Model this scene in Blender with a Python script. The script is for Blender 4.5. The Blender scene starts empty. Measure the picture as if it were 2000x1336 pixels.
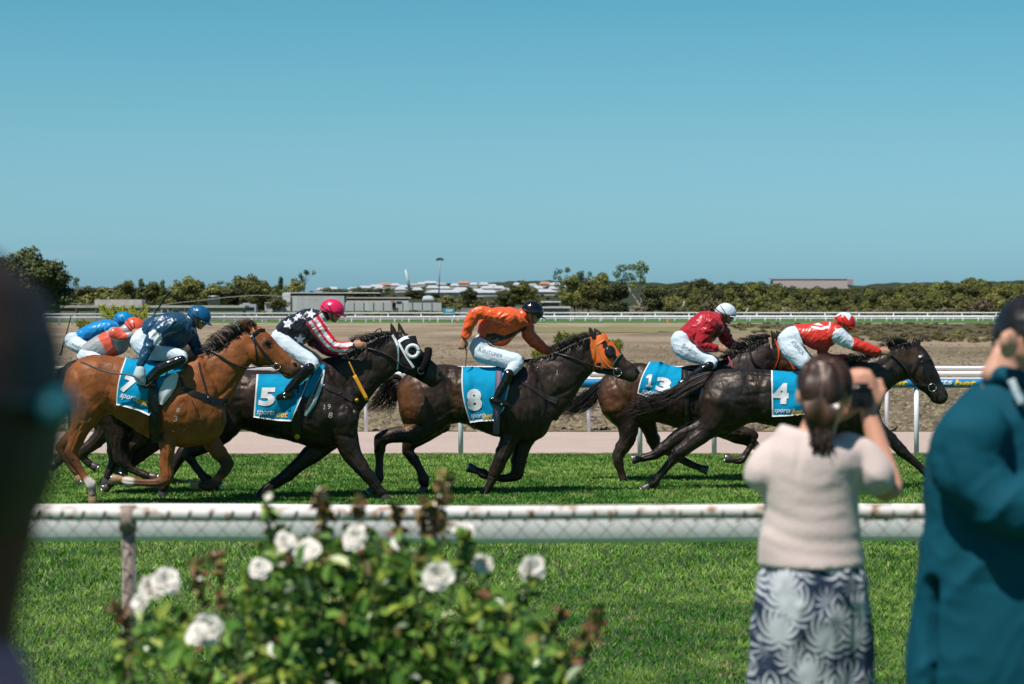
import bpy, bmesh, math, random
import numpy as np
from mathutils import Vector, Matrix
from mathutils.bvhtree import BVHTree

sc = bpy.context.scene
R = math.radians
# ------------------------------------------------------------------ camera
F = 4722.2            # focal length in photo pixels (85 mm on 36 mm, 2000 px wide)
HY = 577.0            # eye level row
CZ = 2.3              # camera height over the turf
cam_d = bpy.data.cameras.new("camera")
cam = bpy.data.objects.new("camera", cam_d)
sc.collection.objects.link(cam)
cam.location = (0, 0, CZ)
cam.rotation_euler = (R(90), 0, 0)
cam_d.lens = 85.0
cam_d.sensor_width = 36.0
cam_d.sensor_fit = 'HORIZONTAL'
cam_d.shift_y = -(668 - HY) / 2000.0
cam_d.clip_start = 0.1
cam_d.clip_end = 20000
cam_d.dof.use_dof = True
cam_d.dof.focus_distance = 27.6
cam_d.dof.aperture_fstop = 4.8
sc.camera = cam
# ------------------------------------------------------------------ light
SUNDIR = Vector((0.34, 0.42, -1.0)).normalized()      # direction the light travels
elev = math.asin(-SUNDIR.z)
azim = math.atan2(-SUNDIR.x, -SUNDIR.y)
wd = bpy.data.worlds.new("World")
sc.world = wd
wd.use_nodes = True
nt = wd.node_tree
nt.nodes.clear()
sky = nt.nodes.new("ShaderNodeTexSky")
sky.sky_type = 'NISHITA'
sky.sun_disc = False
sky.sun_elevation = elev
sky.sun_rotation = azim % (2 * math.pi)
sky.air_density = 1.0
sky.dust_density = 0.6
sky.ozone_density = 2.0
tint = nt.nodes.new("ShaderNodeMix"); tint.data_type = 'RGBA'; tint.blend_type = 'MULTIPLY'
tint.inputs[0].default_value = 1.0
geo_w = nt.nodes.new("ShaderNodeTexCoord"); sepw = nt.nodes.new("ShaderNodeSeparateXYZ"); rmp = nt.nodes.new("ShaderNodeValToRGB")
rmp.color_ramp.interpolation = 'B_SPLINE'
els = rmp.color_ramp.elements
els[0].position = 0.0; els[0].color = (0.33, 0.66, 1.04, 1)
els[1].position = 1.0; els[1].color = (0.17, 0.30, 0.40, 1)
for p_, c_ in ((0.035, (0.335, 0.61, 0.84)), (0.075, (0.335, 0.595, 0.70)), (0.14, (0.20, 0.59, 0.62)), (0.35, (0.19, 0.38, 0.46))):
    e_ = els.new(p_); e_.color = (*c_, 1)
nt.links.new(geo_w.outputs['Generated'], sepw.inputs[0]); nt.links.new(sepw.outputs['Z'], rmp.inputs[0]); nt.links.new(rmp.outputs[0], tint.inputs[7])
bg = nt.nodes.new("ShaderNodeBackground"); bg.inputs[1].default_value = 0.1135
wo = nt.nodes.new("ShaderNodeOutputWorld")
# thin wisps of cloud low over the horizon
tc = nt.nodes.new("ShaderNodeTexCoord")
mp = nt.nodes.new("ShaderNodeMapping"); mp.inputs['Scale'].default_value = (9, 9, 120)
cn = nt.nodes.new("ShaderNodeTexNoise"); cn.inputs['Scale'].default_value = 1.3; cn.inputs['Detail'].default_value = 5
cr = nt.nodes.new("ShaderNodeMapRange"); cr.inputs[1].default_value = 0.60; cr.inputs[2].default_value = 0.86; cr.inputs[4].default_value = 0.22
cm = nt.nodes.new("ShaderNodeMix"); cm.data_type = 'RGBA'; cm.inputs[7].default_value = (3.6, 4.8, 5.6, 1)
nt.links.new(tc.outputs['Generated'], mp.inputs['Vector'])
nt.links.new(mp.outputs[0], cn.inputs['Vector'])
nt.links.new(cn.outputs[0], cr.inputs[0])
lowm = nt.nodes.new('ShaderNodeMapRange'); lowm.inputs[1].default_value = 0.012; lowm.inputs[2].default_value = 0.05; lowm.inputs[3].default_value = 1.0; lowm.inputs[4].default_value = 0.0
sz_ = nt.nodes.new('ShaderNodeSeparateXYZ'); nt.links.new(tc.outputs['Generated'], sz_.inputs[0]); nt.links.new(sz_.outputs['Z'], lowm.inputs[0])
mlt = nt.nodes.new('ShaderNodeMath'); mlt.operation = 'MULTIPLY'; nt.links.new(cr.outputs[0], mlt.inputs[0]); nt.links.new(lowm.outputs[0], mlt.inputs[1])
nt.links.new(mlt.outputs[0], cm.inputs[0])
nt.links.new(sky.outputs[0], tint.inputs[6])
nt.links.new(tint.outputs[2], cm.inputs[6])
nt.links.new(cm.outputs[2], bg.inputs[0])
nt.links.new(bg.outputs[0], wo.inputs[0])
sun_d = bpy.data.lights.new("sun", 'SUN')
sun_d.energy = 4.3
sun_d.angle = R(0.5)
sun_d.color = (1.0, 0.945, 0.875)
sun = bpy.data.objects.new("sun", sun_d)
sc.collection.objects.link(sun)
sun.rotation_euler = SUNDIR.to_track_quat('-Z', 'Y').to_euler()
sc.view_settings.view_transform = 'Standard'
sc.view_settings.look = 'None'
sc.view_settings.gamma = 1.0
sc.view_settings.exposure = 0.33
sc.cycles.use_denoising = True
sc.cycles.max_bounces = 6
sc.cycles.transparent_max_bounces = 6

# ------------------------------------------------------------------ helpers
rng = np.random.default_rng(7)
random.seed(7)

def W(px, py, D):
    return np.array(((px - 1000.0) * D / F, D, CZ - (py - HY) * D / F))

def px_of(P):
    P = np.asarray(P, float)
    return 1000 + P[..., 0] * F / P[..., 1], HY + (CZ - P[..., 2]) * F / P[..., 1]

def catmull(P, sub):
    P = np.asarray(P, float); n = len(P)
    if n < 3 or sub <= 1:
        return P
    out = []
    for i in range(n - 1):
        p0 = P[max(i - 1, 0)]; p1 = P[i]; p2 = P[i + 1]; p3 = P[min(i + 2, n - 1)]
        for k in range(sub):
            t = k / sub
            out.append(0.5 * ((2 * p1) + (-p0 + p2) * t + (2 * p0 - 5 * p1 + 4 * p2 - p3) * t * t + (-p0 + 3 * p1 - 3 * p2 + p3) * t ** 3))
    out.append(P[-1])
    return np.array(out)

def vnoise(P, scale, seed=0):
    """smooth value noise, -1..1, vectorised"""
    P = np.asarray(P, float) * scale + seed * 17.13
    i = np.floor(P).astype(np.int64); f = P - i
    f = f * f * (3 - 2 * f)
    def h(ix, iy, iz):
        n = (ix * 73856093) ^ (iy * 19349663) ^ (iz * 83492791)
        n = (n ^ (n >> 13)) * 1274126177
        n = n & 0xffffff
        return n / float(0x7fffff) - 1
    r = 0
    for dx in (0, 1):
        for dy in (0, 1):
            for dz in (0, 1):
                w = (f[..., 0] if dx else 1 - f[..., 0]) * (f[..., 1] if dy else 1 - f[..., 1]) * (f[..., 2] if dz else 1 - f[..., 2])
                r = r + w * h(i[..., 0] + dx, i[..., 1] + dy, i[..., 2] + dz)
    return r

class Geo:
    def __init__(s):
        s.v = []; s.f = []; s.m = []; s.n = 0
    def add(s, verts, faces, mi=0):
        verts = np.asarray(verts, float).reshape(-1, 3)
        s.v.append(verts)
        o = s.n
        s.f.extend([tuple(a + o for a in f) for f in faces])
        s.m.extend([mi] * len(faces))
        s.n += len(verts)
    def rings(s, rings, mi=0, cap=True, closed=False):
        k = len(rings[0]); n = len(rings)
        faces = []
        for i in range(n - 1 if not closed else n):
            a = i * k; b = ((i + 1) % n) * k
            for j in range(k):
                j2 = (j + 1) % k
                faces.append((a + j, a + j2, b + j2, b + j))
        if cap and not closed:
            faces.append(tuple(range(k))[::-1]); faces.append(tuple((n - 1) * k + j for j in range(k)))
        s.add(np.concatenate(rings), faces, mi)
    def tube(s, pts, D, n=14, sub=4, flat=False, lat=0.0, mi=0, wk=0.9):
        """pts (px,py,r[,w[,lat]]) all px, lat in metres"""
        A = []
        for p in pts:
            r = p[2]; w = p[3] if len(p) > 3 and p[3] is not None else r * wk
            l = p[4] if len(p) > 4 else lat
            A.append((p[0], p[1], r, w, l))
        A = catmull(A, sub)
        C = []; 
        tan = np.gradient(A[:, :2], axis=0)
        tl = np.linalg.norm(tan, axis=1)[:, None]; tl[tl == 0] = 1; tan = tan / tl
        if not flat:
            r0 = A[0].copy(); r1 = A[-1].copy(); pre = []; post = []
            for q, kf in ((0.92, 0.25), (0.7, 0.62), (0.4, 0.88)):
                a = r0.copy(); a[:2] -= tan[0] * r0[2] * q; a[2] *= kf; a[3] *= kf; pre.append(a)
            for q, kf in ((0.4, 0.88), (0.7, 0.62), (0.92, 0.25)):
                a = r1.copy(); a[:2] += tan[-1] * r1[2] * q; a[2] *= kf; a[3] *= kf; post.append(a)
            A = np.array(pre + list(A) + post)
            tan = np.concatenate([np.repeat(tan[:1], 3, 0), tan, np.repeat(tan[-1:], 3, 0)])
        rings = []
        for a, t in zip(A, tan):
            d = D + a[4]; k = d / F
            c = W(a[0], a[1], d)
            u = np.array((-t[1], 0, -t[0])) * a[2] * k * np.array((1, 1, 1))
            u = np.array((t[1], 0, t[0])) * a[2] * k
            ang = np.linspace(0, 2 * math.pi, n, endpoint=False)
            rings.append(c + np.outer(np.cos(ang), u) + np.outer(np.sin(ang), np.array((0, a[3] * k, 0))))
        s.rings(rings, mi)
    def loft2(s, secs, D, n=22, sub=5, mi=0, ex=2.3, lat=0.0):
        """secs (tx,ty,bx,by,w_m[,lat])  top and bottom edge in px, half width in metres"""
        A = np.array([tuple(q) + ((lat,) if len(q) < 6 else ()) for q in secs], float)
        A = catmull(A, sub)
        rings = []
        ang = np.linspace(0, 2 * math.pi, n, endpoint=False)
        ca = np.sign(np.cos(ang)) * np.abs(np.cos(ang)) ** (2 / ex); sa = np.sign(np.sin(ang)) * np.abs(np.sin(ang)) ** (2 / ex)
        for a in A:
            T = W(a[0], a[1], D + a[5]); B = W(a[2], a[3], D + a[5])
            c = (T + B) / 2; u = (T - B) / 2
            rings.append(c + np.outer(ca, u) + np.outer(sa, np.array((0, a[4], 0))))
        s.rings(rings, mi)
    def ell(s, px, py, rx, ry, w, D, rot=0, lat=0.0, n=16, mi=0):
        """ellipsoid: px radii rx,ry; w metres; rot degrees (image clockwise)"""
        d = D + lat; k = d / F; c = W(px, py, d)
        cr_, sr = math.cos(R(rot)), math.sin(R(rot))
        X = np.array((cr_, 0, -sr)) * rx * k; Z = np.array((sr, 0, cr_)) * ry * k; Y = np.array((0, w, 0))
        rings = []
        m = n // 2 + 1
        for i in range(m):
            ph = math.pi * (i + 0.15) / (m - 1 + 0.3)
            a = np.linspace(0, 2 * math.pi, n, endpoint=False)
            rings.append(c + math.cos(ph) * Z + math.sin(ph) * (np.outer(np.cos(a), X) + np.outer(np.sin(a), Y)))
        s.rings(rings, mi)
    def box(s, lo, hi, mi=0):
        x0, y0, z0 = lo; x1, y1, z1 = hi
        v = [(x0, y0, z0), (x1, y0, z0), (x1, y1, z0), (x0, y1, z0), (x0, y0, z1), (x1, y0, z1), (x1, y1, z1), (x0, y1, z1)]
        s.add(v, [(0, 3, 2, 1), (4, 5, 6, 7), (0, 1, 5, 4), (1, 2, 6, 5), (2, 3, 7, 6), (3, 0, 4, 7)], mi)
    def path(s, P, r, n=6, mi=0, r1=None, flat=1.0):
        """tube along 3D points P (metres), radius r->r1"""
        P = np.asarray(P, float); m = len(P)
        if r1 is None: r1 = r
        T = np.gradient(P, axis=0); T /= (np.linalg.norm(T, axis=1)[:, None] + 1e-9)
        rr = r if hasattr(r, '__len__') else np.linspace(r, r1, m)
        up = np.array((0, 1.0, 0.01))
        rings = []; ang = np.linspace(0, 2 * math.pi, n, endpoint=False)
        for p, t, q in zip(P, T, rr):
            a = np.cross(t, up); l = np.linalg.norm(a)
            if l < 1e-3: a = np.cross(t, np.array((1.0, 0, 0))); l = np.linalg.norm(a)
            a /= l; b = np.cross(t, a)
            rings.append(p + np.outer(np.cos(ang), a) * q + np.outer(np.sin(ang), b) * q * flat)
        s.rings(rings, mi)
    def arr(s):
        return np.concatenate(s.v)

ROOT = {}

def link(o):
    sc.collection.objects.link(o)
    return o

def tag(o, label=None, cat=None, group=None, kind=None):
    if label: o['label'] = label
    if cat: o['category'] = cat
    if group: o['group'] = group
    if kind: o['kind'] = kind
    return o

def thing(name, label, cat, loc, group=None, kind=None):
    o = bpy.data.objects.new(name, None)
    o.empty_display_size = 0.2
    link(o); o.location = tuple(float(a) for a in loc)
    ROOT[o.name] = np.array([float(a) for a in loc])
    return tag(o, label, cat, group, kind)

def root_of(p):
    while p.parent: p = p.parent
    return p

def finish(me, name, mats, parent=None, smooth=True):
    if not isinstance(mats, (list, tuple)): mats = [mats]
    for m in mats: me.materials.append(m)
    if smooth: me.polygons.foreach_set('use_smooth', [True] * len(me.polygons))
    if parent is not None:
        off = ROOT.get(root_of(parent).name, np.zeros(3))
        n = len(me.vertices); a = np.empty(n * 3); me.vertices.foreach_get('co', a)
        a = a.reshape(-1, 3) - off
        me.vertices.foreach_set('co', a.ravel())
    me.update()
    o = bpy.data.objects.new(name, me); link(o)
    if parent is not None: o.parent = parent
    return o

def build(geo, name, mats, parent=None, smooth=True):
    me = bpy.data.meshes.new(name)
    me.from_pydata(geo.arr().tolist(), [], geo.f)
    me.polygons.foreach_set('material_index', geo.m)
    return finish(me, name, mats, parent, smooth)

def coords(me):
    a = np.empty(len(me.vertices) * 3); me.vertices.foreach_get('co', a); return a.reshape(-1, 3)
def normals(me):
    a = np.empty(len(me.vertices) * 3, dtype=np.float32); me.vertex_normals.foreach_get('vector', a); return a.reshape(-1, 3).astype(float)
def setco(me, a):
    me.vertices.foreach_set('co', a.ravel()); me.update()

def fuse(geo, voxel, it=4, fac=0.5):
    me = bpy.data.meshes.new('tmp'); me.from_pydata(geo.arr().tolist(), [], geo.f)
    bm = bmesh.new(); bm.from_mesh(me); bmesh.ops.recalc_face_normals(bm, faces=bm.faces); bm.to_mesh(me); bm.free()
    o = bpy.data.objects.new('tmp', me); link(o)
    m = o.modifiers.new('r', 'REMESH'); m.mode = 'VOXEL'; m.voxel_size = voxel; m.adaptivity = 0
    m = o.modifiers.new('s', 'SMOOTH'); m.factor = fac; m.iterations = it
    dg = bpy.context.evaluated_depsgraph_get(); dg.update()
    out = bpy.data.meshes.new_from_object(o.evaluated_get(dg))
    bpy.data.objects.remove(o); bpy.data.meshes.remove(me)
    out.materials.clear()
    return out

def vcol(me, C):
    ca = me.color_attributes.new('Col', 'FLOAT_COLOR', 'POINT')
    a = np.ones((len(C), 4), dtype=np.float32); a[:, :3] = C
    ca.data.foreach_set('color', a.ravel())

def inpoly(x, y, poly):
    n = len(poly); r = np.zeros(x.shape, bool); j = n - 1
    for i in range(n):
        xi, yi = poly[i]; xj, yj = poly[j]
        if yi != yj:
            c = ((yi > y) != (yj > y)) & (x < (xj - xi) * (y - yi) / (yj - yi) + xi)
            r ^= c
        j = i
    return r

def polydist(x, y, line):
    best = np.full(x.shape, 1e9)
    for (x0, y0), (x1, y1) in zip(line[:-1], line[1:]):
        dx, dy = x1 - x0, y1 - y0; L = dx * dx + dy * dy + 1e-9
        t = np.clip(((x - x0) * dx + (y - y0) * dy) / L, 0, 1)
        best = np.minimum(best, np.hypot(x - x0 - t * dx, y - y0 - t * dy))
    return best

def bvh_of(me):
    a = coords(me)
    return BVHTree.FromPolygons([Vector(p) for p in a], [tuple(p.vertices) for p in me.polygons])

CAMV = Vector((0, 0, CZ))
def hit(bvh, px, py, off=0.0, D=27.0):
    d = Vector(W(px, py, D)) - CAMV; d.normalize()
    h = bvh.ray_cast(CAMV + d * (D - 2.0), d, 4.0)
    if h[0] is None: return None
    return np.array(h[0] - d * off)

def projline(bvh, pts, off, D, sub=5):
    P = catmull([p[:2] for p in pts], sub)
    out = []; last = None
    for p in P:
        h = hit(bvh, p[0], p[1], off, D)
        out.append(h)
    dep = [h[1] for h in out if h is not None]
    md = sum(dep) / len(dep) if dep else D
    last = None
    for i, h in enumerate(out):
        if h is None:
            dd = last if last is not None else next((q[1] for q in out[i:] if q is not None), md)
            out[i] = W(P[i][0], P[i][1], dd)
        last = out[i][1]
    return np.array(out)

def ribbon(geo, bvh, pts, wpx, off, D, th=0.004, sub=5, mi=0, across=3):
    """flat strap laid on a surface"""
    P = catmull([p[:2] for p in pts], sub)
    T = np.gradient(P, axis=0); T /= (np.linalg.norm(T, axis=1)[:, None] + 1e-9)
    N = np.stack([-T[:, 1], T[:, 0]], 1)
    ws = np.linspace(-0.5, 0.5, across)
    ww = np.interp(np.linspace(0, 1, len(P)), np.linspace(0, 1, len(wpx)), wpx) if hasattr(wpx, '__len__') else np.full(len(P), wpx)
    L = [projline(bvh, [tuple(P[i] + N[i] * w * ww[i]) for i in range(len(P))], off, D, 1) for w in ws]
    m = len(P); verts = np.concatenate(L + [l - np.array((0, th, 0)) for l in L])
    # first set is inner, second set outer (towards camera)
    faces = []
    for a in range(across - 1):
        for i in range(m - 1):
            q = a * m + i
            faces.append((q, q + 1, q + m + 1, q + m))
            q2 = q + across * m
            faces.append((q2, q2 + m, q2 + m + 1, q2 + 1))
    for e in (0, across - 1):
        for i in range(m - 1):
            q = e * m + i; q2 = q + across * m
            faces.append((q, q2, q2 + 1, q + 1))
    geo.add(verts, faces, mi)

def text_tris(s, px, py, wpx, hpx, ang=0, shear=0.0, bold=0.0, cell=3.0):
    """2D text triangulated and cut into cells; centred at px,py; returns px coords and faces"""
    cu = bpy.data.curves.new('t', 'FONT'); cu.body = s; cu.size = 1.0; cu.offset = bold; cu.resolution_u = 3
    cu.shear = shear
    o = bpy.data.objects.new('t', cu); link(o)
    dg = bpy.context.evaluated_depsgraph_get(); dg.update()
    me = bpy.data.meshes.new_from_object(o.evaluated_get(dg))
    bpy.data.objects.remove(o); bpy.data.curves.remove(cu)
    if s == '1':
        me = bpy.data.meshes.new('t'); me.from_pydata([(-.28, 0, 0), (.5, 0, 0), (.5, .16, 0), (.32, .16, 0), (.32, 1, 0), (.0, 1, 0), (-.42, .84, 0), (-.42, .64, 0), (-.06, .72, 0), (-.06, .16, 0), (-.28, .16, 0)], [], [(0, 1, 2, 3, 9, 10), (9, 3, 4, 5, 8), (8, 5, 6, 7)])
    a = coords(me); lo = a.min(0); hi = a.max(0)
    a[:, 0] = (a[:, 0] - (lo[0] + hi[0]) / 2) / (hi[0] - lo[0]) * wpx
    a[:, 1] = (a[:, 1] - (lo[1] + hi[1]) / 2) / (hi[1] - lo[1]) * hpx
    setco(me, a)
    bm = bmesh.new(); bm.from_mesh(me); bpy.data.meshes.remove(me)
    for ax, ext in ((0, wpx), (1, hpx)):
        q = -ext / 2 + cell
        while q < ext / 2:
            co = Vector((q, 0, 0)) if ax == 0 else Vector((0, q, 0)); no = Vector((1, 0, 0)) if ax == 0 else Vector((0, 1, 0))
            bmesh.ops.bisect_plane(bm, geom=bm.verts[:] + bm.edges[:] + bm.faces[:], plane_co=co, plane_no=no)
            q += cell
    bm.verts.index_update()
    V = np.array([v.co[:2] for v in bm.verts]); Fc = [tuple(v.index for v in f.verts) for f in bm.faces]
    bm.free()
    c, s_ = math.cos(R(ang)), math.sin(R(ang))
    X = px + V[:, 0] * c + V[:, 1] * s_; Y = py + V[:, 0] * s_ - V[:, 1] * c
    return np.stack([X, Y], 1), Fc

def text_on(bvh, D, off, s, px, py, wpx, hpx, ang=0, shear=0.0, bold=0.0, cell=3.0, clip=None):
    P, Fc = text_tris(s, px, py, wpx, hpx, ang, shear, bold, cell)
    g = Geo(); V = []; ok = []
    for p in P:
        h = hit(bvh, p[0], p[1], off, D)
        ok.append(h is not None and (clip is None or clip(p[0], p[1])))
        V.append(h if h is not None else W(p[0], p[1], D))
    Fc = [f for f in Fc if all(ok[i] for i in f)]
    if not Fc: return None
    g.add(V, Fc)
    return g

def disc(geo, bvh, px, py, rx, ry, off, D, dome=0.0, rot=0, mi=0, n=20, m=5):
    c, s = math.cos(R(rot)), math.sin(R(rot)); V = []; 
    h0 = hit(bvh, px, py, off, D)
    if h0 is None: return False
    V.append(h0 - np.array((0, dome, 0)))
    for k in range(1, m + 1):
        t = k / m
        for i in range(n):
            a = 2 * math.pi * i / n; u, v = rx * t * math.cos(a), ry * t * math.sin(a)
            x, y = px + u * c - v * s, py + u * s + v * c
            h = hit(bvh, x, y, off if k < m else -0.002, D)
            if h is None: h = W(x, y, V[max(0, len(V) - n)][1])
            V.append(h - np.array((0, dome * math.sqrt(max(0, 1 - t * t)), 0)))
    F_ = [(0, 1 + (i + 1) % n, 1 + i) for i in range(n)]
    for k in range(m - 1):
        for i in range(n):
            a = 1 + k * n + i; b = 1 + k * n + (i + 1) % n; F_.append((a, b, b + n, a + n))
    geo.add(V, F_, mi); return True

# ------------------------------------------------------------------ materials
MATS = {}
def mat(name, col, rough=0.6, spec=0.5, metal=0.0, var=0.0, vscale=8.0, bump=0.0, bscale=60.0, vc=False, sheen=0.0, coat=0.0, stretch=None, sss=0.0, dark=0.6):
    if name in MATS: return MATS[name]
    m = bpy.data.materials.new(name); m.use_nodes = True
    n = m.node_tree; b = n.nodes['Principled BSDF']
    b.inputs['Roughness'].default_value = rough
    b.inputs['Specular IOR Level'].default_value = spec
    b.inputs['Metallic'].default_value = metal
    if sheen: b.inputs['Sheen Weight'].default_value = sheen
    if coat: b.inputs['Coat Weight'].default_value = coat; b.inputs['Coat Roughness'].default_value = 0.25
    if sss: b.inputs['Subsurface Weight'].default_value = sss; b.inputs['Subsurface Radius'].default_value = (0.02, 0.008, 0.004)
    tcn = n.nodes.new('ShaderNodeTexCoord'); src = tcn.outputs['Object']
    if stretch:
        mm = n.nodes.new('ShaderNodeMapping'); mm.inputs['Scale'].default_value = stretch
        n.links.new(src, mm.inputs[0]); src = mm.outputs[0]
    base = None
    if vc:
        at = n.nodes.new('ShaderNodeAttribute'); at.attribute_name = 'Col'; base = at.outputs['Color']
    if var:
        no = n.nodes.new('ShaderNodeTexNoise'); no.inputs['Scale'].default_value = vscale; no.inputs['Detail'].default_value = 6
        n.links.new(src, no.inputs['Vector'])
        mr = n.nodes.new('ShaderNodeMapRange'); mr.inputs[1].default_value = 0.3; mr.inputs[2].default_value = 0.7
        mr.inputs[3].default_value = 1 - var; mr.inputs[4].default_value = 1 + var
        n.links.new(no.outputs[0], mr.inputs[0])
        vm = n.nodes.new('ShaderNodeVectorMath'); vm.operation = 'SCALE'
        if base is not None: n.links.new(base, vm.inputs[0])
        else: vm.inputs[0].default_value = col[:3]
        n.links.new(mr.outputs[0], vm.inputs['Scale'])
        n.links.new(vm.outputs[0], b.inputs['Base Color'])
    elif base is not None: n.links.new(base, b.inputs['Base Color'])
    else: b.inputs['Base Color'].default_value = (*col[:3], 1)
    if bump:
        nb = n.nodes.new('ShaderNodeTexNoise'); nb.inputs['Scale'].default_value = bscale; nb.inputs['Detail'].default_value = 4
        n.links.new(src, nb.inputs['Vector'])
        bu = n.nodes.new('ShaderNodeBump'); bu.inputs['Strength'].default_value = bump; bu.inputs['Distance'].default_value = 0.01
        n.links.new(nb.outputs[0], bu.inputs['Height']); n.links.new(bu.outputs[0], b.inputs['Normal'])
    MATS[name] = m
    return m

M_coat = mat('horse_coat', (0, 0, 0), 0.40, 0.40, vc=True, var=0.30, vscale=7, bump=0.30, bscale=34)
M_coatb = mat('bay_coat', (0, 0, 0), 0.50, 0.35, vc=True, var=0.25, vscale=7, bump=0.30, bscale=34)
def coat_nodes(m, r0, r1):
    n = m.node_tree; b = n.nodes['Principled BSDF']
    b.inputs['Specular Tint'].default_value = (1.0, 0.86, 0.76, 1)
    t = n.nodes.new('ShaderNodeTexCoord')
    def noise(sc_, det, typ='FBM', st=(1, 1, 1), dist=0.0):
        mp_ = n.nodes.new('ShaderNodeMapping'); mp_.inputs['Scale'].default_value = st; n.links.new(t.outputs['Object'], mp_.inputs[0])
        x = n.nodes.new('ShaderNodeTexNoise'); x.noise_type = typ; x.inputs['Scale'].default_value = sc_; x.inputs['Detail'].default_value = det; x.inputs['Distortion'].default_value = dist
        n.links.new(mp_.outputs[0], x.inputs['Vector']); return x.outputs[0]
    rr_ = n.nodes.new('ShaderNodeMapRange'); rr_.inputs[1].default_value = 0.35; rr_.inputs[2].default_value = 0.65; rr_.inputs[3].default_value = r0; rr_.inputs[4].default_value = r1
    n.links.new(noise(9, 5, dist=.6), rr_.inputs[0]); n.links.new(rr_.outputs[0], b.inputs['Roughness'])
    veins = noise(10, 3, 'RIDGED_MULTIFRACTAL', (1, 1, 0.7), 1.2); hairs = noise(160, 2, 'FBM', (1, 1, 0.25)); mus = noise(24, 3, 'FBM', (1.6, 1, .6), .5)
    a = n.nodes.new('ShaderNodeMath'); a.operation = 'MULTIPLY_ADD'; a.inputs[1].default_value = 0.22; n.links.new(veins, a.inputs[0])
    c = n.nodes.new('ShaderNodeMath'); c.operation = 'MULTIPLY'; c.inputs[1].default_value = 0.16; n.links.new(hairs, c.inputs[0]); n.links.new(c.outputs[0], a.inputs[2])
    e = n.nodes.new('ShaderNodeMath'); e.operation = 'MULTIPLY_ADD'; e.inputs[1].default_value = 0.6; n.links.new(mus, e.inputs[0]); n.links.new(a.outputs[0], e.inputs[2])
    bu = n.nodes.new('ShaderNodeBump'); bu.inputs['Strength'].default_value = 0.75; bu.inputs['Distance'].default_value = 0.012
    n.links.new(e.outputs[0], bu.inputs['Height']); n.links.new(bu.outputs[0], b.inputs['Normal'])
coat_nodes(M_coat, 0.38, 0.55); M_coat.node_tree.nodes['Principled BSDF'].inputs['Specular IOR Level'].default_value = 0.48; coat_nodes(M_coatb, 0.40, 0.62)
M_hair = mat('horse_hair_black', (0.008, 0.007, 0.007), 0.38, 0.5)
M_hairb = mat('horse_hair_brown', (0.030, 0.017, 0.013), 0.38, 0.5)
M_hoof = mat('hoof_horn', (0.06, 0.05, 0.045), 0.4, 0.5, var=0.3, vscale=30)
M_steel = mat('steel', (0.6, 0.6, 0.6), 0.3, 0.5, metal=1.0)
M_leather = mat('black_leather', (0.012, 0.012, 0.013), 0.32, 0.5)
M_leatherb = mat('dark_strap', (0.03, 0.025, 0.022), 0.4, 0.5)
M_eye = mat('eye_dark', (0.004, 0.003, 0.003), 0.08, 0.6)
M_cloth = mat('saddlecloth_blue', (0.001, 0.26, 0.46), 0.75, 0.10, var=0.06, vscale=12)
M_white = mat('white_trim', (0.66, 0.68, 0.70), 0.6, 0.3)
M_yellow = mat('yellow_lettering', (0.80, 0.45, 0.02), 0.6, 0.3)
M_skin = mat('skin', (0.50, 0.25, 0.16), 0.5, 0.4, var=0.06, vscale=20, sss=0.06)
M_satin = mat('silks', (0, 0, 0), 0.33, 0.5, vc=True, bump=0.22, bscale=22, sheen=0.15)
M_breech = mat('white_breeches', (0.56, 0.65, 0.72), 0.65, 0.25, bump=0.3, bscale=18, stretch=(1, 1, 1.5))
M_boot = mat('boot_black', (0.008, 0.008, 0.009), 0.16, 0.6)
M_lens = mat('goggle_lens', (0.004, 0.004, 0.004), 0.05, 0.7)
M_helm = mat('helmet_cover', (0, 0, 0), 0.30, 0.5, vc=True, bump=0.12, bscale=30)
M_brand = mat('freeze_brand_hair', (0.55, 0.50, 0.46), 0.7, 0.2)
# ------------------------------------------------------------------ setting
def mat_nodes(name, rough=0.9, spec=0.2):
    m = bpy.data.materials.new(name); m.use_nodes = True
    b = m.node_tree.nodes['Principled BSDF']; b.inputs['Roughness'].default_value = rough; b.inputs['Specular IOR Level'].default_value = spec
    return m, m.node_tree, b

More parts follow.
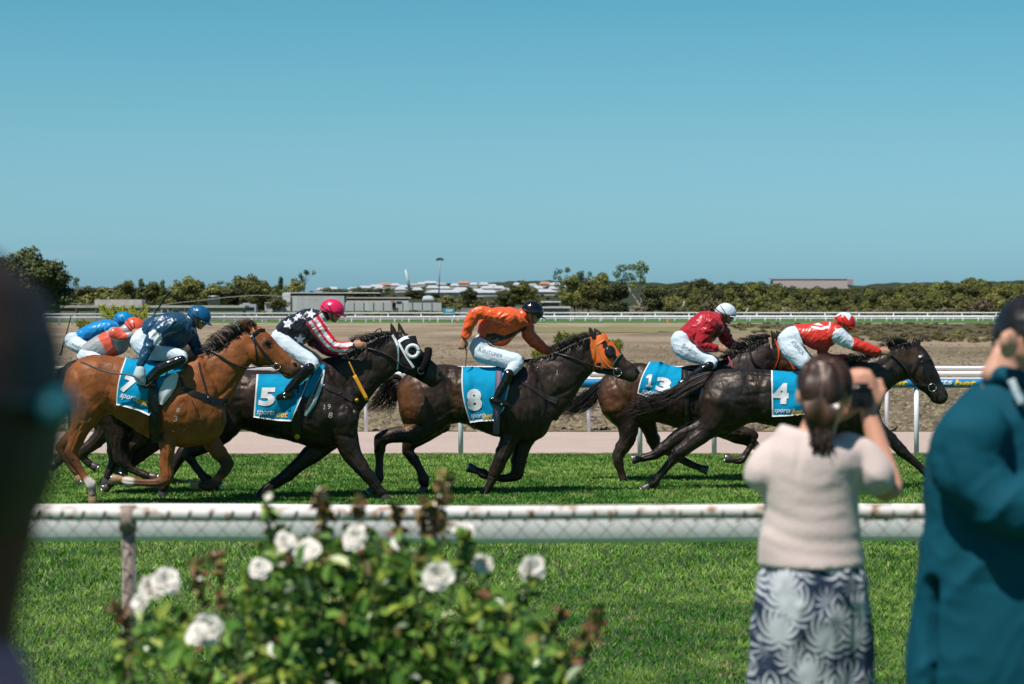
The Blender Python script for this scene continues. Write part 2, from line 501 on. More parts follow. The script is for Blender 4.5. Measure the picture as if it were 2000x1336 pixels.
def ground_mat(name, stops, scale, scale2, bump=0.0, bscale=3.0, dist=0.05, stretch=(1, 1, 1), fine=None):
    m, n, b = mat_nodes(name)
    tcn = n.nodes.new('ShaderNodeNewGeometry')
    mm = n.nodes.new('ShaderNodeMapping'); mm.inputs['Scale'].default_value = stretch
    n.links.new(tcn.outputs['Position'], mm.inputs[0])
    a = n.nodes.new('ShaderNodeTexNoise'); a.inputs['Scale'].default_value = scale; a.inputs['Detail'].default_value = 8; a.inputs['Roughness'].default_value = 0.65
    c = n.nodes.new('ShaderNodeTexNoise'); c.inputs['Scale'].default_value = scale2; c.inputs['Detail'].default_value = 8; c.inputs['Roughness'].default_value = 0.7
    n.links.new(mm.outputs[0], a.inputs['Vector']); n.links.new(tcn.outputs['Position'], c.inputs['Vector'])
    mx = n.nodes.new('ShaderNodeMix'); mx.inputs[0].default_value = 0.5
    n.links.new(a.outputs[0], mx.inputs[2]); n.links.new(c.outputs[0], mx.inputs[3])
    cr_ = n.nodes.new('ShaderNodeValToRGB')
    els = cr_.color_ramp.elements
    els[0].position = stops[0][0]; els[0].color = (*stops[0][1], 1); els[1].position = stops[-1][0]; els[1].color = (*stops[-1][1], 1)
    for p, col in stops[1:-1]:
        e = els.new(p); e.color = (*col, 1)
    n.links.new(mx.outputs[0], cr_.inputs[0]); n.links.new(cr_.outputs[0], b.inputs['Base Color'])
    if bump:
        d = n.nodes.new('ShaderNodeTexNoise'); d.inputs['Scale'].default_value = bscale; d.inputs['Detail'].default_value = 8; d.inputs['Roughness'].default_value = 0.7
        n.links.new(tcn.outputs['Position'], d.inputs['Vector'])
        bu = n.nodes.new('ShaderNodeBump'); bu.inputs['Strength'].default_value = bump; bu.inputs['Distance'].default_value = dist
        n.links.new(d.outputs[0], bu.inputs['Height']); n.links.new(bu.outputs[0], b.inputs['Normal'])
    return m

GP = [(-50, 0.45), (8.3, 0.45), (9.3, 0.0), (41, 0.0), (430, -2.62), (520, -2.9), (700, -3.0), (9000, -3.0)]
def gz(y): return np.interp(y, [p[0] for p in GP], [p[1] for p in GP])

def sheet(name, y0, y1, m, dz=0.0, ny=24, wfac=0.36, x0=None, x1=None, nx=24, wob=0.0, edge=0.0, seed=0):
    ys = np.geomspace(max(y0, 1), y1, ny) if y0 > 0 else np.linspace(y0, y1, ny)
    ys = np.array(sorted(set([float(q) for q in ys] + [float(p[0]) for p in GP if y0 < p[0] < y1]))); ny = len(ys)
    g = Geo(); V = []
    for j, y in enumerate(ys):
        hw = max(abs(y) * wfac, 12)
        xs = np.linspace(-hw if x0 is None else x0, hw if x1 is None else x1, nx)
        for x in xs:
            yy = y
            if edge and j in (0, ny - 1):
                yy = y + edge * vnoise(np.array([[x, j, seed]]), 1.3)[0] + edge * 0.6 * vnoise(np.array([[x, j, seed]]), 5.0)[0]
            V.append((x, yy, gz(y) + dz + (wob * vnoise(np.array([[x, y, 3.0]]), 0.25)[0] if wob else 0)))
    Fc = [(j * nx + i, j * nx + i + 1, (j + 1) * nx + i + 1, (j + 1) * nx + i) for j in range(ny - 1) for i in range(nx - 1)]
    g.add(V, Fc)
    o = build(g, name, m); tag(o, kind='structure'); return o

M_turf = ground_mat('turf_soil', [(0.3, (0.030, 0.10, 0.012)), (0.55, (0.06, 0.16, 0.022)), (0.8, (0.10, 0.19, 0.035))], 1.2, 9.0, 0.6, 14, 0.04)
M_sand = ground_mat('pale_sand', [(0.3, (0.39, 0.30, 0.255)), (0.7, (0.51, 0.41, 0.355))], 0.6, 10.0, 0.5, 9, 0.05, (1, 1, 1))
M_dirt = ground_mat('ploughed_dirt', [(0.38, (0.14, 0.105, 0.062)), (0.47, (0.28, 0.215, 0.140)), (0.53, (0.39, 0.30, 0.205)), (0.60, (0.46, 0.36, 0.26)), (0.68, (0.27, 0.235, 0.13))], 0.10, 2.6, 1.0, 2.6, 0.35, (1, 0.3, 1))
M_pale = ground_mat('pale_track', [(0.3, (0.33, 0.26, 0.20)), (0.7, (0.42, 0.34, 0.27))], 0.1, 1.0)
M_fgrass = ground_mat('far_grass', [(0.3, (0.04, 0.12, 0.02)), (0.7, (0.09, 0.20, 0.04))], 0.1, 0.7)
M_dgrass = ground_mat('dry_grass', [(0.3, (0.14, 0.13, 0.06)), (0.5, (0.21, 0.19, 0.09)), (0.7, (0.26, 0.22, 0.13))], 0.2, 1.5, 0.6, 2, 0.2)
M_scrubg = ground_mat('scrub_soil', [(0.3, (0.05, 0.055, 0.03)), (0.7, (0.14, 0.12, 0.075))], 0.05, 0.5)
sheet('ground', -50, 9000, M_scrubg, dz=-0.05, ny=60, wfac=0.6)
sheet('spectator_lawn', -6, 9.2, M_turf, dz=0.0, ny=20)
sheet('turf_track', 9.3, 34.75, M_turf, dz=-0.004, ny=40, nx=60, edge=0.10)
sheet('sand_path', 34.5, 41.2, M_sand, dz=-0.012, ny=16, nx=60, edge=0.04)
sheet('dirt_infield', 41.0, 404, M_dirt, dz=-0.004, ny=90, nx=60, edge=0.08)
sheet('pale_dirt_track', 402, 426, M_pale, dz=0.0, ny=4, wfac=0.4)
sheet('far_turf_track', 425.5, 492, M_fgrass, dz=0.01, ny=8, wfac=0.45)
sheet('dry_grass_patch', 232, 322, M_dgrass, dz=0.03, ny=14, nx=40, x0=-2, x1=34, edge=7, seed=3)
sheet('scrub_strip', 196, 402, ground_mat('heath_soil', [(0.36, (0.045, 0.042, 0.02)), (0.5, (0.11, 0.09, 0.05)), (0.64, (0.20, 0.16, 0.105))], 0.12, 0.9, 1.0, 1.0, 0.5), dz=0.03, ny=24, nx=60, x0=30, x1=140, edge=9, seed=8)
# scattered straw strip where the dirt meets the sand
sheet('dry_grass_verge', 34.45, 35.2, ground_mat('straw', [(0.40, (0.36, 0.28, 0.2)), (0.52, (0.19, 0.16, 0.08)), (0.6, (0.10, 0.13, 0.04))], 2.5, 12.0), dz=0.004, ny=3, nx=160, edge=0.22, seed=5)

def tris_obj(name, V, C, m, kind='stuff', parent=None, nv=3):
    n = len(V) // nv
    me = bpy.data.meshes.new(name)
    me.vertices.add(len(V)); me.vertices.foreach_set('co', np.asarray(V, np.float32).ravel())
    me.loops.add(len(V)); me.loops.foreach_set('vertex_index', np.arange(len(V), dtype=np.int32))
    me.polygons.add(n); me.polygons.foreach_set('loop_start', np.arange(0, len(V), nv, dtype=np.int32))
    try: me.polygons.foreach_set('loop_total', np.full(n, nv, dtype=np.int32))
    except Exception: pass
    me.update(calc_edges=True)
    if C is not None: vcol(me, C)
    me.materials.append(m)
    o = bpy.data.objects.new(name, me)
    link(o)
    if parent is not None:
        o.parent = parent
    if kind: o['kind'] = kind
    return o

M_blade = mat('grass_blades', (0, 0, 0), 0.55, 0.25, vc=True)
def blades(n, y0, y1, h0, h1, wid, wfac=0.235, yp=1.0):
    y = y0 + (y1 - y0) * rng.random(n) ** yp
    x = (rng.random(n) * 2 - 1) * y * wfac
    dens = vnoise(np.stack([x, y, 0 * x], 1), 1.1, 2)
    h = (h0 + (h1 - h0) * rng.random(n)) * (1 + 0.35 * dens)
    a = rng.random(n) * 2 * math.pi; ln = rng.random(n) * 1.5
    w = wid * (0.6 + 0.8 * rng.random(n))
    P = np.stack([x, y, gz(y)], 1)
    side = np.stack([np.cos(a), np.sin(a), 0 * a], 1) * w[:, None] / 2
    b = rng.random(n) * 2 * math.pi
    tip = P + np.stack([np.cos(b) * ln * h, np.sin(b) * ln * h, h], 1)
    V = np.stack([P - side, P + side, tip], 1).reshape(-1, 3)
    big = vnoise(np.stack([x, y * 0.6, 0 * x], 1), 0.55, 5)
    mid = vnoise(np.stack([x, y, 0 * x], 1), 4.0, 8)
    t = np.clip(0.42 + 0.40 * big + 0.45 * mid + 0.4 * (rng.random(n) - 0.5), 0, 1)[:, None]
    C = (1 - t) * np.array((0.036, 0.140, 0.014)) + t * np.array((0.235, 0.375, 0.07))
    pat = vnoise(np.stack([x, y, 0 * x], 1), 2.3, 31) + .5 * vnoise(np.stack([x, y, 0 * x], 1), 7.0, 32)
    dry = (rng.random(n) < 0.03 + 0.05 * (big > 0.45) + 0.45 * (pat > 0.92))[:, None]
    C = np.where(dry, np.array((0.34, 0.30, 0.14)), C)
    C = C * (0.75 + 0.5 * rng.random(n))[:, None]
    return V, np.repeat(C, 3, 0)
V1, C1 = blades(290000, 14.0, 24, 0.02, 0.055, 0.015, wfac=0.29)
V2, C2 = blades(380000, 24, 34.7, 0.018, 0.050, 0.018, wfac=0.26)
V3, C3 = blades(220000, 13.2, 18.5, 0.02, 0.055, 0.014, wfac=0.30)
g_o = tris_obj('grass', np.concatenate([V1, V2, V3]), np.concatenate([C1, C2, C3]), M_blade)
tag(g_o, 'short bright green turf grass covering the racetrack', 'grass')

# clods lying on the dirt
def clods(n, y0, y1):
    V = []; C = []
    y = y0 + (y1 - y0) * rng.random(n) ** 1.6; x = (rng.random(n) * 2 - 1) * y * 0.235
    for xi, yi in zip(x, y):
        s = 0.03 + 0.06 * random.random()
        z = gz(yi)
        k = 4; a0 = random.random() * 6
        base = [(xi + s * math.cos(a0 + i * 1.57) * random.uniform(0.7, 1.6), yi + s * math.sin(a0 + i * 1.57), z) for i in range(k)]
        top = (xi + random.uniform(-.3, .3) * s, yi, z + s * random.uniform(0.5, 0.95))
        c = random.choice([(0.16, 0.125, 0.085), (0.25, 0.2, 0.14), (0.10, 0.08, 0.055), (0.20, 0.18, 0.10)])
        for i in range(k):
            V += [base[i], base[(i + 1) % k], top]; C += [c] * 3
    return np.array(V), np.array(C)
Vc, Cc = clods(16000, 41.2, 150)
o = tris_obj('dirt_clods', Vc, Cc, mat('clod', (0, 0, 0), 0.9, 0.1, vc=True)); tag(o, 'loose brown clods and dry tufts scattered over the ploughed infield dirt', 'dirt')

# ------------------------------------------------------------------ rails
M_rail = mat('white_rail_plastic', (0.78, 0.79, 0.80), 0.45, 0.4, var=0.05, vscale=3)
M_railblue = mat('blue_rail', (0.01, 0.20, 0.42), 0.4, 0.4)
def rail(name, label, pts, tubes, posts, rpost, hp, group=None, m=M_rail, mp_=None, pz=None):
    """pts list of (x,y) ground points; tubes (z,r); posts list of (x,y)"""
    t = thing(name, label, 'rail', (pts[0][0], pts[0][1], gz(pts[0][1])), group)
    for k, tb in enumerate(tubes):
        z, r = tb[:2]
        P = catmull([(x, y, gz(y) + z) for x, y in pts], 6)
        g = Geo(); g.path(P, r, n=12); build(g, 'top_rail' if k == 0 else 'lower_rail', tb[2] if len(tb) > 2 else m, t)
    for x, y in posts[:100]:
        g = Geo(); z0 = gz(y)
        g.path([(x, y, z0 - 0.05), (x, y, z0 + hp * 0.5), (x, y, z0 + hp)], rpost, n=8)
        build(g, 'post', mp_ or m, t)
    return t

def X(px, D): return (px - 1000) * D / F
# near outer running rail just past the fence
t = rail('running_rail', 'thick white plastic running rail just behind the chain-link fence', [(-9, 12.0), (-4, 12.0), (0, 12.0), (4, 12.0), (9, 12.0)], [],
     [(X(252, 12), 12.0), (X(1590, 12), 12.0), (X(252, 12) - 3.4, 12), (X(1590, 12) + 3.4, 12)], 0.035, 1.12)
g = Geo(); pr_ = [(-.045, -.085), (.03, -.085), (.05, -.06), (.055, .03), (.045, .075), (.02, .095), (-.02, .098), (-.045, .085), (-.06, .06), (-.063, -.06)]
g.rings([np.array([(x_, 12.0 + a_, 1.165 + b_ - 0.006 * math.cos(x_ * 1.85)) for a_, b_ in pr_]) for x_ in np.linspace(-9, 9, 60)]); build(g, 'top_rail', mat('warm_white_rail', (0.74, 0.69, 0.69), 0.5, 0.3, var=0.06, vscale=3), t)
# inner rail at the far edge of the turf, blue with lettering
D1 = 34.55
pn = [(X(p, D1), D1) for p in (-60, 150, 400, 640, 900, 1250, 1395, 1790, 2060)]
t_blue = rail('running_rail', 'blue and white running rail lettered along its length at the far edge of the turf', [(-11, D1), (-5, D1), (0, D1), (5, D1), (11, D1)],
     [(1.045, 0.068, M_railblue)], pn, 0.036, 1.0)
g = Geo(); g.path([(-11, D1 - 0.004, 1.106), (0, D1 - 0.004, 1.106), (11, D1 - 0.004, 1.106)], 0.022, n=8); build(g, 'top_strip', M_rail, t_blue)
def tube_text(parent, s, px0, px1, D, z, r, hpx, m, shear=0.25):
    P, Fc = text_tris(s, (px0 + px1) / 2, 0, px1 - px0, hpx, 0, shear, 0.03, 3.0)
    V = []
    for p in P:
        a = -p[1] * D / F / r * 1.0 + 0.1
        V.append((X(p[0], D), D - math.cos(a) * (r + 0.003), z + math.sin(a) * (r + 0.003)))
    g = Geo(); g.add(V, Fc); build(g, 'lettering', m, parent, smooth=False)
M_ry = mat('rail_yellow', (0.75, 0.50, 0.04), 0.5, 0.3)
for e in (1905, 1772, 1140, 800, 300):
    tube_text(t_blue, 'sports', e - 112, e - 46, D1, 1.045, 0.068, 13, M_white)
    tube_text(t_blue, 'bet', e - 44, e, D1, 1.045, 0.068, 13, M_ry)
D2 = 41.0
rail('running_rail', 'plain white double running rail between the sand path and the infield dirt', [(-13, D2), (-6, D2), (0, D2), (6, D2), (13, D2)],
     [(1.07, 0.032), (0.975, 0.045)], [(X(p, D2), D2) for p in (-80, 60, 285, 500, 715, 935, 1150, 1440, 1732, 1960, 2080)], 0.036, 1.0)
# rails on the far side of the course
def farrail(label, pl, dD, hgt, step, dx=0, pair=False):
    P = [(X(p, d + dD), d + dD) for p, d in pl]
    Pc = catmull(P, 8); L = np.r_[0, np.cumsum(np.linalg.norm(np.diff(Pc, axis=0), axis=1))]
    posts = []
    q = dx
    while q < L[-1]:
        x, y = np.interp(q, L, Pc[:, 0]), np.interp(q, L, Pc[:, 1])
        if abs(x) < y * 0.225: posts.append((x, y))
        q += step
    return rail('running_rail', label, P, [(hgt, 0.15), (hgt - 0.34, 0.10)] if not pair else [(hgt, 0.13)], posts, 0.12, hgt - 0.05)
pl = [(-500, 330), (110, 372), (430, 400), (800, 420), (1100, 430), (1500, 436), (2300, 436)]
farrail('nearest of the white rails along the far side of the course', pl, 0, 1.1, 2.75)
farrail('second white rail right behind the first on the far side of the course', pl, 14, 1.1, 5.5, 1.3, pair=True)
farrail('farthest white rail in front of the sheds and the woodland', pl, 58, 1.55, 7.0, 0.5, pair=True)

# ------------------------------------------------------------------ chain-link fence
DF = 7.1
fz = CZ - (1002 - HY) * DF / F
fence = thing('chain_link_fence', 'low chain-link fence with rusty white top pipe and post in front of the spectators', 'fence', (0, DF, 0.45))
m_, n_, b_ = mat_nodes('rusty_white_pipe', 0.5, 0.4)
geo_n = n_.nodes.new('ShaderNodeNewGeometry')
no_ = n_.nodes.new('ShaderNodeTexNoise'); no_.inputs['Scale'].default_value = 26; no_.inputs['Detail'].default_value = 6
cr_ = n_.nodes.new('ShaderNodeValToRGB'); cr_.color_ramp.elements[0].position = 0.50; cr_.color_ramp.elements[0].color = (0.66, 0.63, 0.60, 1); cr_.color_ramp.elements[1].position = 0.66; cr_.color_ramp.elements[1].color = (0.30, 0.17, 0.09, 1)
n_.links.new(geo_n.outputs['Position'], no_.inputs['Vector']); n_.links.new(no_.outputs[0], cr_.inputs[0]); n_.links.new(cr_.outputs[0], b_.inputs['Base Color'])
M_pipe = m_
M_post = mat('weathered_post', (0.26, 0.20, 0.165), 0.6, 0.3, var=0.4, vscale=20)
g = Geo(); Pp = [(x, DF, fz + 0.004 * math.sin(x * 2.1)) for x in np.linspace(-3, 3, 40)]; g.path(Pp, 0.021, n=16); build(g, 'top_rail', M_pipe, fence)
g = Geo(); g.path([(x, DF + 0.03, fz - 0.0) for x in (X(1692, DF), X(1745, DF))], 0.024, n=14); build(g, 'dark_sleeve', mat('dark_blue_sleeve', (0.01, 0.03, 0.05), 0.4, 0.4), fence)
for p in (250, 1612, 2500):
    x = X(p, DF); g = Geo(); g.path([(x, DF + 0.012, 0.40), (x, DF + 0.012, fz - 0.4), (x, DF + 0.012, fz - 0.03)], 0.020, n=14)
    g.path([(x, DF, fz - 0.055), (x, DF, fz + 0.022)], 0.026, n=14)
    build(g, 'post', M_post, fence)
g = Geo(); pit = 41.5 * DF / F; hh = pit * 1.05
zt = fz - 0.015; wires = Geo(); ties = Geo()
nrow = 20
for k in range(int(6 / pit)):
    x0 = -3 + k * pit
    Pz = []
    for r_ in range(nrow + 1):
        s_ = 1 if r_ % 2 else 0
        Pz.append((x0 + s_ * pit * 0.5 + (0.0015 * math.sin(k * 3 + r_)), DF - 0.024 + (0.004 if (r_ + k) % 2 else -0.002), zt - r_ * hh / 2))
    wires.path(Pz, 0.0016, n=4)
    Pz = []
    for r_ in range(nrow + 1):
        s_ = -1 if r_ % 2 else 0
        Pz.append((x0 + s_ * pit * 0.5, DF - 0.024 + (-0.002 if (r_ + k) % 2 else 0.004), zt - r_ * hh / 2))
    wires.path(Pz, 0.0016, n=4)
    # wire ties round the pipe
    a_ = np.linspace(1.15, 3.3, 8)
    wires.path([(x0 - 0.022 * (q - 1.15) / 2, DF - 0.024 * math.sin(q), fz + 0.024 * math.cos(q)) for q in a_], 0.0026, n=4)
o = build(wires, 'wire_mesh', mat('galvanised_wire', (0.20, 0.185, 0.165), 0.5, 0.4, metal=0.3), fence)
# ------------------------------------------------------------------ horses
def displace_lines(me, D, bulges, grooves, seed, amp=0.0035):
    a = coords(me); nn = normals(me)
    px, py = px_of(a)
    side = np.clip(np.abs(nn[:, 1]) * 1.6 - 0.25, 0, 1)
    d = np.zeros(len(a))
    for (bx, by, rx, ry, ang, am) in bulges:
        c, s = math.cos(R(ang)), math.sin(R(ang))
        u = ((px - bx) * c + (py - by) * s) / rx; v = (-(px - bx) * s + (py - by) * c) / ry
        d += am * np.exp(-(u * u + v * v) ** 1.5) * side
    for line, w, am in grooves:
        q = polydist(px, py, line) / w
        d += am * np.exp(-q * q) * side
    rid = (1 - np.abs(vnoise(a * np.array((1, 1, 0.6)), 11, seed + 4))) ** 3
    big_ = np.clip(1 - (py - 850) / 40, 0.25, 1)
    c_, s_ = math.cos(0.9), math.sin(0.9)
    st_ = np.stack([(a[:, 0] * c_ + a[:, 2] * s_) * 30, a[:, 1] * 4, (-a[:, 0] * s_ + a[:, 2] * c_) * 7], 1)
    stri = (1 - np.abs(vnoise(st_, 1.0, seed + 12))) ** 4
    zone = np.clip(vnoise(a, 3.2, seed + 13) * 1.6 + .25, 0, 1) * np.clip(1 - (py - 840) / 25, 0, 1) * side
    d += 0.0032 * (stri - .2) * zone
    d += amp * (1.5 * vnoise(a, 8, seed) + 0.5 * vnoise(a, 21, seed + 1) - 1.4 * (rid - .3) * big_)
    return a + nn * d[:, None], px, py

def hoof_geo(c0, c1, D, lat, r0=0.043, r1=0.058):
    """hoof from coronet c0 to sole centre c1, px"""
    g = Geo(); d = D + lat
    A = W(*c0, d); B = W(*c1, d); t = B - A; L = np.linalg.norm(t); t /= L
    L = max(min(L, 0.10), 0.075); B = A + t * L
    u = np.array((t[2], 0, -t[0])); v = np.array((0, 1.0, 0))
    ang = np.linspace(0, 2 * math.pi, 16, endpoint=False)
    rings = []
    for k, r in ((-0.12, r0 * 0.9), (0, r0), (0.5, (r0 + r1) / 2), (0.97, r1), (1.0, r1 * 0.95)):
        rings.append(A + t * L * k + np.outer(np.cos(ang), u) * r + np.outer(np.sin(ang), v) * r * 0.92)
    g.rings(rings)
    s = Geo(); a2 = np.linspace(0.5, 2 * math.pi - 0.5, 14)
    s.path([B + t * 0.004 + (math.cos(q) * u + math.sin(q) * v * 0.92) * r1 * 0.86 for q in a2], 0.009, n=5)
    return g, s

def hair(name, guides, n, rad, D, parent, m, jit=3.0, lats=(-0.05, 0.03), wob=1.5, sub=3, latg=None):
    """guides: list of equal length px polylines (root first)"""
    G = [catmull(q, sub) for q in guides]; G = np.array(G); ng = len(G); m_ = G.shape[1]
    g = Geo()
    for i in range(n):
        t = random.random() * (ng - 1); a = min(int(t), ng - 2); f = t - a
        P = G[a] * (1 - f) + G[a + 1] * f
        ln = random.uniform(0.65, 1.0); k = max(3, int(m_ * ln)); P = P[:k].copy()
        s = np.linspace(0, 1, k)
        ph = random.random() * 6.28
        P[:, 0] += random.gauss(0, jit) * (0.35 + s) + np.sin(s * 5 + ph) * wob * s
        P[:, 1] += random.gauss(0, jit) * (0.35 + s) + np.cos(s * 4 + ph) * wob * s
        la = random.uniform(*lats); lb = la + random.gauss(0, 0.02)
        pts = [W(x, y, D + la + (lb - la) * q) for (x, y), q in zip(P, s)]
        g.path(pts, rad * (0.7 + 0.6 * random.random()), n=3, r1=rad * 0.25)
    return build(g, name, m, parent)

def make_horse(H):
    D = H['D']; s = F / D
    root = thing('racehorse', H['label'], 'horse', (*(W(H['c'][0], HY + CZ * s, D)[:2]), 0), 'racehorses galloping in the race')
    g = Geo()
    g.loft2(H['trunk'], D, n=26)
    g.loft2(H['neck'], D, n=22)
    g.loft2(H['head'], D, n=22, ex=2.2)
    for e in H.get('ears', []):
        (x0, y0), (x1, y1), lat = e
        g.tube([(x0, y0, 7.0, 5.0), ((x0 * 2 + x1) / 3, (y0 * 2 + y1) / 3, 6.5, 4.0), ((x0 + 2 * x1) / 3, (y0 + 2 * y1) / 3, 4.6, 2.6), (x1, y1, 1.6, 1.2)], D, lat=lat, wk=0.7)
    hooves = []
    for leg in H['legs']:
        pts, lat, hf = leg
        g.tube([(p[0], p[1], p[2] * (0.92 if p[2] < 9.3 else 1.0), p[2] * (1.0 if p[2] < 18 else 0.85)) if len(p) == 3 else p for p in pts], D, lat=lat, n=14)
        for p in pts:
            if 9.5 <= p[2] <= 15: g.ell(p[0], p[1], p[2] * 1.12, p[2] * 1.04, p[2] * D / F * 0.92, D, lat=lat)
        if hf: hooves.append((hf[0], hf[1], lat))
    for b in H.get('balls', []):
        g.ell(*b[:5], D, rot=b[5] if len(b) > 5 else 0, lat=b[6] if len(b) > 6 else 0)
    me = fuse(g, 0.0105, 4)
    tg_ = []
    for leg in H['legs']:
        th = [p for p in leg[0] if p[2] < 11.5]
        if len(th) > 1:
            q_ = [(p[0] - p[2] * .25, p[1]) for p in th[:-1]]
            if len(q_) > 1: tg_.append((q_, 1.8, -0.008))
        tm = [p for p in leg[0] if 11.5 <= p[2] <= 22]
        if len(tm) > 1: tg_.append(([(p[0] - p[2] * .15, p[1]) for p in tm], 2.4, -0.006)); tg_.append(([(p[0] + p[2] * .45, p[1]) for p in tm], 2.0, -0.004))
    a, px, py = displace_lines(me, D, H.get('bulges', []), H.get('grooves', []) + tg_, H['seed'], H.get('amp', 0.003))
    setco(me, a)
    C = np.tile(np.array(H['coat']), (len(a), 1))
    C *= (1 + 0.18 * vnoise(a, 4.5, H['seed'] + 9))[:, None]
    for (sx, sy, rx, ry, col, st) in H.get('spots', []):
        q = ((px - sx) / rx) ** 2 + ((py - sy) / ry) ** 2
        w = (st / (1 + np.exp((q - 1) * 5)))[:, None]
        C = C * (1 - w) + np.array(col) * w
    for (line, w0, col, st) in H.get('paint', []):
        q = polydist(px, py, line)
        w = (st / (1 + np.exp((q - w0) * 0.8)))[:, None]
        C = C * (1 - w) + np.array(col) * w
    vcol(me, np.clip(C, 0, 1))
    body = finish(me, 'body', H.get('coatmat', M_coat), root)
    a2 = coords(me) + ROOT[root.name]
    bv = BVHTree.FromPolygons([Vector(p) for p in a2], [tuple(p.vertices) for p in me.polygons])
    H['bvh'] = bv; H['root'] = root
    for c0, c1, lat in hooves:
        hg, sh = hoof_geo(c0, c1, D, lat)
        ho = build(hg, 'hoof', H.get('hoofmat', M_hoof), root); build(sh, 'shoe', M_steel, ho)
    if 'eye' in H:
        for (ex, ey) in [H['eye']]:
            h = hit(bv, ex, ey, -0.012, D)
            if h is not None:
                e = Geo(); px0 = s
                e.ell(ex, ey, 0.027 * s, 0.021 * s, 0.024, h[1], rot=H.get('eyerot', 20)); build(e, 'eye', M_eye, root)
    if 'nostril' in H:
        nx, ny = H['nostril']; h = hit(bv, nx, ny, -0.006, D)
        if h is not None:
            e = Geo(); e.ell(nx, ny, 0.026 * s, 0.036 * s, 0.012, h[1], rot=H.get('nrot', 0)); build(e, 'nostril', M_eye, root)
    if 'mane' in H:
        for gu, n in H['mane']:
            hair('mane', gu, n, 0.0042, D, root, H.get('manemat', M_hair), jit=1.3, lats=H.get('manelat', (-0.09, 0.03)))
    if 'tail' in H:
        gu, n = H['tail']
        hair('tail', gu, n, 0.0045, D, root, H.get('tailmat', M_hair), jit=2.2, lats=(-0.06, 0.06), wob=2.5)
    # girth and saddle cloth
    if 'cloth' in H:
        top, bot = H['cloth']['top'], H['cloth']['bot']
        nu, nv = 34, 30
        T = np.array([np.interp(np.linspace(0, 1, nu), np.linspace(0, 1, len(top)), [p[k] for p in top]) for k in (0, 1)]).T
        B = np.array([np.interp(np.linspace(0, 1, nu), np.linspace(0, 1, len(bot)), [p[k] for p in bot]) for k in (0, 1)]).T
        V = np.zeros((nv, nu, 3)); dep = np.full((nv, nu), np.nan)
        PX = np.zeros((nv, nu, 2))
        bow = H['cloth'].get('bow', 0)
        for j in range(nv):
            f = j / (nv - 1)
            for i in range(nu):
                p = T[i] * (1 - f) + B[i] * f
                p = p + np.array((bow * math.sin(f * math.pi) * (1 - i / (nu - 1)) ** 2, 0))
                PX[j, i] = p
                h = hit(bv, p[0], p[1], 0.0, D)
                if h is not None: dep[j, i] = h[1]
        for i in range(nu):
            col = dep[:, i]; ok = ~np.isnan(col)
            if ok.any(): col[~ok] = np.interp(np.where(~ok)[0], np.where(ok)[0], col[ok])
        cm_ = np.nanmin(dep, axis=0)
        dep[np.isnan(dep)] = np.nanmean(dep)
        for _ in range(8):
            q = np.pad(dep, 1, mode='edge')
            sm = (q[:-2, 1:-1] + q[2:, 1:-1] + q[1:-1, :-2] + q[1:-1, 2:]) / 4
            dep = np.minimum(dep, sm) * 0.7 + sm * 0.3
        dep = np.minimum.accumulate(dep, axis=0) * 0.5 + dep * 0.5
        for j in range(nv):
            for i in range(nu):
                u, v = i / (nu - 1), j / (nv - 1)
                w = 0.016 * math.sin(u * 9 + v * 5 + H['seed']) * v + 0.014 * vnoise(np.array([[u * 1.0, v * 0.6, H['seed']]]), 6)[0] + 0.003 * vnoise(np.array([[u, v, H['seed']]]), 14)[0]
                V[j, i] = W(PX[j, i, 0], PX[j, i, 1], dep[j, i] - 0.028 + w)
        g = Geo(); Fc = []; mi = []
        for j in range(nv - 1):
            for i in range(nu - 1):
                q = j * nu + i; Fc.append((q, q + nu, q + nu + 1, q + 1))
                edge = (i < 1) or (i > nu - 3 and H['cloth'].get('redge', 1)) or j > nv - 3
                mi.append(1 if edge else 0)
        off = len(V.reshape(-1, 3))
        Vb = V.reshape(-1, 3) + np.array((0, 0.007, 0))
        g.add(np.concatenate([V.reshape(-1, 3), Vb]), Fc + [tuple(k + off for k in f[::-1]) for f in Fc] +
              [(i, i + 1, i + 1 + off, i + off) for i in range((nv - 1) * nu, nv * nu - 1)] + [(j * nu + nu + off, j * nu + nu, j * nu, j * nu + off) for j in range(nv - 1)])
        g.m = mi + mi + [1] * (nu - 1 + nv - 1)
        co = build(g, 'saddle_cloth', [M_cloth, M_white], root)
        cb = BVHTree.FromPolygons([Vector(p) for p in g.arr()], Fc)
        H['cbvh'] = cb
        for (s_, x, y, w_, h_, an, sh, bo, m, nm) in H['cloth']['text']:
            tg = text_on(cb, D, 0.009, s_, x, y, w_, h_, an, sh, bo)
            if tg: build(tg, nm, m, co, smooth=False)
    for nm, m, pts, wpx, off, dpt in H.get('straps', []):
        g = Geo(); ribbon(g, bv, pts, wpx, off, D, th=0.005)
        build(g, nm, m, root)
    for nm, m, pts, r, off in H.get('cords', []):
        g = Geo(); P = projline(bv, pts, off + r, D, 6); g.path(P, r, n=6); build(g, nm, m, root)
    for nm, m, pts, r, lat in H.get('free', []):
        g = Geo(); P = catmull([W(p[0], p[1], D + (p[2] if len(p) > 2 else lat)) for p in pts], 6); g.path(P, r, n=7); build(g, nm, m, root)
    for nm, m, (x, y), r in H.get('studs', []):
        h = hit(bv, x, y, 0.008, D)
        if h is not None:
            g = Geo(); disc(g, bv, x, y, r * s, r * s * (1.15 if r > .04 else 1), 0.014 if r > .03 else .010, D, 0.012 + r * .25); build(g, nm, m, root)
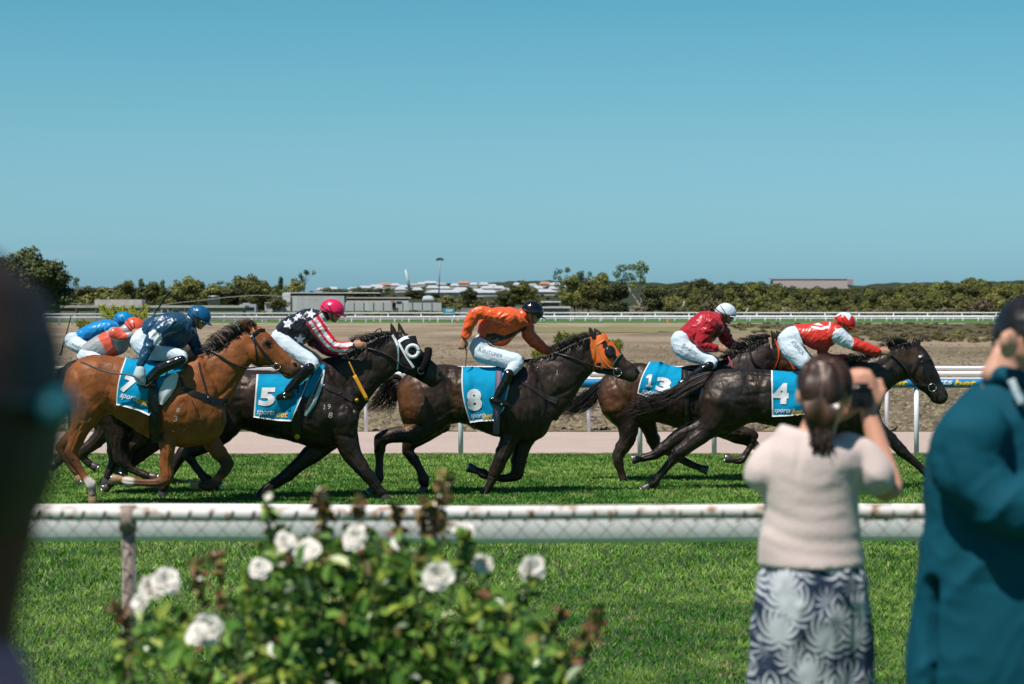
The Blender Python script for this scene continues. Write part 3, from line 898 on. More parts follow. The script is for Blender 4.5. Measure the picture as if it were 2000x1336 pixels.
    for nm, m, (x, y), r, th in H.get('rings', []):
        h = hit(bv, x, y, 0.025, D)
        if h is None: h = W(x, y, D - 0.05)
        g = Geo(); a_ = np.linspace(0, 2 * math.pi, 25); c = W(x, y, h[1])
        g.path([c + np.array((math.cos(q) * r, 0, math.sin(q) * r)) for q in a_], th, n=6); build(g, nm, m, root)
    for (s_, x, y, w_, h_, an) in H.get('brand', []):
        tg = text_on(bv, D, 0.002, s_, x, y, w_, h_, an, 0, 0.0, 2.0)
        if tg: build(tg, 'freeze_brand', M_brand, root, smooth=False)
    return root

BLK = (0.010, 0.008, 0.008); DB = (0.012, 0.0075, 0.006); BAY = (0.235, 0.074, 0.020); BRN = (0.075, 0.030, 0.014); WH = (0.62, 0.56, 0.50)
GREY = (0.07, 0.05, 0.045)
def anat(wx, wy, ex, ey, sx, sy, hx, hy, stx, sty, tx, ty, k=1.0):
    """withers, elbow, shoulder point, hip, stifle, throat"""
    B = [((wx + ex) / 2 + 8, (wy + ey) / 2 + 22, 26, 44, 12, 0.020 * k),
         ((sx + ex) / 2 + 6, (sy + ey) / 2 - 18, 20, 24, 0, 0.012 * k),
         (hx, hy, 16, 12, 0, 0.014 * k), ((hx + stx) / 2 - 34, (hy + sty) / 2 - 2, 24, 46, 14, 0.020 * k), (stx - 8, sty, 16, 14, 0, 0.014 * k),
         ((tx + sx) / 2 - 34, (ty + sy) / 2 - 12, 40, 15, -50, 0.012 * k)]
    G = [([(wx + 18, wy + 18), ((wx + sx) / 2 + 14, (wy + sy) / 2), (sx - 6, sy - 4)], 6, -0.013 * k),
         ([(wx - 14, wy + 60), (ex - 22, (wy + ey) / 2 + 20), (ex - 8, ey - 8)], 6, -0.012 * k),
         ([(hx + 10, hy + 6), (stx + 12, (hy + sty) / 2), (stx + 14, sty + 4)], 7, -0.016 * k),
         ([(hx - 42, hy + 12), (stx - 40, (hy + sty) / 2 + 8), (stx - 30, sty + 14)], 4, -0.008 * k),
         ([(tx - 8, ty + 6), ((tx + sx) / 2 - 12, (ty + sy) / 2), (sx - 10, sy - 22)], 4, -0.009 * k)]
    for q in range(6):
        x = ex - 45 - q * 14
        G.append(([(x + 4, wy + 70), (x - 2, wy + 118)], 2.6, -0.003 * k))
    return B, G

# --- bay horse with white socks -------------------------------------------------
B, G = anat(385, 700, 322, 850, 436, 800, 190, 712, 203, 800, 484, 715)
B += [(498, 690, 14, 17, -10, 0.010), (521, 668, 8, 6, 20, 0.012), (330, 800, 26, 44, 0, 0.010)]
G += [([(483, 692), (490, 706), (503, 713), (518, 711)], 2.2, -0.008), ([(528, 676), (545, 697), (560, 713)], 3, -0.007), ([(548, 728), (566, 735)], 1.6, -0.010),
      ([(512, 664), (520, 675), (530, 672)], 1.8, -0.006), ([(313, 850), (330, 838), (350, 836)], 4, -0.012), ([(316, 870), (318, 925)], 2.5, -0.006)]
HA = dict(D=26.3, seed=3, coatmat=M_coatb, c=(280, 0), coat=BAY, amp=0.0035, label='bright bay racehorse with black mane and white socks, in front at the left',
 trunk=[(124, 748, 122, 775, .08), (134, 722, 132, 812, .20), (152, 703, 165, 832, .25), (176, 693, 192, 826, .27), (209, 694, 210, 808, .27), (245, 699, 242, 824, .29), (285, 703, 282, 850, .31), (325, 704, 318, 865, .30), (360, 700, 358, 874, .28), (392, 693, 400, 868, .25), (414, 715, 430, 850, .19), (428, 752, 443, 825, .12)],
 neck=[(372, 702, 420, 850, .16), (398, 690, 440, 800, .14), (424, 680, 457, 775, .115), (445, 668, 468, 748, .10), (465, 653, 479, 728, .088), (484, 640, 489, 712, .08)],
 head=[(484, 640, 486, 702, .07), (497, 635, 492, 711, .095), (512, 640, 503, 716, .105), (524, 651, 517, 716, .10), (537, 665, 528, 717, .082), (552, 682, 538, 722, .068), (567, 697, 548, 730, .060), (579, 706, 556, 738, .058), (586, 712, 567, 741, .050), (589, 719, 577, 735, .03)],
 ears=[((484, 642), (469, 624), -0.05), ((497, 637), (480, 622), 0.06)],
 legs=[([(172, 775, 38, 26), (166, 805, 32, 24), (158, 832, 22), (148, 860, 15), (139, 883, 12.5), (145, 900, 10), (154, 915, 8.2), (166, 932, 8.5), (177, 947, 11), (180, 959, 8.5), (181, 966, 9)], -0.13, ((181, 966), (182, 984))),
       ([(178, 800, 30, 22), (160, 830, 20), (140, 852, 14), (121, 874, 11), (128, 893, 9), (138, 908, 8), (146, 918, 9), (152, 926, 8)], 0.14, ((152, 927), (158, 940))),
       ([(335, 815, 34, 20), (328, 848, 22, 17), (327, 878, 15.5), (325, 910, 13.5), (326, 934, 12.5), (310, 942, 9.5), (290, 943, 8.5), (268, 942, 8.5), (252, 941, 11), (240, 938, 8.5), (236, 937, 9)], -0.13, ((237, 937), (219, 936))),
       ([(395, 830, 26, 19), (412, 862, 19), (428, 884, 15), (443, 905, 13), (434, 925, 10), (420, 940, 9), (408, 949, 10), (396, 948, 8.5), (390, 947, 8.5)], 0.14, ((391, 947), (372, 947)))],
 bulges=B, grooves=G, eye=(521.5, 669), eyerot=30, nostril=(576, 713.5), nrot=-30,
 spots=[(330, 940, 22, 12, (0.12, 0.05, 0.02), .6), (440, 912, 22, 22, (0.03, 0.016, 0.012), .9), (405, 948, 22, 12, BLK, .9), (565, 725, 24, 18, (0.06, 0.035, 0.028), .75), (524, 672, 12, 12, (0.05, 0.025, 0.018), .8), (132, 905, 16, 26, (0.05, 0.025, 0.016), .7), (150, 915, 12, 20, (0.08, 0.035, 0.02), .6)],
 paint=[([(176, 942), (179, 952)], 12, WH, .95), ([(182, 974), (182, 978)], 10, WH, .8), ([(254, 941), (246, 939)], 9, WH, .95), ([(180, 960), (181, 966)], 7, (0.1, 0.06, 0.05), .8), ([(268, 943), (310, 944)], 9, (0.10, 0.05, 0.03), .8), ([(424, 684), (445, 670), (466, 655), (482, 643)], 4, (0.03, 0.012, 0.008), .7)],
 hoofmat=mat('pale_hoof', (0.30, 0.19, 0.10), 0.5, 0.4, var=0.2, vscale=30),
 mane=[([[(405, 692), (392, 684), (380, 690)], [(424, 685), (408, 668), (398, 672)], [(436, 677), (416, 655), (405, 664)], [(448, 668), (432, 648), (420, 652)], [(462, 657), (448, 638), (436, 640)], [(476, 648), (464, 632), (452, 631)], [(486, 640), (478, 626), (466, 628)], [(500, 636), (496, 628), (486, 622)]], 330), ([[(378, 700), (384, 704), (380, 716)], [(400, 692), (400, 700), (392, 712)], [(424, 684), (420, 692), (408, 702)], [(450, 667), (446, 674), (434, 684)]], 260)],
 cloth=dict(top=[(245, 699), (270, 702), (320, 706), (364, 706)], bot=[(227, 791), (245, 795), (270, 802), (291, 812)], redge=0, bow=-5,
   text=[('sports', 252, 777, 37, 13, 14, .25, .02, M_white, 'lettering'), ('bet', 278, 784, 22, 13, 16, .2, .03, M_yellow, 'lettering'), ('7', 252, 752, 28, 34, 20, .1, .06, M_white, 'race_number')]),
 straps=[('breastplate', M_leather, [(352, 734), (358, 755), (370, 764), (398, 775), (420, 784), (446, 786)], [4, 6, 10, 12, 14, 16], 0.004, 0), ('breastplate_strap', M_steel if False else M_leatherb, [(389, 708), (392, 725), (399, 748), (405, 772)], 4, 0.004, 0),
         ('girth', M_leather, [(298, 740), (300, 790), (303, 845), (306, 864)], [16, 22, 24, 22], 0.040, 0),
         ('white_panel', M_white, [(345, 729), (333, 748), (322, 768), (314, 790)], [8, 26, 24, 8], 0.034, 0), ('cloth_edge', M_cloth, [(358, 722), (340, 726), (322, 738), (312, 752)], [5, 5, 4, 3], 0.040, 0),
         ('browband', M_leather, [(518, 645), (508, 645), (499, 651), (492, 657)], 6, 0.004, 0), ('cheek_strap', M_leather, [(492, 654), (497, 663), (505, 676), (516, 690), (526, 702), (536, 713)], 4.5, 0.004, 0), ('throat_lash', M_leather, [(492, 656), (498, 672), (501, 692), (503, 711)], 3, 0.004, 0), ('headpiece', M_leather, [(492, 655), (487, 648), (483, 640)], 4.5, 0.004, 0)],
 cords=[('bridle_buckle', M_steel, [(490, 650), (493, 656), (496, 664)], 0.004, 0.004), ('rein', M_leatherb, [(405, 683), (425, 692), (450, 708), (478, 718), (505, 716), (535, 715)], 0.011, 0.006), ('martingale_strap', M_leatherb, [(374, 780), (382, 797), (388, 815)], 0.005, 0.003)],
 studs=[('browband_rosette', mat('rosette_white', (0.6, 0.6, 0.6), 0.25, 0.6), (491, 657), 0.013), ('strap_stud', M_steel, (359, 757), 0.010), ('strap_stud', M_steel, (407, 776), 0.012)],
 rings=[('bit_ring', M_steel, (541, 716), 0.036, 0.004)],
 brand=[('8', 347.5, 801, 6, 9, 8), ('3', 343, 818, 7, 11, 12)])

# --- dark horse number 5 --------------------------------------------------------
B, G = anat(622, 705, 645, 862, 697, 815, 462, 735, 458, 830, 778, 726)
B += [(800, 712, 14, 17, -10, 0.010), (640, 800, 22, 40, 10, 0.008)]
G += [([(778, 712), (786, 725), (798, 730)], 2.2, -0.007), ([(832, 705), (850, 730)], 3, -0.006), ([(843, 750), (856, 753)], 1.6, -0.010), ([(652, 740), (672, 768), (690, 800)], 4, -0.014), ([(672, 735), (690, 765), (700, 790)], 4, -0.012), ([(664, 850), (690, 856), (700, 846)], 4, -0.010), ([(690, 880), (712, 925)], 3, -0.006)]
H5 = dict(D=27.2, seed=11, c=(580, 0), coat=DB, amp=0.0055, label='near-black racehorse in a black blinker hood with white eye cups, wearing number 5',
 trunk=[(400, 775, 402, 800, .09), (412, 748, 412, 845, .20), (436, 732, 446, 856, .26), (465, 724, 466, 838, .28), (500, 723, 500, 846, .29), (540, 724, 540, 856, .31), (580, 718, 580, 866, .31), (612, 706, 620, 875, .29), (640, 701, 655, 872, .26), (664, 716, 685, 860, .20), (680, 745, 698, 838, .13)],
 neck=[(625, 702, 690, 840, .17), (650, 696, 706, 802, .135), (680, 686, 722, 780, .115), (712, 671, 742, 754, .10), (740, 657, 762, 737, .088), (764, 651, 778, 726, .08)],
 head=[(764, 651, 774, 724, .075), (782, 648, 785, 729, .10), (803, 657, 800, 735, .108), (818, 674, 812, 740, .10), (832, 692, 821, 746, .08), (845, 705, 830, 751, .068), (857, 716, 840, 757, .06), (866, 727, 850, 756, .052), (869, 736, 861, 748, .03)],
 ears=[((771, 655), (763.5, 631), -0.05), ((786, 655), (778, 631), 0.05)],
 legs=[([(450, 790, 46, 28), (440, 835, 28, 22), (400, 868, 18), (368, 884, 13.5), (378, 905, 9), (392, 924, 8.5), (405, 938, 10), (416, 944, 8)], -0.12, ((416, 944), (430, 950))),
       ([(440, 820, 34, 24), (400, 858, 19), (360, 884, 13), (340, 915, 9), (328, 936, 8.5), (320, 950, 10), (318, 956, 9)], 0.13, ((317, 957), (319, 972))),
       ([(665, 815, 38, 22), (676, 858, 25, 19), (688, 888, 19), (705, 912, 14.5), (720, 930, 13.5), (730, 944, 10.5), (740, 956, 9.5), (746, 963, 9.5)], -0.13, ((747, 964), (757, 980))),
       ([(645, 855, 25, 18), (618, 880, 21), (590, 903, 16), (560, 928, 13), (538, 944, 10.5), (520, 957, 10), (510, 966, 10)], 0.13, ((509, 967), (500, 983)))],
 bulges=B, grooves=G, nostril=(858, 731), nrot=-20,
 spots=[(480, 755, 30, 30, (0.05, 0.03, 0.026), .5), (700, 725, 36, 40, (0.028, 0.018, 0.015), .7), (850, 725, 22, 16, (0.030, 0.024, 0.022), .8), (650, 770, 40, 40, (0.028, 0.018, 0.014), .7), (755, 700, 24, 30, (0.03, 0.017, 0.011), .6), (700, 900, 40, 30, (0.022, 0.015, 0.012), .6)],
 mane=[([[(690, 686), (684, 668), (676, 660)], [(712, 672), (700, 660), (686, 656)], [(732, 662), (722, 654), (706, 655)], [(752, 655), (744, 650), (732, 655)], [(768, 652), (762, 648), (752, 652)]], 300),
       ([[(640, 702), (640, 712), (632, 722)], [(680, 686), (668, 704), (652, 722)], [(712, 671), (700, 700), (690, 730)], [(735, 660), (728, 684), (716, 706)], [(758, 653), (752, 668), (742, 684)]], 700)],
 cloth=dict(top=[(501, 731), (540, 731), (585, 731), (612, 722)], bot=[(495, 815), (520, 819), (545, 822), (569, 823)], redge=1, bow=0,
   text=[('5', 521, 775, 34, 36, 0, .1, .05, M_white, 'race_number'), ('sports', 519, 807, 36, 13, 3, .3, .015, M_white, 'lettering'), ('bet', 551, 809, 22, 13, 3, .3, .02, M_yellow, 'lettering')]),
 straps=[('girth', M_leather, [(575, 740), (577, 790), (579, 840), (580, 862)], [16, 18, 18, 18], 0.012, 0), ('saddle_cloth_panel', M_cloth, [(632, 712), (622, 730), (608, 755), (597, 775)], [8, 18, 16, 8], 0.014, 0), ('white_panel', M_white, [(633, 722), (624, 752), (610, 784), (596, 812)], [4, 12, 16, 5], 0.017, 0), ('panel_stripe', mat('grey_stripe', (0.05, 0.055, 0.06), 0.6), [(628, 735), (619, 757), (607, 783), (598, 800)], [1, 5, 6, 2], 0.022, 0),
         ('breastplate', M_leatherb, [(614, 743), (640, 756), (665, 766), (690, 780)], [5, 9, 11, 11], 0.005, 0), ('breastplate_strap', M_leatherb, [(683, 740), (687, 757), (690, 778)], 3.2, 0.005, 0),
         ('blinker_hood', mat('hood_black', (0.012, 0.014, 0.018), 0.7, 0.3), [(794, 657), (797, 690), (801, 728)], [36, 46, 34], 0.006, 0),
         ('hood_edge', M_white, [(766, 654), (772, 664), (777, 676)], 5, 0.009, 0), ('browband', M_white, [(778, 668), (790, 660), (803, 658)], 6, 0.011, 0), ('cheek_strap', M_white, [(779, 670), (790, 690), (800, 706), (808, 718)], 4.5, 0.012, 0), ('throat_strap', mat('pale_strap', (0.32, 0.42, 0.44), 0.5), [(777, 674), (778, 700), (776, 722)], 4, 0.012, 0),
         ('noseband', mat('fleece_black', (0.01, 0.01, 0.01), 0.95, 0.1, bump=1.0, bscale=90), [(834, 688), (831, 708), (824, 728), (818, 742)], [13, 16, 17, 14], 0.016, 0),
         ('red_patch', mat('hood_red', (0.5, 0.01, 0.02), 0.6), [(805, 662), (814, 672), (820, 680)], 5, 0.010, 0)],
 cords=[('rein', M_leatherb, [(717, 680), (738, 686), (760, 695), (776, 707)], 0.011, 0.008), ('bit_rein', M_leather, [(776, 707), (790, 716), (806, 722)], 0.006, 0.012)],
 rings=[('eye_cup', M_white, (806, 686), 0.066, 0.022), ('bit_ring', M_steel, (822, 724), 0.036, 0.004)],
 studs=[('eye_cup_hollow', M_eye, (806, 686), 0.046), ('breastplate_buckle', M_yellow, (697, 782), 0.022), ('strap_stud', M_steel, (633, 752), 0.012), ('girth_badge', M_yellow, (580, 853), 0.035), ('girth_badge', M_yellow, (579, 801), 0.016), ('strap_stud', M_steel, (665, 766), 0.008)],
 free=[('sheepskin_roll', mat('fleece_black', (0,) * 3), [(836, 682, -0.06), (836, 690, -0.09), (832, 706, -0.11), (824, 724, -0.10)], 0.045, -0.1), ('rein_loop', M_leather, [(728, 664), (733, 648), (742, 642), (745, 650), (738, 658), (726, 660)], 0.007, -0.05)],
 brand=[('1', 633.5, 795, 2.5, 9, 10), ('9', 643, 794, 6, 10, 8), ('8', 645.5, 811, 8, 11, 12)])

# --- horse number 8 -------------------------------------------------------------
B, G = anat(1028, 703, 1000, 858, 1080, 800, 852, 722, 872, 830, 1158, 728)
B += [(1182, 714, 14, 17, -10, 0.010), (858, 732, 12, 12, 0, 0.014), (884, 760, 16, 28, 0, 0.010)]
G += [([(1160, 712), (1168, 726), (1180, 732)], 2.2, -0.007), ([(1213, 702), (1230, 722)], 3, -0.006), ([(1228, 741), (1240, 742)], 1.6, -0.010), ([(878, 725), (872, 765), (880, 800)], 6, -0.016), ([(820, 740), (850, 770), (868, 810)], 5, -0.006), ([(1025, 745), (1035, 790), (1030, 840)], 4, -0.010), ([(1052, 745), (1056, 800), (1050, 840)], 4, -0.008)]
H8 = dict(D=27.9, seed=21, c=(960, 0), coat=(0.018, 0.010, 0.007), amp=0.0055, label='dark brown racehorse in an orange hood, wearing number 8, in the middle of the field',
 trunk=[(775, 757, 776, 778, .08), (785, 737, 787, 828, .20), (806, 722, 822, 844, .26), (835, 714, 850, 852, .28), (868, 712, 880, 830, .27), (905, 716, 905, 827, .28), (940, 717, 940, 843, .31), (975, 715, 975, 854, .31), (1008, 708, 1010, 863, .29), (1030, 702, 1040, 863, .26), (1050, 718, 1067, 846, .20), (1065, 747, 1083, 815, .13)],
 neck=[(1020, 703, 1085, 825, .17), (1050, 699, 1104, 800, .135), (1080, 691, 1120, 779, .115), (1105, 679, 1136, 753, .10), (1128, 666, 1148, 737, .088), (1148, 658, 1158, 726, .08)],
 head=[(1150, 657, 1157, 724, .075), (1167, 652, 1168, 730, .10), (1183, 657, 1183, 733, .108), (1197, 672, 1195, 735, .10), (1210, 686, 1205, 738, .08), (1224, 701, 1215, 741, .068), (1237, 712, 1226, 745, .06), (1247, 720, 1237, 747, .05), (1251, 728, 1246, 739, .03)],
 ears=[((1160, 661), (1151, 639), -0.05), ((1170, 655), (1160, 640), 0.06)],
 legs=[([(830, 790, 44, 28), (832, 832, 26, 22), (803, 846, 20), (772, 850, 15.5), (746, 858, 14), (742, 880, 9.8), (741, 912, 8.5), (740, 933, 10), (737, 944, 8.5), (734, 950, 8.5)], -0.13, ((733, 951), (722, 963))),
       ([(850, 820, 34, 24), (822, 852, 19), (800, 868, 14), (797, 880, 11.5), (808, 898, 9.5), (820, 917, 9), (827, 936, 10.5), (829, 947, 8.5)], 0.13, ((829, 948), (825, 967))),
       ([(1015, 815, 32, 20), (998, 850, 20, 16), (984, 882, 15), (969, 916, 12.5), (960, 938, 9), (951, 955, 8.5), (945, 966, 9.5), (942, 971, 8.5)], -0.12, ((942, 971), (934, 986))),
       ([(1030, 840, 26, 18), (1020, 868, 19), (1013, 900, 14.5), (1010, 926, 12.5), (992, 933, 9), (966, 932, 8), (944, 925, 9.5), (934, 920, 7.5), (931, 919, 8)], 0.12, ((930, 919), (911, 911)))],
 bulges=B, grooves=G, eye=(1193, 689), nostril=(1242, 724), nrot=-20,
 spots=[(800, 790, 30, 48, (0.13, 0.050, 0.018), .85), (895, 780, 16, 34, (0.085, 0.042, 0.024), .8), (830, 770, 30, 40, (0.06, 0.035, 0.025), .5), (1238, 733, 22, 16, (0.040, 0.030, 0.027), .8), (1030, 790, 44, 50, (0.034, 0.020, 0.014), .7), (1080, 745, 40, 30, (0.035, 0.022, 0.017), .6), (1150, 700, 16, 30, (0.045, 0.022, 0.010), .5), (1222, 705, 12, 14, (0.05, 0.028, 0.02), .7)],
 mane=[([[(1090, 686), (1080, 676), (1068, 684)], [(1115, 673), (1104, 664), (1090, 674)], [(1135, 663), (1126, 656), (1112, 662)], [(1152, 657), (1146, 650), (1136, 656)]], 220),
       ([[(1024, 703), (1020, 708), (1008, 716)], [(1060, 697), (1050, 708), (1036, 718)], [(1090, 686), (1082, 702), (1066, 716)], [(1118, 672), (1116, 690), (1098, 704)], [(1140, 661), (1138, 682), (1124, 700)], [(1152, 658), (1152, 676), (1142, 690)]], 700)],
 tail=([[(784, 738), (770, 732), (757, 740), (742, 762), (720, 786), (708, 791)], [(784, 744), (768, 744), (756, 758), (744, 780), (724, 798), (712, 800)], [(784, 750), (772, 754), (764, 768), (756, 786), (742, 798), (726, 802)], [(786, 756), (777, 762), (774, 776), (772, 790), (766, 804), (752, 812)]], 330),
 cloth=dict(top=[(902, 716), (925, 716), (968, 718), (1002, 722)], bot=[(918, 826), (938, 823), (964, 822), (984, 800)], redge=1, bow=-7,
   text=[('8', 926.5, 781, 29, 43, -4, 0, .06, M_white, 'race_number'), ('sports', 934, 813, 30, 11, -2, .2, .015, M_white, 'lettering'), ('bet', 952, 812, 20, 12, -4, .3, .02, M_yellow, 'lettering')]),
 straps=[('girth', mat('girth_mauve', (0.17, 0.13, 0.19), 0.7), [(974, 722), (973, 750), (970, 800), (969, 848)], [12, 12, 13, 13], 0.046, 0),
         ('breastplate_strap', M_leatherb, [(1050, 722), (1055, 745), (1064, 768)], 4, 0.005, 0), ('breastplate', M_leatherb, [(1016, 744), (1040, 758), (1065, 774), (1088, 784)], [5, 6, 9, 11], 0.005, 0),
         ('hood', mat('hood_orange', (0.72, 0.14, 0.025), 0.6, 0.3, bump=0.2), [(1167, 655), (1176, 690), (1183, 719)], [34, 42, 34], 0.006, 0), ('hood_back', mat('hood_orange', (0,) * 3), [(1152, 658), (1157, 680), (1160, 700)], [5, 8, 6], 0.006, 0),
         ('hood_front', mat('hood_orange', (0,) * 3), [(1190, 668), (1203, 688), (1211, 694)], [12, 12, 6], 0.009, 0),
         ('browband', mat('tan_strap', (0.45, 0.16, 0.02), 0.5), [(1164, 674), (1176, 666), (1186, 660)], 3, 0.011, 0), ('cheek_strap', mat('tan_strap', (0,) * 3), [(1158, 662), (1162, 690), (1159, 715), (1160, 724)], 3, 0.011, 0), ('cheek_strap', mat('tan_strap', (0,) * 3), [(1164, 676), (1176, 700), (1188, 714), (1200, 720)], 3, 0.012, 0), ('noseband', mat('pale_green_strap', (0.30, 0.34, 0.24), 0.5), [(1214, 690), (1205, 700), (1197, 713)], 3, 0.012, 0), ('jaw_strap', M_leather, [(1165, 723), (1185, 728), (1205, 730)], 7, 0.008, 0)],
 cords=[('rein', M_leatherb, [(1085, 690), (1115, 698), (1145, 709), (1165, 716), (1195, 721)], 0.010, 0.010)],
 rings=[('bit_ring', M_steel, (1206, 727), 0.046, 0.004)],
 studs=[('eye_cup', M_leather, (1192, 687), 0.070), ('eye_cup_hollow', M_eye, (1196, 688), 0.045), ('strap_stud', M_steel, (1050, 718), 0.010), ('bit_guard', M_leather, (1206, 727), 0.04)],
 brand=[('1', 1088, 727, 1.5, 8, 5)])

# --- horse number 13 ------------------------------------------------------------
B, G = anat(1400, 706, 1400, 846, 1440, 805, 1234, 722, 1258, 815, 1515, 726)
H13 = dict(D=29.8, seed=31, c=(1310, 0), coat=(0.019, 0.0105, 0.0075), amp=0.0055, label='brown racehorse in an orange bridle, wearing number 13, behind the black number 4 horse',
 trunk=[(1167, 766, 1168, 780, .08), (1172, 744, 1180, 812, .19), (1192, 726, 1212, 838, .25), (1220, 713, 1238, 838, .27), (1250, 709, 1262, 824, .27), (1285, 713, 1290, 827, .29), (1325, 716, 1325, 837, .29), (1365, 714, 1365, 846, .29), (1400, 706, 1400, 850, .27), (1425, 712, 1430, 838, .2), (1440, 735, 1446, 815, .13)],
 neck=[(1395, 706, 1445, 825, .15), (1420, 700, 1462, 785, .125), (1445, 686, 1481, 758, .11), (1470, 670, 1498, 737, .095), (1500, 659, 1514, 726, .085)],
 head=[(1506, 657, 1511, 724, .075), (1524, 656, 1524, 730, .10), (1542, 664, 1540, 734, .105), (1558, 680, 1552, 738, .09), (1575, 700, 1562, 746, .07), (1590, 716, 1573, 757, .06), (1602, 730, 1586, 761, .045)],
 ears=[((1515, 662), (1505, 645), -0.05), ((1524, 658), (1516, 644), 0.05)],
 legs=[([(1212, 790, 40, 24), (1226, 828, 23, 20), (1226, 856, 17), (1216, 874, 13.5), (1208, 888, 11.5), (1209, 906, 9.5), (1214, 925, 7.5), (1217, 936, 8.5), (1219, 942, 7)], -0.12, None),
       ([(1255, 800, 32, 22), (1266, 832, 17), (1276, 858, 13), (1283, 874, 10.5), (1300, 881, 8), (1322, 893, 8), (1346, 905, 8.5), (1360, 911, 7), (1366, 913, 7.5)], 0.12, ((1366, 914), (1383, 919))),
       ([(1395, 820, 28, 18), (1425, 842, 17), (1450, 846, 13.5), (1470, 852, 11), (1466, 870, 8), (1456, 888, 7.5), (1448, 898, 9), (1437, 899, 7), (1433, 898, 7)], -0.10, ((1432, 898), (1417, 895))),
       ([(1410, 830, 26, 18), (1440, 850, 16), (1465, 862, 11), (1485, 878, 8), (1505, 892, 8), (1515, 900, 7)], 0.12, ((1516, 901), (1528, 910)))],
 bulges=B, grooves=G, 
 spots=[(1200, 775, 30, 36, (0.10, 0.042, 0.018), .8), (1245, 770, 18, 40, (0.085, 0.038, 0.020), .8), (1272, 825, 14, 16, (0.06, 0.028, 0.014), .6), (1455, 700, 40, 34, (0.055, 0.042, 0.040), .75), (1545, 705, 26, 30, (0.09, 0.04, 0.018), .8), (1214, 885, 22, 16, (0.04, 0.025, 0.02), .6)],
 mane=[([[(1412, 702), (1404, 700), (1394, 706)], [(1440, 688), (1428, 684), (1414, 690)], [(1462, 673), (1448, 664), (1434, 662)], [(1485, 662), (1472, 656), (1456, 656)], [(1508, 657), (1500, 652), (1488, 655)]], 300),
       ([[(1412, 702), (1412, 708), (1404, 716)], [(1440, 688), (1438, 696), (1426, 704)], [(1470, 668), (1470, 678), (1456, 688)], [(1500, 658), (1500, 664), (1486, 672)]], 260)],
 tail=([[(1174, 744), (1160, 752), (1140, 768), (1118, 780), (1098, 796), (1088, 808)], [(1172, 752), (1158, 764), (1140, 780), (1122, 792), (1104, 806), (1090, 812)], [(1170, 762), (1160, 774), (1148, 786), (1136, 796), (1120, 808), (1106, 812)], [(1170, 770), (1164, 782), (1160, 790), (1154, 796), (1146, 800), (1136, 806)]], 420),
 cloth=dict(top=[(1268, 707), (1290, 706), (1310, 714), (1331, 718)], bot=[(1245, 768), (1262, 775), (1282, 778), (1330, 768)], redge=0, bow=-4,
   text=[('1', 1268, 743.5, 13, 25, 8, 0, .03, M_white, 'race_number'), ('3', 1296, 751.5, 29, 28, 10, 0, .06, M_white, 'race_number'), ('sports', 1271, 768, 36, 12, 11, .25, .03, M_white, 'lettering')]),
 straps=[('girth', M_leatherb, [(1336, 722), (1338, 760), (1340, 800), (1341, 830)], 13, 0.012, 0), ('bridle_strap', mat('orange_strap', (0.70, 0.10, 0.02), 0.45), [(1513, 662), (1520, 680), (1520, 700), (1512, 722)], 4, 0.006, 0), ('cheek_strap', mat('orange_strap', (0,) * 3), [(1524, 682), (1536, 694), (1546, 712), (1552, 724)], 4, 0.006, 0)],
 cords=[('rein', M_leather, [(1462, 672), (1466, 694), (1476, 712), (1494, 722)], 0.014, 0.008)])

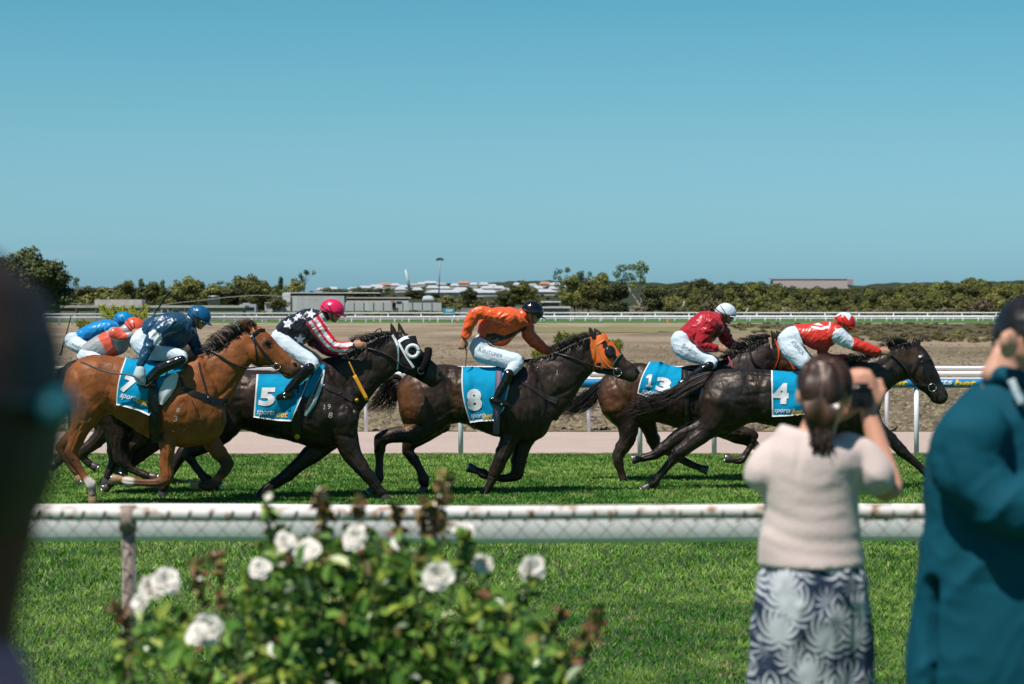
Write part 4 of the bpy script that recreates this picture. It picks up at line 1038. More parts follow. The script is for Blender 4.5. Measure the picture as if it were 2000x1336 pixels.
# --- horse number 4 -------------------------------------------------------------
B, G = anat(1655, 708, 1670, 855, 1710, 805, 1448, 732, 1460, 820, 1776, 740)
B += [(1790, 728, 14, 17, 40, 0.010), (1812, 700, 7, 6, 40, 0.010)]
G += [([(1490, 740), (1484, 775), (1490, 800)], 5, -0.010), ([(1398, 760), (1430, 775), (1480, 770), (1510, 765)], 4, -0.005), ([(1778, 720), (1780, 742), (1788, 752)], 2.2, -0.007), ([(1740, 700), (1710, 725), (1696, 745)], 5, -0.010), ([(1325, 890), (1300, 925)], 2.5, -0.004)]
H4 = dict(D=28.5, seed=41, c=(1560, 0), coat=(0.010, 0.007, 0.006), amp=0.0055, label='leading black racehorse with a plain bridle, wearing number 4, behind the woman',
 trunk=[(1366, 778, 1366, 795, .08), (1373, 752, 1372, 832, .20), (1392, 729, 1402, 846, .26), (1420, 720, 1435, 842, .28), (1455, 719, 1465, 826, .28), (1495, 722, 1500, 830, .28), (1540, 724, 1540, 842, .30), (1585, 722, 1585, 853, .31), (1625, 714, 1630, 862, .29), (1655, 708, 1668, 860, .26), (1677, 722, 1695, 845, .2), (1694, 750, 1712, 818, .13)],
 neck=[(1648, 710, 1712, 822, .16), (1680, 700, 1725, 778, .13), (1710, 690, 1741, 759, .115), (1740, 678, 1757, 748, .10), (1768, 669, 1776, 740, .088)],
 head=[(1770, 668, 1775, 740, .08), (1790, 668, 1784, 751, .10), (1808, 682, 1795, 761, .108), (1820, 700, 1804, 767, .10), (1829, 722, 1811, 773, .08), (1837, 740, 1816, 779, .068), (1845, 755, 1822, 787, .06), (1851, 767, 1833, 790, .05), (1852, 777, 1843, 788, .03)],
 ears=[((1783, 676), (1778, 663), -0.04), ((1792, 672), (1784, 660), 0.05)],
 legs=[([(1408, 785, 40, 28), (1398, 818, 30, 24), (1378, 842, 20), (1356, 860, 15.5), (1328, 882, 14), (1316, 896, 11), (1300, 914, 9), (1286, 931, 8.5), (1278, 941, 10), (1268, 949, 8)], -0.13, ((1268, 949), (1254, 958))),
       ([(1410, 825, 30, 22), (1365, 838, 20), (1335, 849, 18), (1315, 861, 14.5), (1297, 875, 12.5), (1279, 888, 9.5), (1262, 893, 8.5), (1253, 895, 8)], 0.13, ((1252, 895), (1232, 898))),
       ([(1692, 815, 30, 20), (1712, 838, 19, 16), (1738, 858, 13.5), (1760, 880, 11.5), (1780, 897, 8.5), (1800, 915, 8.5), (1812, 926, 9)], -0.12, ((1813, 927), (1824, 938))),
       ([(1670, 850, 24, 18), (1652, 882, 15), (1640, 905, 12), (1612, 908, 8.5), (1585, 902, 9), (1576, 899, 8)], 0.12, ((1575, 899), (1560, 896)))],
 bulges=B, grooves=G, eye=(1816, 703), nostril=(1846, 768), nrot=-10,
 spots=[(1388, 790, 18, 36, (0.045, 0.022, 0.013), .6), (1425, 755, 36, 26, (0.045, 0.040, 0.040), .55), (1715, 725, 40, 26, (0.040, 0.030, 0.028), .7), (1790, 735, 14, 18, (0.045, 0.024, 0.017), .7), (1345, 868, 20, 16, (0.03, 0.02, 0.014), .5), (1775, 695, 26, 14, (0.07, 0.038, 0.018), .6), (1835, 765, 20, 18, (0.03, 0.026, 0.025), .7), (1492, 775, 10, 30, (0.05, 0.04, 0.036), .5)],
 mane=[([[(1652, 712), (1646, 704), (1650, 698)], [(1684, 700), (1672, 692), (1660, 694)], [(1712, 689), (1700, 682), (1690, 684)], [(1738, 679), (1730, 668), (1722, 672)], [(1755, 672), (1750, 660), (1740, 668)], [(1772, 668), (1768, 664), (1760, 664)]], 360),
       ([[(1650, 710), (1664, 708), (1660, 718)], [(1700, 692), (1706, 696), (1698, 708)], [(1745, 676), (1752, 682), (1744, 694)], [(1775, 668), (1782, 678), (1776, 694)]], 330)],
 tail=([[(1392, 726), (1362, 734), (1328, 752), (1298, 768), (1268, 774), (1238, 777)], [(1388, 732), (1356, 746), (1324, 764), (1290, 778), (1252, 784), (1212, 794)], [(1382, 740), (1352, 756), (1318, 776), (1280, 788), (1240, 796), (1204, 810)], [(1376, 750), (1350, 764), (1318, 784), (1284, 796), (1244, 806), (1208, 824)]], 620),
 tailmat=M_hairb,
 cloth=dict(top=[(1506, 723), (1540, 726), (1580, 724), (1612, 720)], bot=[(1508, 814), (1535, 813), (1570, 810), (1600, 806)], redge=0, bow=0,
   text=[('4', 1525, 768.5, 31, 41, 2, 0, .06, M_white, 'race_number'), ('sports', 1528, 803, 33, 11, 2, .3, .025, M_white, 'lettering'), ('bet', 1557, 804, 22, 12, 2, .3, .03, M_yellow, 'lettering')]),
 straps=[('cheek_strap', M_leather, [(1797, 693), (1803, 708), (1810, 728), (1815, 745)], 4, 0.004, 0), ('throat_lash', M_leather, [(1796, 700), (1790, 715), (1783, 734), (1790, 752)], 4.5, 0.004, 0), ('browband', M_leather, [(1794, 698), (1802, 694), (1810, 690)], 4, 0.004, 0), ('breastplate_strap', mat('blue_strap', (0.02, 0.16, 0.28), 0.4), [(1664, 715), (1682, 738), (1694, 755), (1700, 778)], 4, 0.006, 0), ('chin_strap', M_leather, [(1800, 752), (1812, 753)], 3, 0.006, 0)],
 cords=[('rein', M_leatherb, [(1738, 690), (1755, 705), (1770, 722), (1778, 738), (1790, 752)], 0.011, 0.008)],
 rings=[('bit_ring', M_steel, (1821, 757), 0.046, 0.005)],
 studs=[('bridle_rosette', mat('rosette_white', (0,) * 3), (1797, 697), 0.020), ('strap_stud', M_steel, (1800, 706), 0.008)],
 free=[('rein_end', M_leather, [(1819, 776, -0.07), (1816, 784, -0.07), (1810, 790, -0.08), (1804, 796, -0.08)], 0.006, -0.07)])

# --- two horses mostly hidden behind the bay -------------------------------------
H2 = dict(D=27.7, seed=51, c=(240, 0), coat=(0.020, 0.012, 0.010), amp=0.003, label='dark horse hidden behind the bay horse, under the jockey in coral and grey',
 trunk=[(150, 740, 150, 790, .14), (170, 715, 178, 832, .25), (205, 712, 215, 832, .27), (250, 714, 250, 838, .29), (290, 712, 290, 846, .29), (325, 706, 330, 852, .26), (345, 720, 356, 835, .17)],
 neck=[(325, 708, 352, 825, .15), (345, 690, 362, 770, .11), (362, 672, 375, 735, .09), (374, 664, 386, 726, .08)],
 head=[(374, 664, 384, 724, .08), (392, 670, 394, 730, .10), (408, 690, 404, 738, .08), (422, 712, 412, 748, .06), (430, 728, 424, 752, .04)],
 legs=[([(215, 800, 36, 24), (228, 838, 26, 20), (232, 868, 17), (236, 895, 13.5), (252, 914, 9), (274, 924, 8.5), (290, 930, 9)], -0.10, ((291, 930), (308, 934))),
       ([(225, 810, 32, 22), (225, 850, 20), (222, 880, 13), (222, 900, 10), (214, 918, 9), (210, 932, 9)], 0.12, ((210, 933), (205, 950))),
       ([(330, 820, 26, 18), (318, 850, 20), (296, 868, 17), (272, 888, 14), (254, 905, 12), (240, 922, 9), (224, 938, 8.5), (214, 946, 9)], 0.10, ((213, 947), (203, 958))),
       ([(270, 820, 26, 20), (276, 850, 19), (262, 866, 14), (252, 878, 12), (250, 895, 9), (246, 908, 9)], -0.05, ((246, 909), (240, 924)))],
 spots=[(272, 852, 24, 18, (0.09, 0.045, 0.022), .7)])
H3 = dict(D=29.0, seed=61, c=(180, 0), coat=(0.024, 0.014, 0.011), amp=0.003, label='dark horse farthest back at the left, under the bright blue jockey',
 trunk=[(118, 730, 118, 770, .12), (132, 708, 140, 815, .24), (165, 702, 175, 815, .26), (205, 703, 210, 822, .28), (245, 700, 250, 830, .27), (275, 700, 282, 825, .22), (290, 715, 298, 810, .14)],
 neck=[(270, 702, 296, 805, .14), (288, 688, 308, 760, .11), (302, 672, 316, 732, .09), (312, 664, 322, 722, .08)],
 head=[(312, 664, 320, 720, .08), (326, 670, 328, 728, .10), (340, 690, 336, 735, .08), (352, 708, 344, 742, .06), (360, 720, 354, 746, .04)],
 legs=[([(190, 800, 34, 22), (205, 835, 22, 18), (188, 862, 14), (162, 882, 11.5), (164, 896, 8), (174, 905, 8.5), (178, 908, 8)], -0.10, ((178, 908), (190, 915))),
       ([(160, 800, 30, 20), (150, 840, 18), (138, 868, 12), (125, 890, 8.5), (112, 905, 8)], 0.12, ((111, 906), (100, 912))),
       ([(265, 815, 24, 17), (258, 845, 16), (250, 872, 12), (240, 892, 9), (230, 910, 8)], 0.10, ((229, 911), (222, 922)))],
 tail=([[(128, 715), (116, 720), (104, 732), (96, 750)], [(128, 722), (120, 732), (112, 746), (106, 764)], [(128, 730), (124, 742), (120, 756), (116, 772)]], 160),
 )
for H in (HA, H5, H8, H13, H4, H2, H3):
    make_horse(H)
# ------------------------------------------------------------------ people helpers
def hand(geo, x, y, ang, D, lat, s, curl=60, side=1, k=1.0):
    """wrist px, pointing angle in degrees (image, clockwise), s = px per metre"""
    a = R(ang); dx, dy = math.cos(a), math.sin(a); nx, ny = -dy * side, dx * side
    L = 0.095 * s * k
    geo.tube([(x, y, 0.024 * s * k, 0.02 * s), (x + dx * L * .5, y + dy * L * .5, 0.040 * s * k, 0.017 * s), (x + dx * L, y + dy * L, 0.038 * s * k, 0.014 * s)], D, n=10, sub=2, lat=lat)
    for i, (o, fl) in enumerate(((-0.030, 0.070), (-0.010, 0.078), (0.010, 0.074), (0.030, 0.058))):
        bx, by = x + dx * L + nx * o * s * k, y + dy * L + ny * o * s * k
        pts = [(bx - dx * 3, by - dy * 3, 0.0095 * s * k, None, lat)]
        q = a; cx, cy = bx, by; l = lat
        for seg in range(3):
            q2 = R(curl) * (seg + 1) / 3 * 0.8
            st = fl * s * k / 3
            cx += math.cos(a) * math.cos(q2) * st + nx * math.sin(q2) * st * 0.55; cy += math.sin(a) * math.cos(q2) * st + ny * math.sin(q2) * st * 0.55
            l += math.sin(q2) * fl / 3 * 0.8
            pts.append((cx, cy, (0.0092 - 0.0008 * seg) * s * k, None, l))
        geo.tube(pts, D, n=8, sub=2)
    # thumb leaves the side of the palm
    tx, ty = x + dx * L * .25 - nx * 0.032 * s * k, y + dy * L * .25 - ny * 0.032 * s * k
    geo.tube([(tx, ty, 0.013 * s * k, None, lat), (tx + dx * L * .35 - nx * 0.022 * s * k, ty + dy * L * .35 - ny * 0.022 * s * k, 0.0115 * s * k, None, lat + .008), (tx + dx * L * .75 - nx * 0.014 * s * k, ty + dy * L * .75 - ny * 0.014 * s * k, 0.010 * s * k, None, lat + .022)], D, n=8, sub=2)

def wrinkle(me, seed, amp=0.006, sc_=(14, 14, 14), rot=0.6, amp2=None):
    a = coords(me); nn = normals(me)
    c, s = math.cos(rot), math.sin(rot)
    q = np.stack([a[:, 0] * c + a[:, 2] * s, a[:, 1], -a[:, 0] * s + a[:, 2] * c], 1) * np.array(sc_) / 14.0
    w = 0.03 * vnoise(a, 7, seed + 5)[:, None]
    f = 1 - np.abs(vnoise(q + w, 14, seed)); f = f ** 2
    f2 = 1 - np.abs(vnoise(q + w * 2, 30, seed + 2)); f2 = f2 ** 3
    d = amp * (f - 0.4) + (amp2 or amp * 0.45) * (f2 - 0.3)
    setco(me, a + nn * d[:, None])

def stripe_star(cx, cy, r, rot=0, ky=1.0):
    return [(cx + math.cos(R(rot - 90 + k * 36)) * (r if k % 2 == 0 else r * .42), cy + math.sin(R(rot - 90 + k * 36)) * (r if k % 2 == 0 else r * .42) * ky) for k in range(10)]

def rider(J):
    D = J['D']; s = F / D; H = J['horse']
    root = thing('person', J['label'], 'person', (*W(J['hip'][0], J['hip'][1], D),), 'jockeys riding in the race')
    hx, hy = J['head']; tilt = J.get('tilt', 25)
    a = R(tilt)
    def P(u, v):  # u forward (face), v down, in metres -> px
        return hx + (u * math.cos(a) - v * math.sin(a)) * s, hy + (u * math.sin(a) + v * math.cos(a)) * s
    g = Geo()
    g.loft2([(t[0] + (t[2] - t[0]) * .12, t[1] + (t[3] - t[1]) * .12, t[2] + (t[0] - t[2]) * .12, t[3] + (t[1] - t[3]) * .12, t[4] - 0.018) for t in J['torso']], D, n=18)
    def limb(pts, lat, k=0.72):
        g.tube([(p[0], p[1], p[2] * k, None, lat + ((J['alat_end'] - lat) * i_ / (len(pts) - 1) if pts is J['arm'] and 'alat_end' in J else 0)) for i_, p in enumerate(pts)], D, n=12)
    if 'alat_end' in J: J['hlat'] = J['alat_end']
    limb(J['arm'], J.get('alat', -0.17)); limb(J['arm2'], J.get('alat2', 0.16))
    g.tube([(p[0], p[1], p[2] * .70, None, l) for p, l in zip(J['leg'], np.linspace(-0.09, -0.32, len(J['leg'])))], D, n=12)
    g.tube([(p[0], p[1], p[2] * .70, None, l) for p, l in zip(J['leg2'], np.linspace(0.09, 0.32, len(J['leg2'])))], D, n=12)
    limb(J['boot'], -0.36); limb(J['boot2'], 0.36)
    # neck and head
    nk = J['neck']
    g.tube([(nk[0], nk[1], 0.062 * s), ((nk[0] + hx) / 2, (nk[1] + hy) / 2, 0.055 * s), P(-0.02, 0.04) + (0.06 * s,)], D, n=12)
    g.ell(hx, hy, 0.098 * s, 0.105 * s, 0.077, D, rot=tilt)
    u, v = P(0.035, 0.065); g.ell(u, v, 0.058 * s, 0.060 * s, 0.052, D, rot=tilt)           # face
    u, v = P(0.062, 0.108); g.ell(u, v, 0.022 * s, 0.020 * s, 0.026, D, rot=tilt)           # chin
    u, v = P(0.100, 0.048); u2, v2 = P(0.085, 0.018); g.tube([(u2, v2, 0.010 * s), (u, v, 0.014 * s)], D, n=8, sub=2)  # nose
    u, v = P(0.086, 0.080); g.ell(u, v, 0.012 * s, 0.010 * s, 0.022, D)                   # lips
    for l in (-0.076, 0.076):
        u, v = P(-0.012, 0.030); g.ell(u, v, 0.016 * s, 0.028 * s, 0.010, D, rot=tilt, lat=l)   # ear
    for key, lat in (('hand', J.get('hlat', J.get('alat', -0.17))), ('hand2', J.get('hlat2', J.get('alat2', 0.16)))):
        if key in J: hand(g, J[key][0], J[key][1], J[key][2], D, lat, s, J[key][3] if len(J[key]) > 3 else 80)
    me = fuse(g, 0.0075, 2)
    body = finish(me, 'body', J.get('skin', M_skin), root)
    # jersey
    g = Geo(); g.loft2(J['torso'], D, n=22)
    al_ = J.get('alat', -0.17); g.tube([(p[0], p[1], p[2], None, al_ + (J.get('alat_end', al_) - al_) * i_ / (len(J['arm']) - 1)) for i_, p in enumerate(J['arm'])], D); g.tube(J['arm2'], D, lat=J.get('alat2', 0.16))
    g.ell(nk[0], nk[1], 0.085 * s, 0.075 * s, 0.09, D)
    me = fuse(g, 0.0085, 3); wrinkle(me, J['seed'], J.get('wr', 0.013), J.get('wsc', (10, 14, 20)), J.get('wrot', 0.7))
    C = np.tile(np.array(J['col']), (len(me.vertices), 1)); px, py = px_of(coords(me))
    jig = vnoise(coords(me), 30, 1)
    for poly, col in J.get('polys', []):
        C[inpoly(px + jig * 0.6, py + jig * 0.6, poly)] = col
    vcol(me, C); je = finish(me, 'jersey', M_satin, root)
    # breeches
    g = Geo(); t0 = J['torso'][0]
    g.tube(J['leg'], D, lat=-0.15, wk=0.85) if False else None
    L1 = [(p[0], p[1], p[2], None, l) for p, l in zip(J['leg'], np.linspace(-0.09, -0.32, len(J['leg'])))]
    L2 = [(p[0], p[1], p[2], None, l) for p, l in zip(J['leg2'], np.linspace(0.09, 0.32, len(J['leg2'])))]
    g.tube(L1, D, n=16); g.tube(L2, D, n=16)
    g.loft2([(t[0], t[1], t[2], t[3], t[4]) for t in J['pelvis']], D, n=18)
    me = fuse(g, 0.009, 4); wrinkle(me, J['seed'] + 3, 0.006, (10, 14, 22), -0.5)
    br = finish(me, 'breeches', J.get('brmat', M_breech), root)
    a_ = coords(me) + ROOT[root.name]
    bb = BVHTree.FromPolygons([Vector(p) for p in a_], [tuple(p.vertices) for p in me.polygons])
    for (s_, x, y, w_, h_, an, sh) in J.get('name', []):
        tg = text_on(bb, D, 0.003, s_, x, y, w_, h_, an, sh, -0.005, 2.5)
        if tg: build(tg, 'lettering', mat('ink', (0.10, 0.13, 0.17), 0.7), br, smooth=False)
    # boots
    for pts, lat in ((J['boot'], -0.36), (J['boot2'], 0.36)):
        g = Geo(); g.tube(pts, D, lat=lat)
        if 'foot' in J: 
            off = (pts[-1][0] - J['boot'][-1][0], pts[-1][1] - J['boot'][-1][1])
            g.tube([(p[0] + off[0], p[1] + off[1], p[2]) for p in J['foot']], D, lat=lat)
        me = fuse(g, 0.008, 3); wrinkle(me, 5, 0.004); bo = finish(me, 'boot', M_boot, root)
        if 'foot' in J:
            f0 = J['foot']; mx = sum(p[0] for p in f0) / len(f0) + off[0]; my = sum(p[1] for p in f0) / len(f0) + off[1]
            g = Geo(); q = np.linspace(0, 2 * math.pi, 20); c = W(mx, my, D + lat)
            g.path([c + np.array((math.cos(t) * 0.02, math.sin(t) * 0.055, 0.035 + math.cos(t) * 0.0 + 0.0)) + np.array((0, 0, -0.045 + 0.05 * math.cos(t) * 0)) for t in q], 0.006, n=5); build(g, 'stirrup', M_steel, bo)
    # helmet
    g = Geo()
    hw = J.get('hk', 1.0)
    n = 28; rings = []
    for i in range(12):
        ph = (math.pi / 2 * 1.18) * i / 11
        r = math.sin(ph) if i else 0.03
        zc = math.cos(ph)
        q = np.linspace(0, 2 * math.pi, n, endpoint=False)
        ux = 0.132 * r * np.cos(q) * hw + 0.004; vy = -0.118 * zc * hw + 0.004; yy = 0.104 * r * np.sin(q) * hw
        ring = []
        for k in range(n):
            u, v = P(ux[k] - 0.006, vy - 0.006)
            w = W(u, v, D); w[1] += yy[k]; ring.append(w)
        rings.append(np.array(ring))
    g.rings(rings, cap=True)
    # peak
    pk = []
    for k in range(9):
        q = -1.15 + 2.3 * k / 8
        for rr, dv in ((0.108, 0.012), (0.176 - 0.03 * q * q, 0.030), (0.176 - 0.03 * q * q, 0.038), (0.108, 0.022)):
            u, v = P(rr * math.cos(q) * 1.0 - 0.004, dv); w = W(u, v, D); w[1] += 0.098 * math.sin(q) * rr / 0.12; pk.append(w)
    Fc = []
    for k in range(8):
        for j in range(4):
            Fc.append((k * 4 + j, k * 4 + (j + 1) % 4, (k + 1) * 4 + (j + 1) % 4, (k + 1) * 4 + j))
    Fc += [(3, 2, 1, 0), (32, 33, 34, 35)]
    g.add(pk, Fc)
    me = bpy.data.meshes.new('helmet'); me.from_pydata(g.arr().tolist(), [], g.f)
    bm = bmesh.new(); bm.from_mesh(me); bmesh.ops.recalc_face_normals(bm, faces=bm.faces); bmesh.ops.subdivide_edges(bm, edges=bm.edges, cuts=2, use_grid_fill=True); bm.to_mesh(me); bm.free()
    wrinkle(me, J['seed'] + 7, 0.0025)
    C = np.tile(np.array(J['hcol']), (len(me.vertices), 1)); px, py = px_of(coords(me))
    for poly, col in J.get('hpolys', []): C[inpoly(px, py, poly)] = col
    vcol(me, C); he = finish(me, 'helmet', J.get('hmat', M_helm), root)
    a_ = coords(me) + ROOT[root.name]; me.calc_loop_triangles()
    hb = BVHTree.FromPolygons([Vector(p) for p in a_], [tuple(p.vertices) for p in me.polygons])
    dk = J.get('bandmat', M_leather)
    for ln in ([P(-0.13, -0.02)[:2], P(-0.06, 0.010), P(0.03, 0.020), P(0.118, 0.008)], [P(-0.085, -0.07), P(-0.03, -0.02), P(0.01, 0.03)]):
        g = Geo(); Q = projline(hb, ln, 0.006, D, 5); g.path(Q, 0.0045, n=5); build(g, 'helmet_band', dk, he)
    # chin strap
    g = Geo(); c = [P(0.0, 0.02), P(0.012, 0.06), P(0.03, 0.10), P(0.05, 0.125)]
    g.path(catmull([W(u, v, D - l) for (u, v), l in zip(c, (0.088, 0.076, 0.055, 0.02))], 4), 0.0055, n=5); build(g, 'chin_strap', M_leather, he)
    # goggles
    if J.get('goggles', True):
        g = Geo()
        for l in (-0.036, 0.036):
            u, v = P(0.077, 0.030); g.ell(u, v, 0.022 * s, 0.024 * s, 0.034, D, rot=tilt, lat=l)
        go = build(g, 'goggles', M_lens, root)
        g = Geo(); c = [P(0.075, 0.028), P(0.03, 0.022), P(-0.03, 0.016)]
        g.path([W(u, v, D - l) for (u, v), l in zip(c, (0.066, 0.088, 0.092))], 0.008, n=5); build(g, 'goggle_strap', M_leather, go)
    if 'hair' in J:
        g = Geo()
        for q in range(26):
            u, v = P(-0.095 + random.uniform(-.02, .02), 0.035 + random.uniform(-.03, .02))
            la = random.uniform(-0.075, 0.06)
            u1, v1 = P(-0.125 + random.uniform(-.03, .02), 0.075 + random.uniform(-.03, .03))
            g.path([W(u, v, D + la), W((u + u1) / 2 - 2, (v + v1) / 2 - 1, D + la), W(u1, v1, D + la)], 0.009, n=4, r1=0.003)
        build(g, 'hair', J['hair'], root)
    if 'collar' in J:
        g = Geo(); g.tube(J['collar'], D, wk=1.1); build(g, 'collar', M_white, root)
    return root

def whip(label, pts, D, lat, col, r0=0.007, r1=0.004, flap=None, ball=None):
    P = [W(p[0], p[1], D + (p[2] if len(p) > 2 else lat)) for p in pts]
    o = thing('whip', label, 'whip', P[0])
    g = Geo(); P = catmull(P, 5); k = max(3, len(P) // 4); g.path(P[:k + 1], r0 * 1.4, n=7); build(g, 'handle', M_leather, o)
    g = Geo(); g.path(P[k:], r0, r1=r1, n=6); build(g, 'shaft', col, o)
    if flap:
        g = Geo(); g.path(catmull([W(p[0], p[1], D + lat) for p in flap], 3), 0.022, n=8, flat=0.35); build(g, 'padded_flap', col, o)
    return o

SK2 = mat('glove_pale', (0.45, 0.55, 0.58), 0.7, 0.3)
HBR = mat('hair_fair', (0.20, 0.12, 0.055), 0.5, 0.4)
ORG = (0.78, 0.105, 0.016); CRM = (0.42, 0.010, 0.018); RED = (0.62, 0.030, 0.015); NVY = (0.008, 0.008, 0.014); WHT = (0.72, 0.75, 0.80); PNK = (0.74, 0.018, 0.11)
TEAL = (0.003, 0.052, 0.115); CORAL = (0.72, 0.10, 0.055); GRY = (0.34, 0.35, 0.37); AZ = (0.0, 0.23, 0.55)

# dark blue satin, on the bay
rider(dict(D=26.3, horse=HA, seed=101, hip=(280, 680), label='jockey in dark blue satin silks and cap on the bright bay horse', col=TEAL,
  torso=[(279, 636, 287, 668, .13), (290, 622, 302, 680, .16), (315, 613, 326, 684, .18), (342, 611, 350, 682, .19), (362, 615, 368, 668, .17), (374, 628, 382, 650, .10)], pelvis=[(262, 652, 266, 690, .13), (276, 640, 284, 696, .165), (292, 645, 305, 694, .15)],
  arm=[(345, 632, 16), (322, 642, 16), (303, 655, 14), (291, 674, 11.5), (282, 694, 9.5), (275, 712, 8)], alat=-0.24, alat_end=-0.40, arm2=[(368, 640, 14), (376, 660, 13), (383, 680, 11), (391, 694, 9)],
  leg=[(272, 668, 19), (285, 682, 18), (312, 690, 15), (338, 692, 14), (357, 697, 11), (352, 706, 9)], leg2=[(272, 666, 18), (288, 682, 17), (315, 692, 15), (342, 694, 13), (358, 699, 10), (352, 706, 8)],
  boot=[(355, 703, 9.5), (335, 711, 11), (312, 722, 11), (295, 738, 9), (288, 750, 7)], boot2=[(355, 703, 9), (335, 713, 10), (312, 724, 10), (295, 740, 8)], foot=[(276, 748, 6), (288, 752, 7), (300, 752, 6)],
  neck=(370, 632), head=(389, 618), tilt=24, hcol=(0.005, 0.095, 0.22), hand=(274, 717, 100, 130), hand2=(392, 692, 20, 90), skin=M_skin, collar=[(371, 624, 9, 11), (374, 636, 9, 12)],
  polys=[([(290, 650), (302, 643), (310, 652), (306, 664), (292, 662)], WHT), ([(300, 664), (314, 652), (317, 662), (308, 676), (300, 674)], WHT)], hpolys=[([(366, 618), (372, 616), (392, 634), (388, 638)], (0.15, 0.22, 0.27))]))
g = Geo(); g.tube([(274, 722, 10), (273, 734, 12.5), (277, 744, 9)], 26.3, lat=-0.40)
tag(thing('glove', 'pale blue riding glove on the whip hand of the dark blue jockey', 'glove', W(273, 730, 26.06)), None)
gl = bpy.context.scene.objects['glove']; build(g, 'glove_shell', SK2, gl)
whip('thin whip pointing back along the bay horse from the pale glove', [(296, 747), (285, 754), (272, 742), (255, 733), (215, 728), (185, 718), (157, 706)], 26.3, -0.47, mat('grey_whip', (0.10, 0.09, 0.08), 0.4), 0.008, 0.010)
# black with stars, red and white striped sleeves
st = [stripe_star(562, 632, 11, 10), stripe_star(607, 613, 11, 12), stripe_star(584, 617, 7, 10), stripe_star(578, 622, 6, 0), stripe_star(586, 663, 12, 4)]
def along(pts, o0, o1):
    P = catmull(pts, 4); T = np.gradient(P, axis=0); T /= np.linalg.norm(T, axis=1)[:, None]; N = np.stack([-T[:, 1], T[:, 0]], 1)
    return [tuple(p + n * o0) for p, n in zip(P, N)] + [tuple(p + n * o1) for p, n in zip(P[::-1], N[::-1])]
ax = [(612, 622), (624, 640), (638, 660), (655, 675), (690, 675)]
rider(dict(D=27.2, horse=H5, seed=111, hip=(545, 660), label='jockey in black silks with white stars, red striped sleeves and a pink cap', col=NVY,
  torso=[(538, 640, 566, 668, .14), (556, 623, 590, 674, .17), (580, 610, 608, 664, .19), (603, 603, 626, 655, .20), (620, 606, 638, 640, .15)], pelvis=[(531, 650, 548, 684, .13), (545, 641, 565, 690, .16), (556, 650, 580, 688, .14)],
  arm=[(613, 627, 16), (624, 642, 15), (637, 660, 13.5), (652, 675, 12), (670, 679, 10), (686, 676, 8)], alat=-0.20, arm2=[(610, 640, 13), (605, 660, 11), (618, 672, 10), (640, 686, 9), (655, 690, 8)],
  leg=[(545, 664, 19), (558, 674, 18), (580, 690, 16.5), (602, 703, 15), (612, 711, 12), (604, 719, 10)], leg2=[(548, 664, 18), (562, 672, 17), (590, 690, 15), (612, 702, 14), (620, 710, 11), (612, 718, 9)],
  boot=[(605, 719, 11), (590, 733, 10.5), (575, 749, 9), (562, 763, 7.5)], boot2=[(608, 716, 10), (595, 732, 10), (580, 748, 8), (568, 762, 7)], foot=[(544, 776, 6), (556, 773, 7.5), (570, 772, 6.5)],
  neck=(631, 616), head=(649, 606), tilt=14, hk=1.06, hcol=PNK, hand=(688, 675, -5, 50), hand2=(690, 668, -5, 60), hair=HBR,
  polys=[(along(ax, -20, -13), WHT), (along(ax, -13, -6), CORAL[:1] + (0.01, 0.02)), (along(ax, -6, 1), WHT), (along(ax, 1, 6), (0.74, 0.015, 0.05)), (along(ax, 6, 12), WHT), (along(ax, 12, 18), (0.74, 0.015, 0.05)),
         ([(590, 668), (600, 664), (650, 694), (640, 697)], (0.35, 0.005, 0.03)), ([(600, 678), (612, 676), (640, 700), (620, 696)], WHT)] + [(s_, (0.62, 0.68, 0.78)) for s_ in st],
  name=[('lycle', 566, 691, 24, 8, 32, .25)]))
whip('yellow and orange riding whip hanging down beside the neck of horse number 5', [(676, 690), (681, 705), (690, 725), (700, 748), (718, 782)], 27.2, -0.32, mat('yellow_whip', (0.72, 0.33, 0.02), 0.45), 0.010, 0.008, flap=[(692, 733), (705, 758), (717, 781)])
# orange with black sash
rider(dict(D=27.9, horse=H8, seed=121, hip=(935, 680), label='jockey in orange silks with a black sash and black helmet, arm back', col=ORG, wr=0.013,
  torso=[(931, 646, 962, 672, .14), (940, 612, 985, 675, .17), (965, 601, 1006, 656, .19), (990, 600, 1021, 642, .20), (1010, 604, 1032, 634, .15)], pelvis=[(921, 672, 930, 700, .13), (932, 655, 948, 704, .16), (945, 658, 968, 700, .14)],
  arm=[(996, 622, 15), (968, 616, 13), (935, 611, 13), (922, 622, 12), (914, 640, 11), (909, 656, 8.5)], alat=-0.23, arm2=[(1028, 632, 14), (1032, 652, 13), (1045, 668, 12), (1060, 680, 10), (1070, 685, 8)],
  leg=[(936, 676, 20), (942, 690, 19), (966, 697, 18), (992, 703, 17), (1010, 706, 14), (1004, 718, 12), (991, 732, 9)], leg2=[(938, 678, 19), (950, 690, 18), (980, 698, 16), (1005, 704, 14), (1016, 708, 12), (1008, 720, 10), (998, 732, 8)],
  boot=[(994, 730, 10), (986, 748, 9.5), (975, 766, 8), (970, 776, 7)], boot2=[(1000, 730, 9), (992, 748, 9), (980, 766, 7)], foot=[(961, 781, 6), (972, 784, 7.5), (988, 789, 6), (998, 796, 4)],
  neck=(1020, 616), head=(1040, 609), tilt=16, hcol=(0.008, 0.008, 0.010), hmat=mat('helmet_gloss', (0.006, 0.006, 0.009), 0.12, 0.7), hand=(906, 661, 100, 120), hand2=(1072, 686, -10, 60),
  polys=[([(944, 668), (950, 652), (966, 650), (984, 656), (1005, 648), (1026, 636), (1030, 641), (1008, 655), (987, 664), (958, 671)], (0.01, 0.01, 0.012))],
  name=[('R.BUTCHER', 958, 689, 48, 7, 17, .1)]))
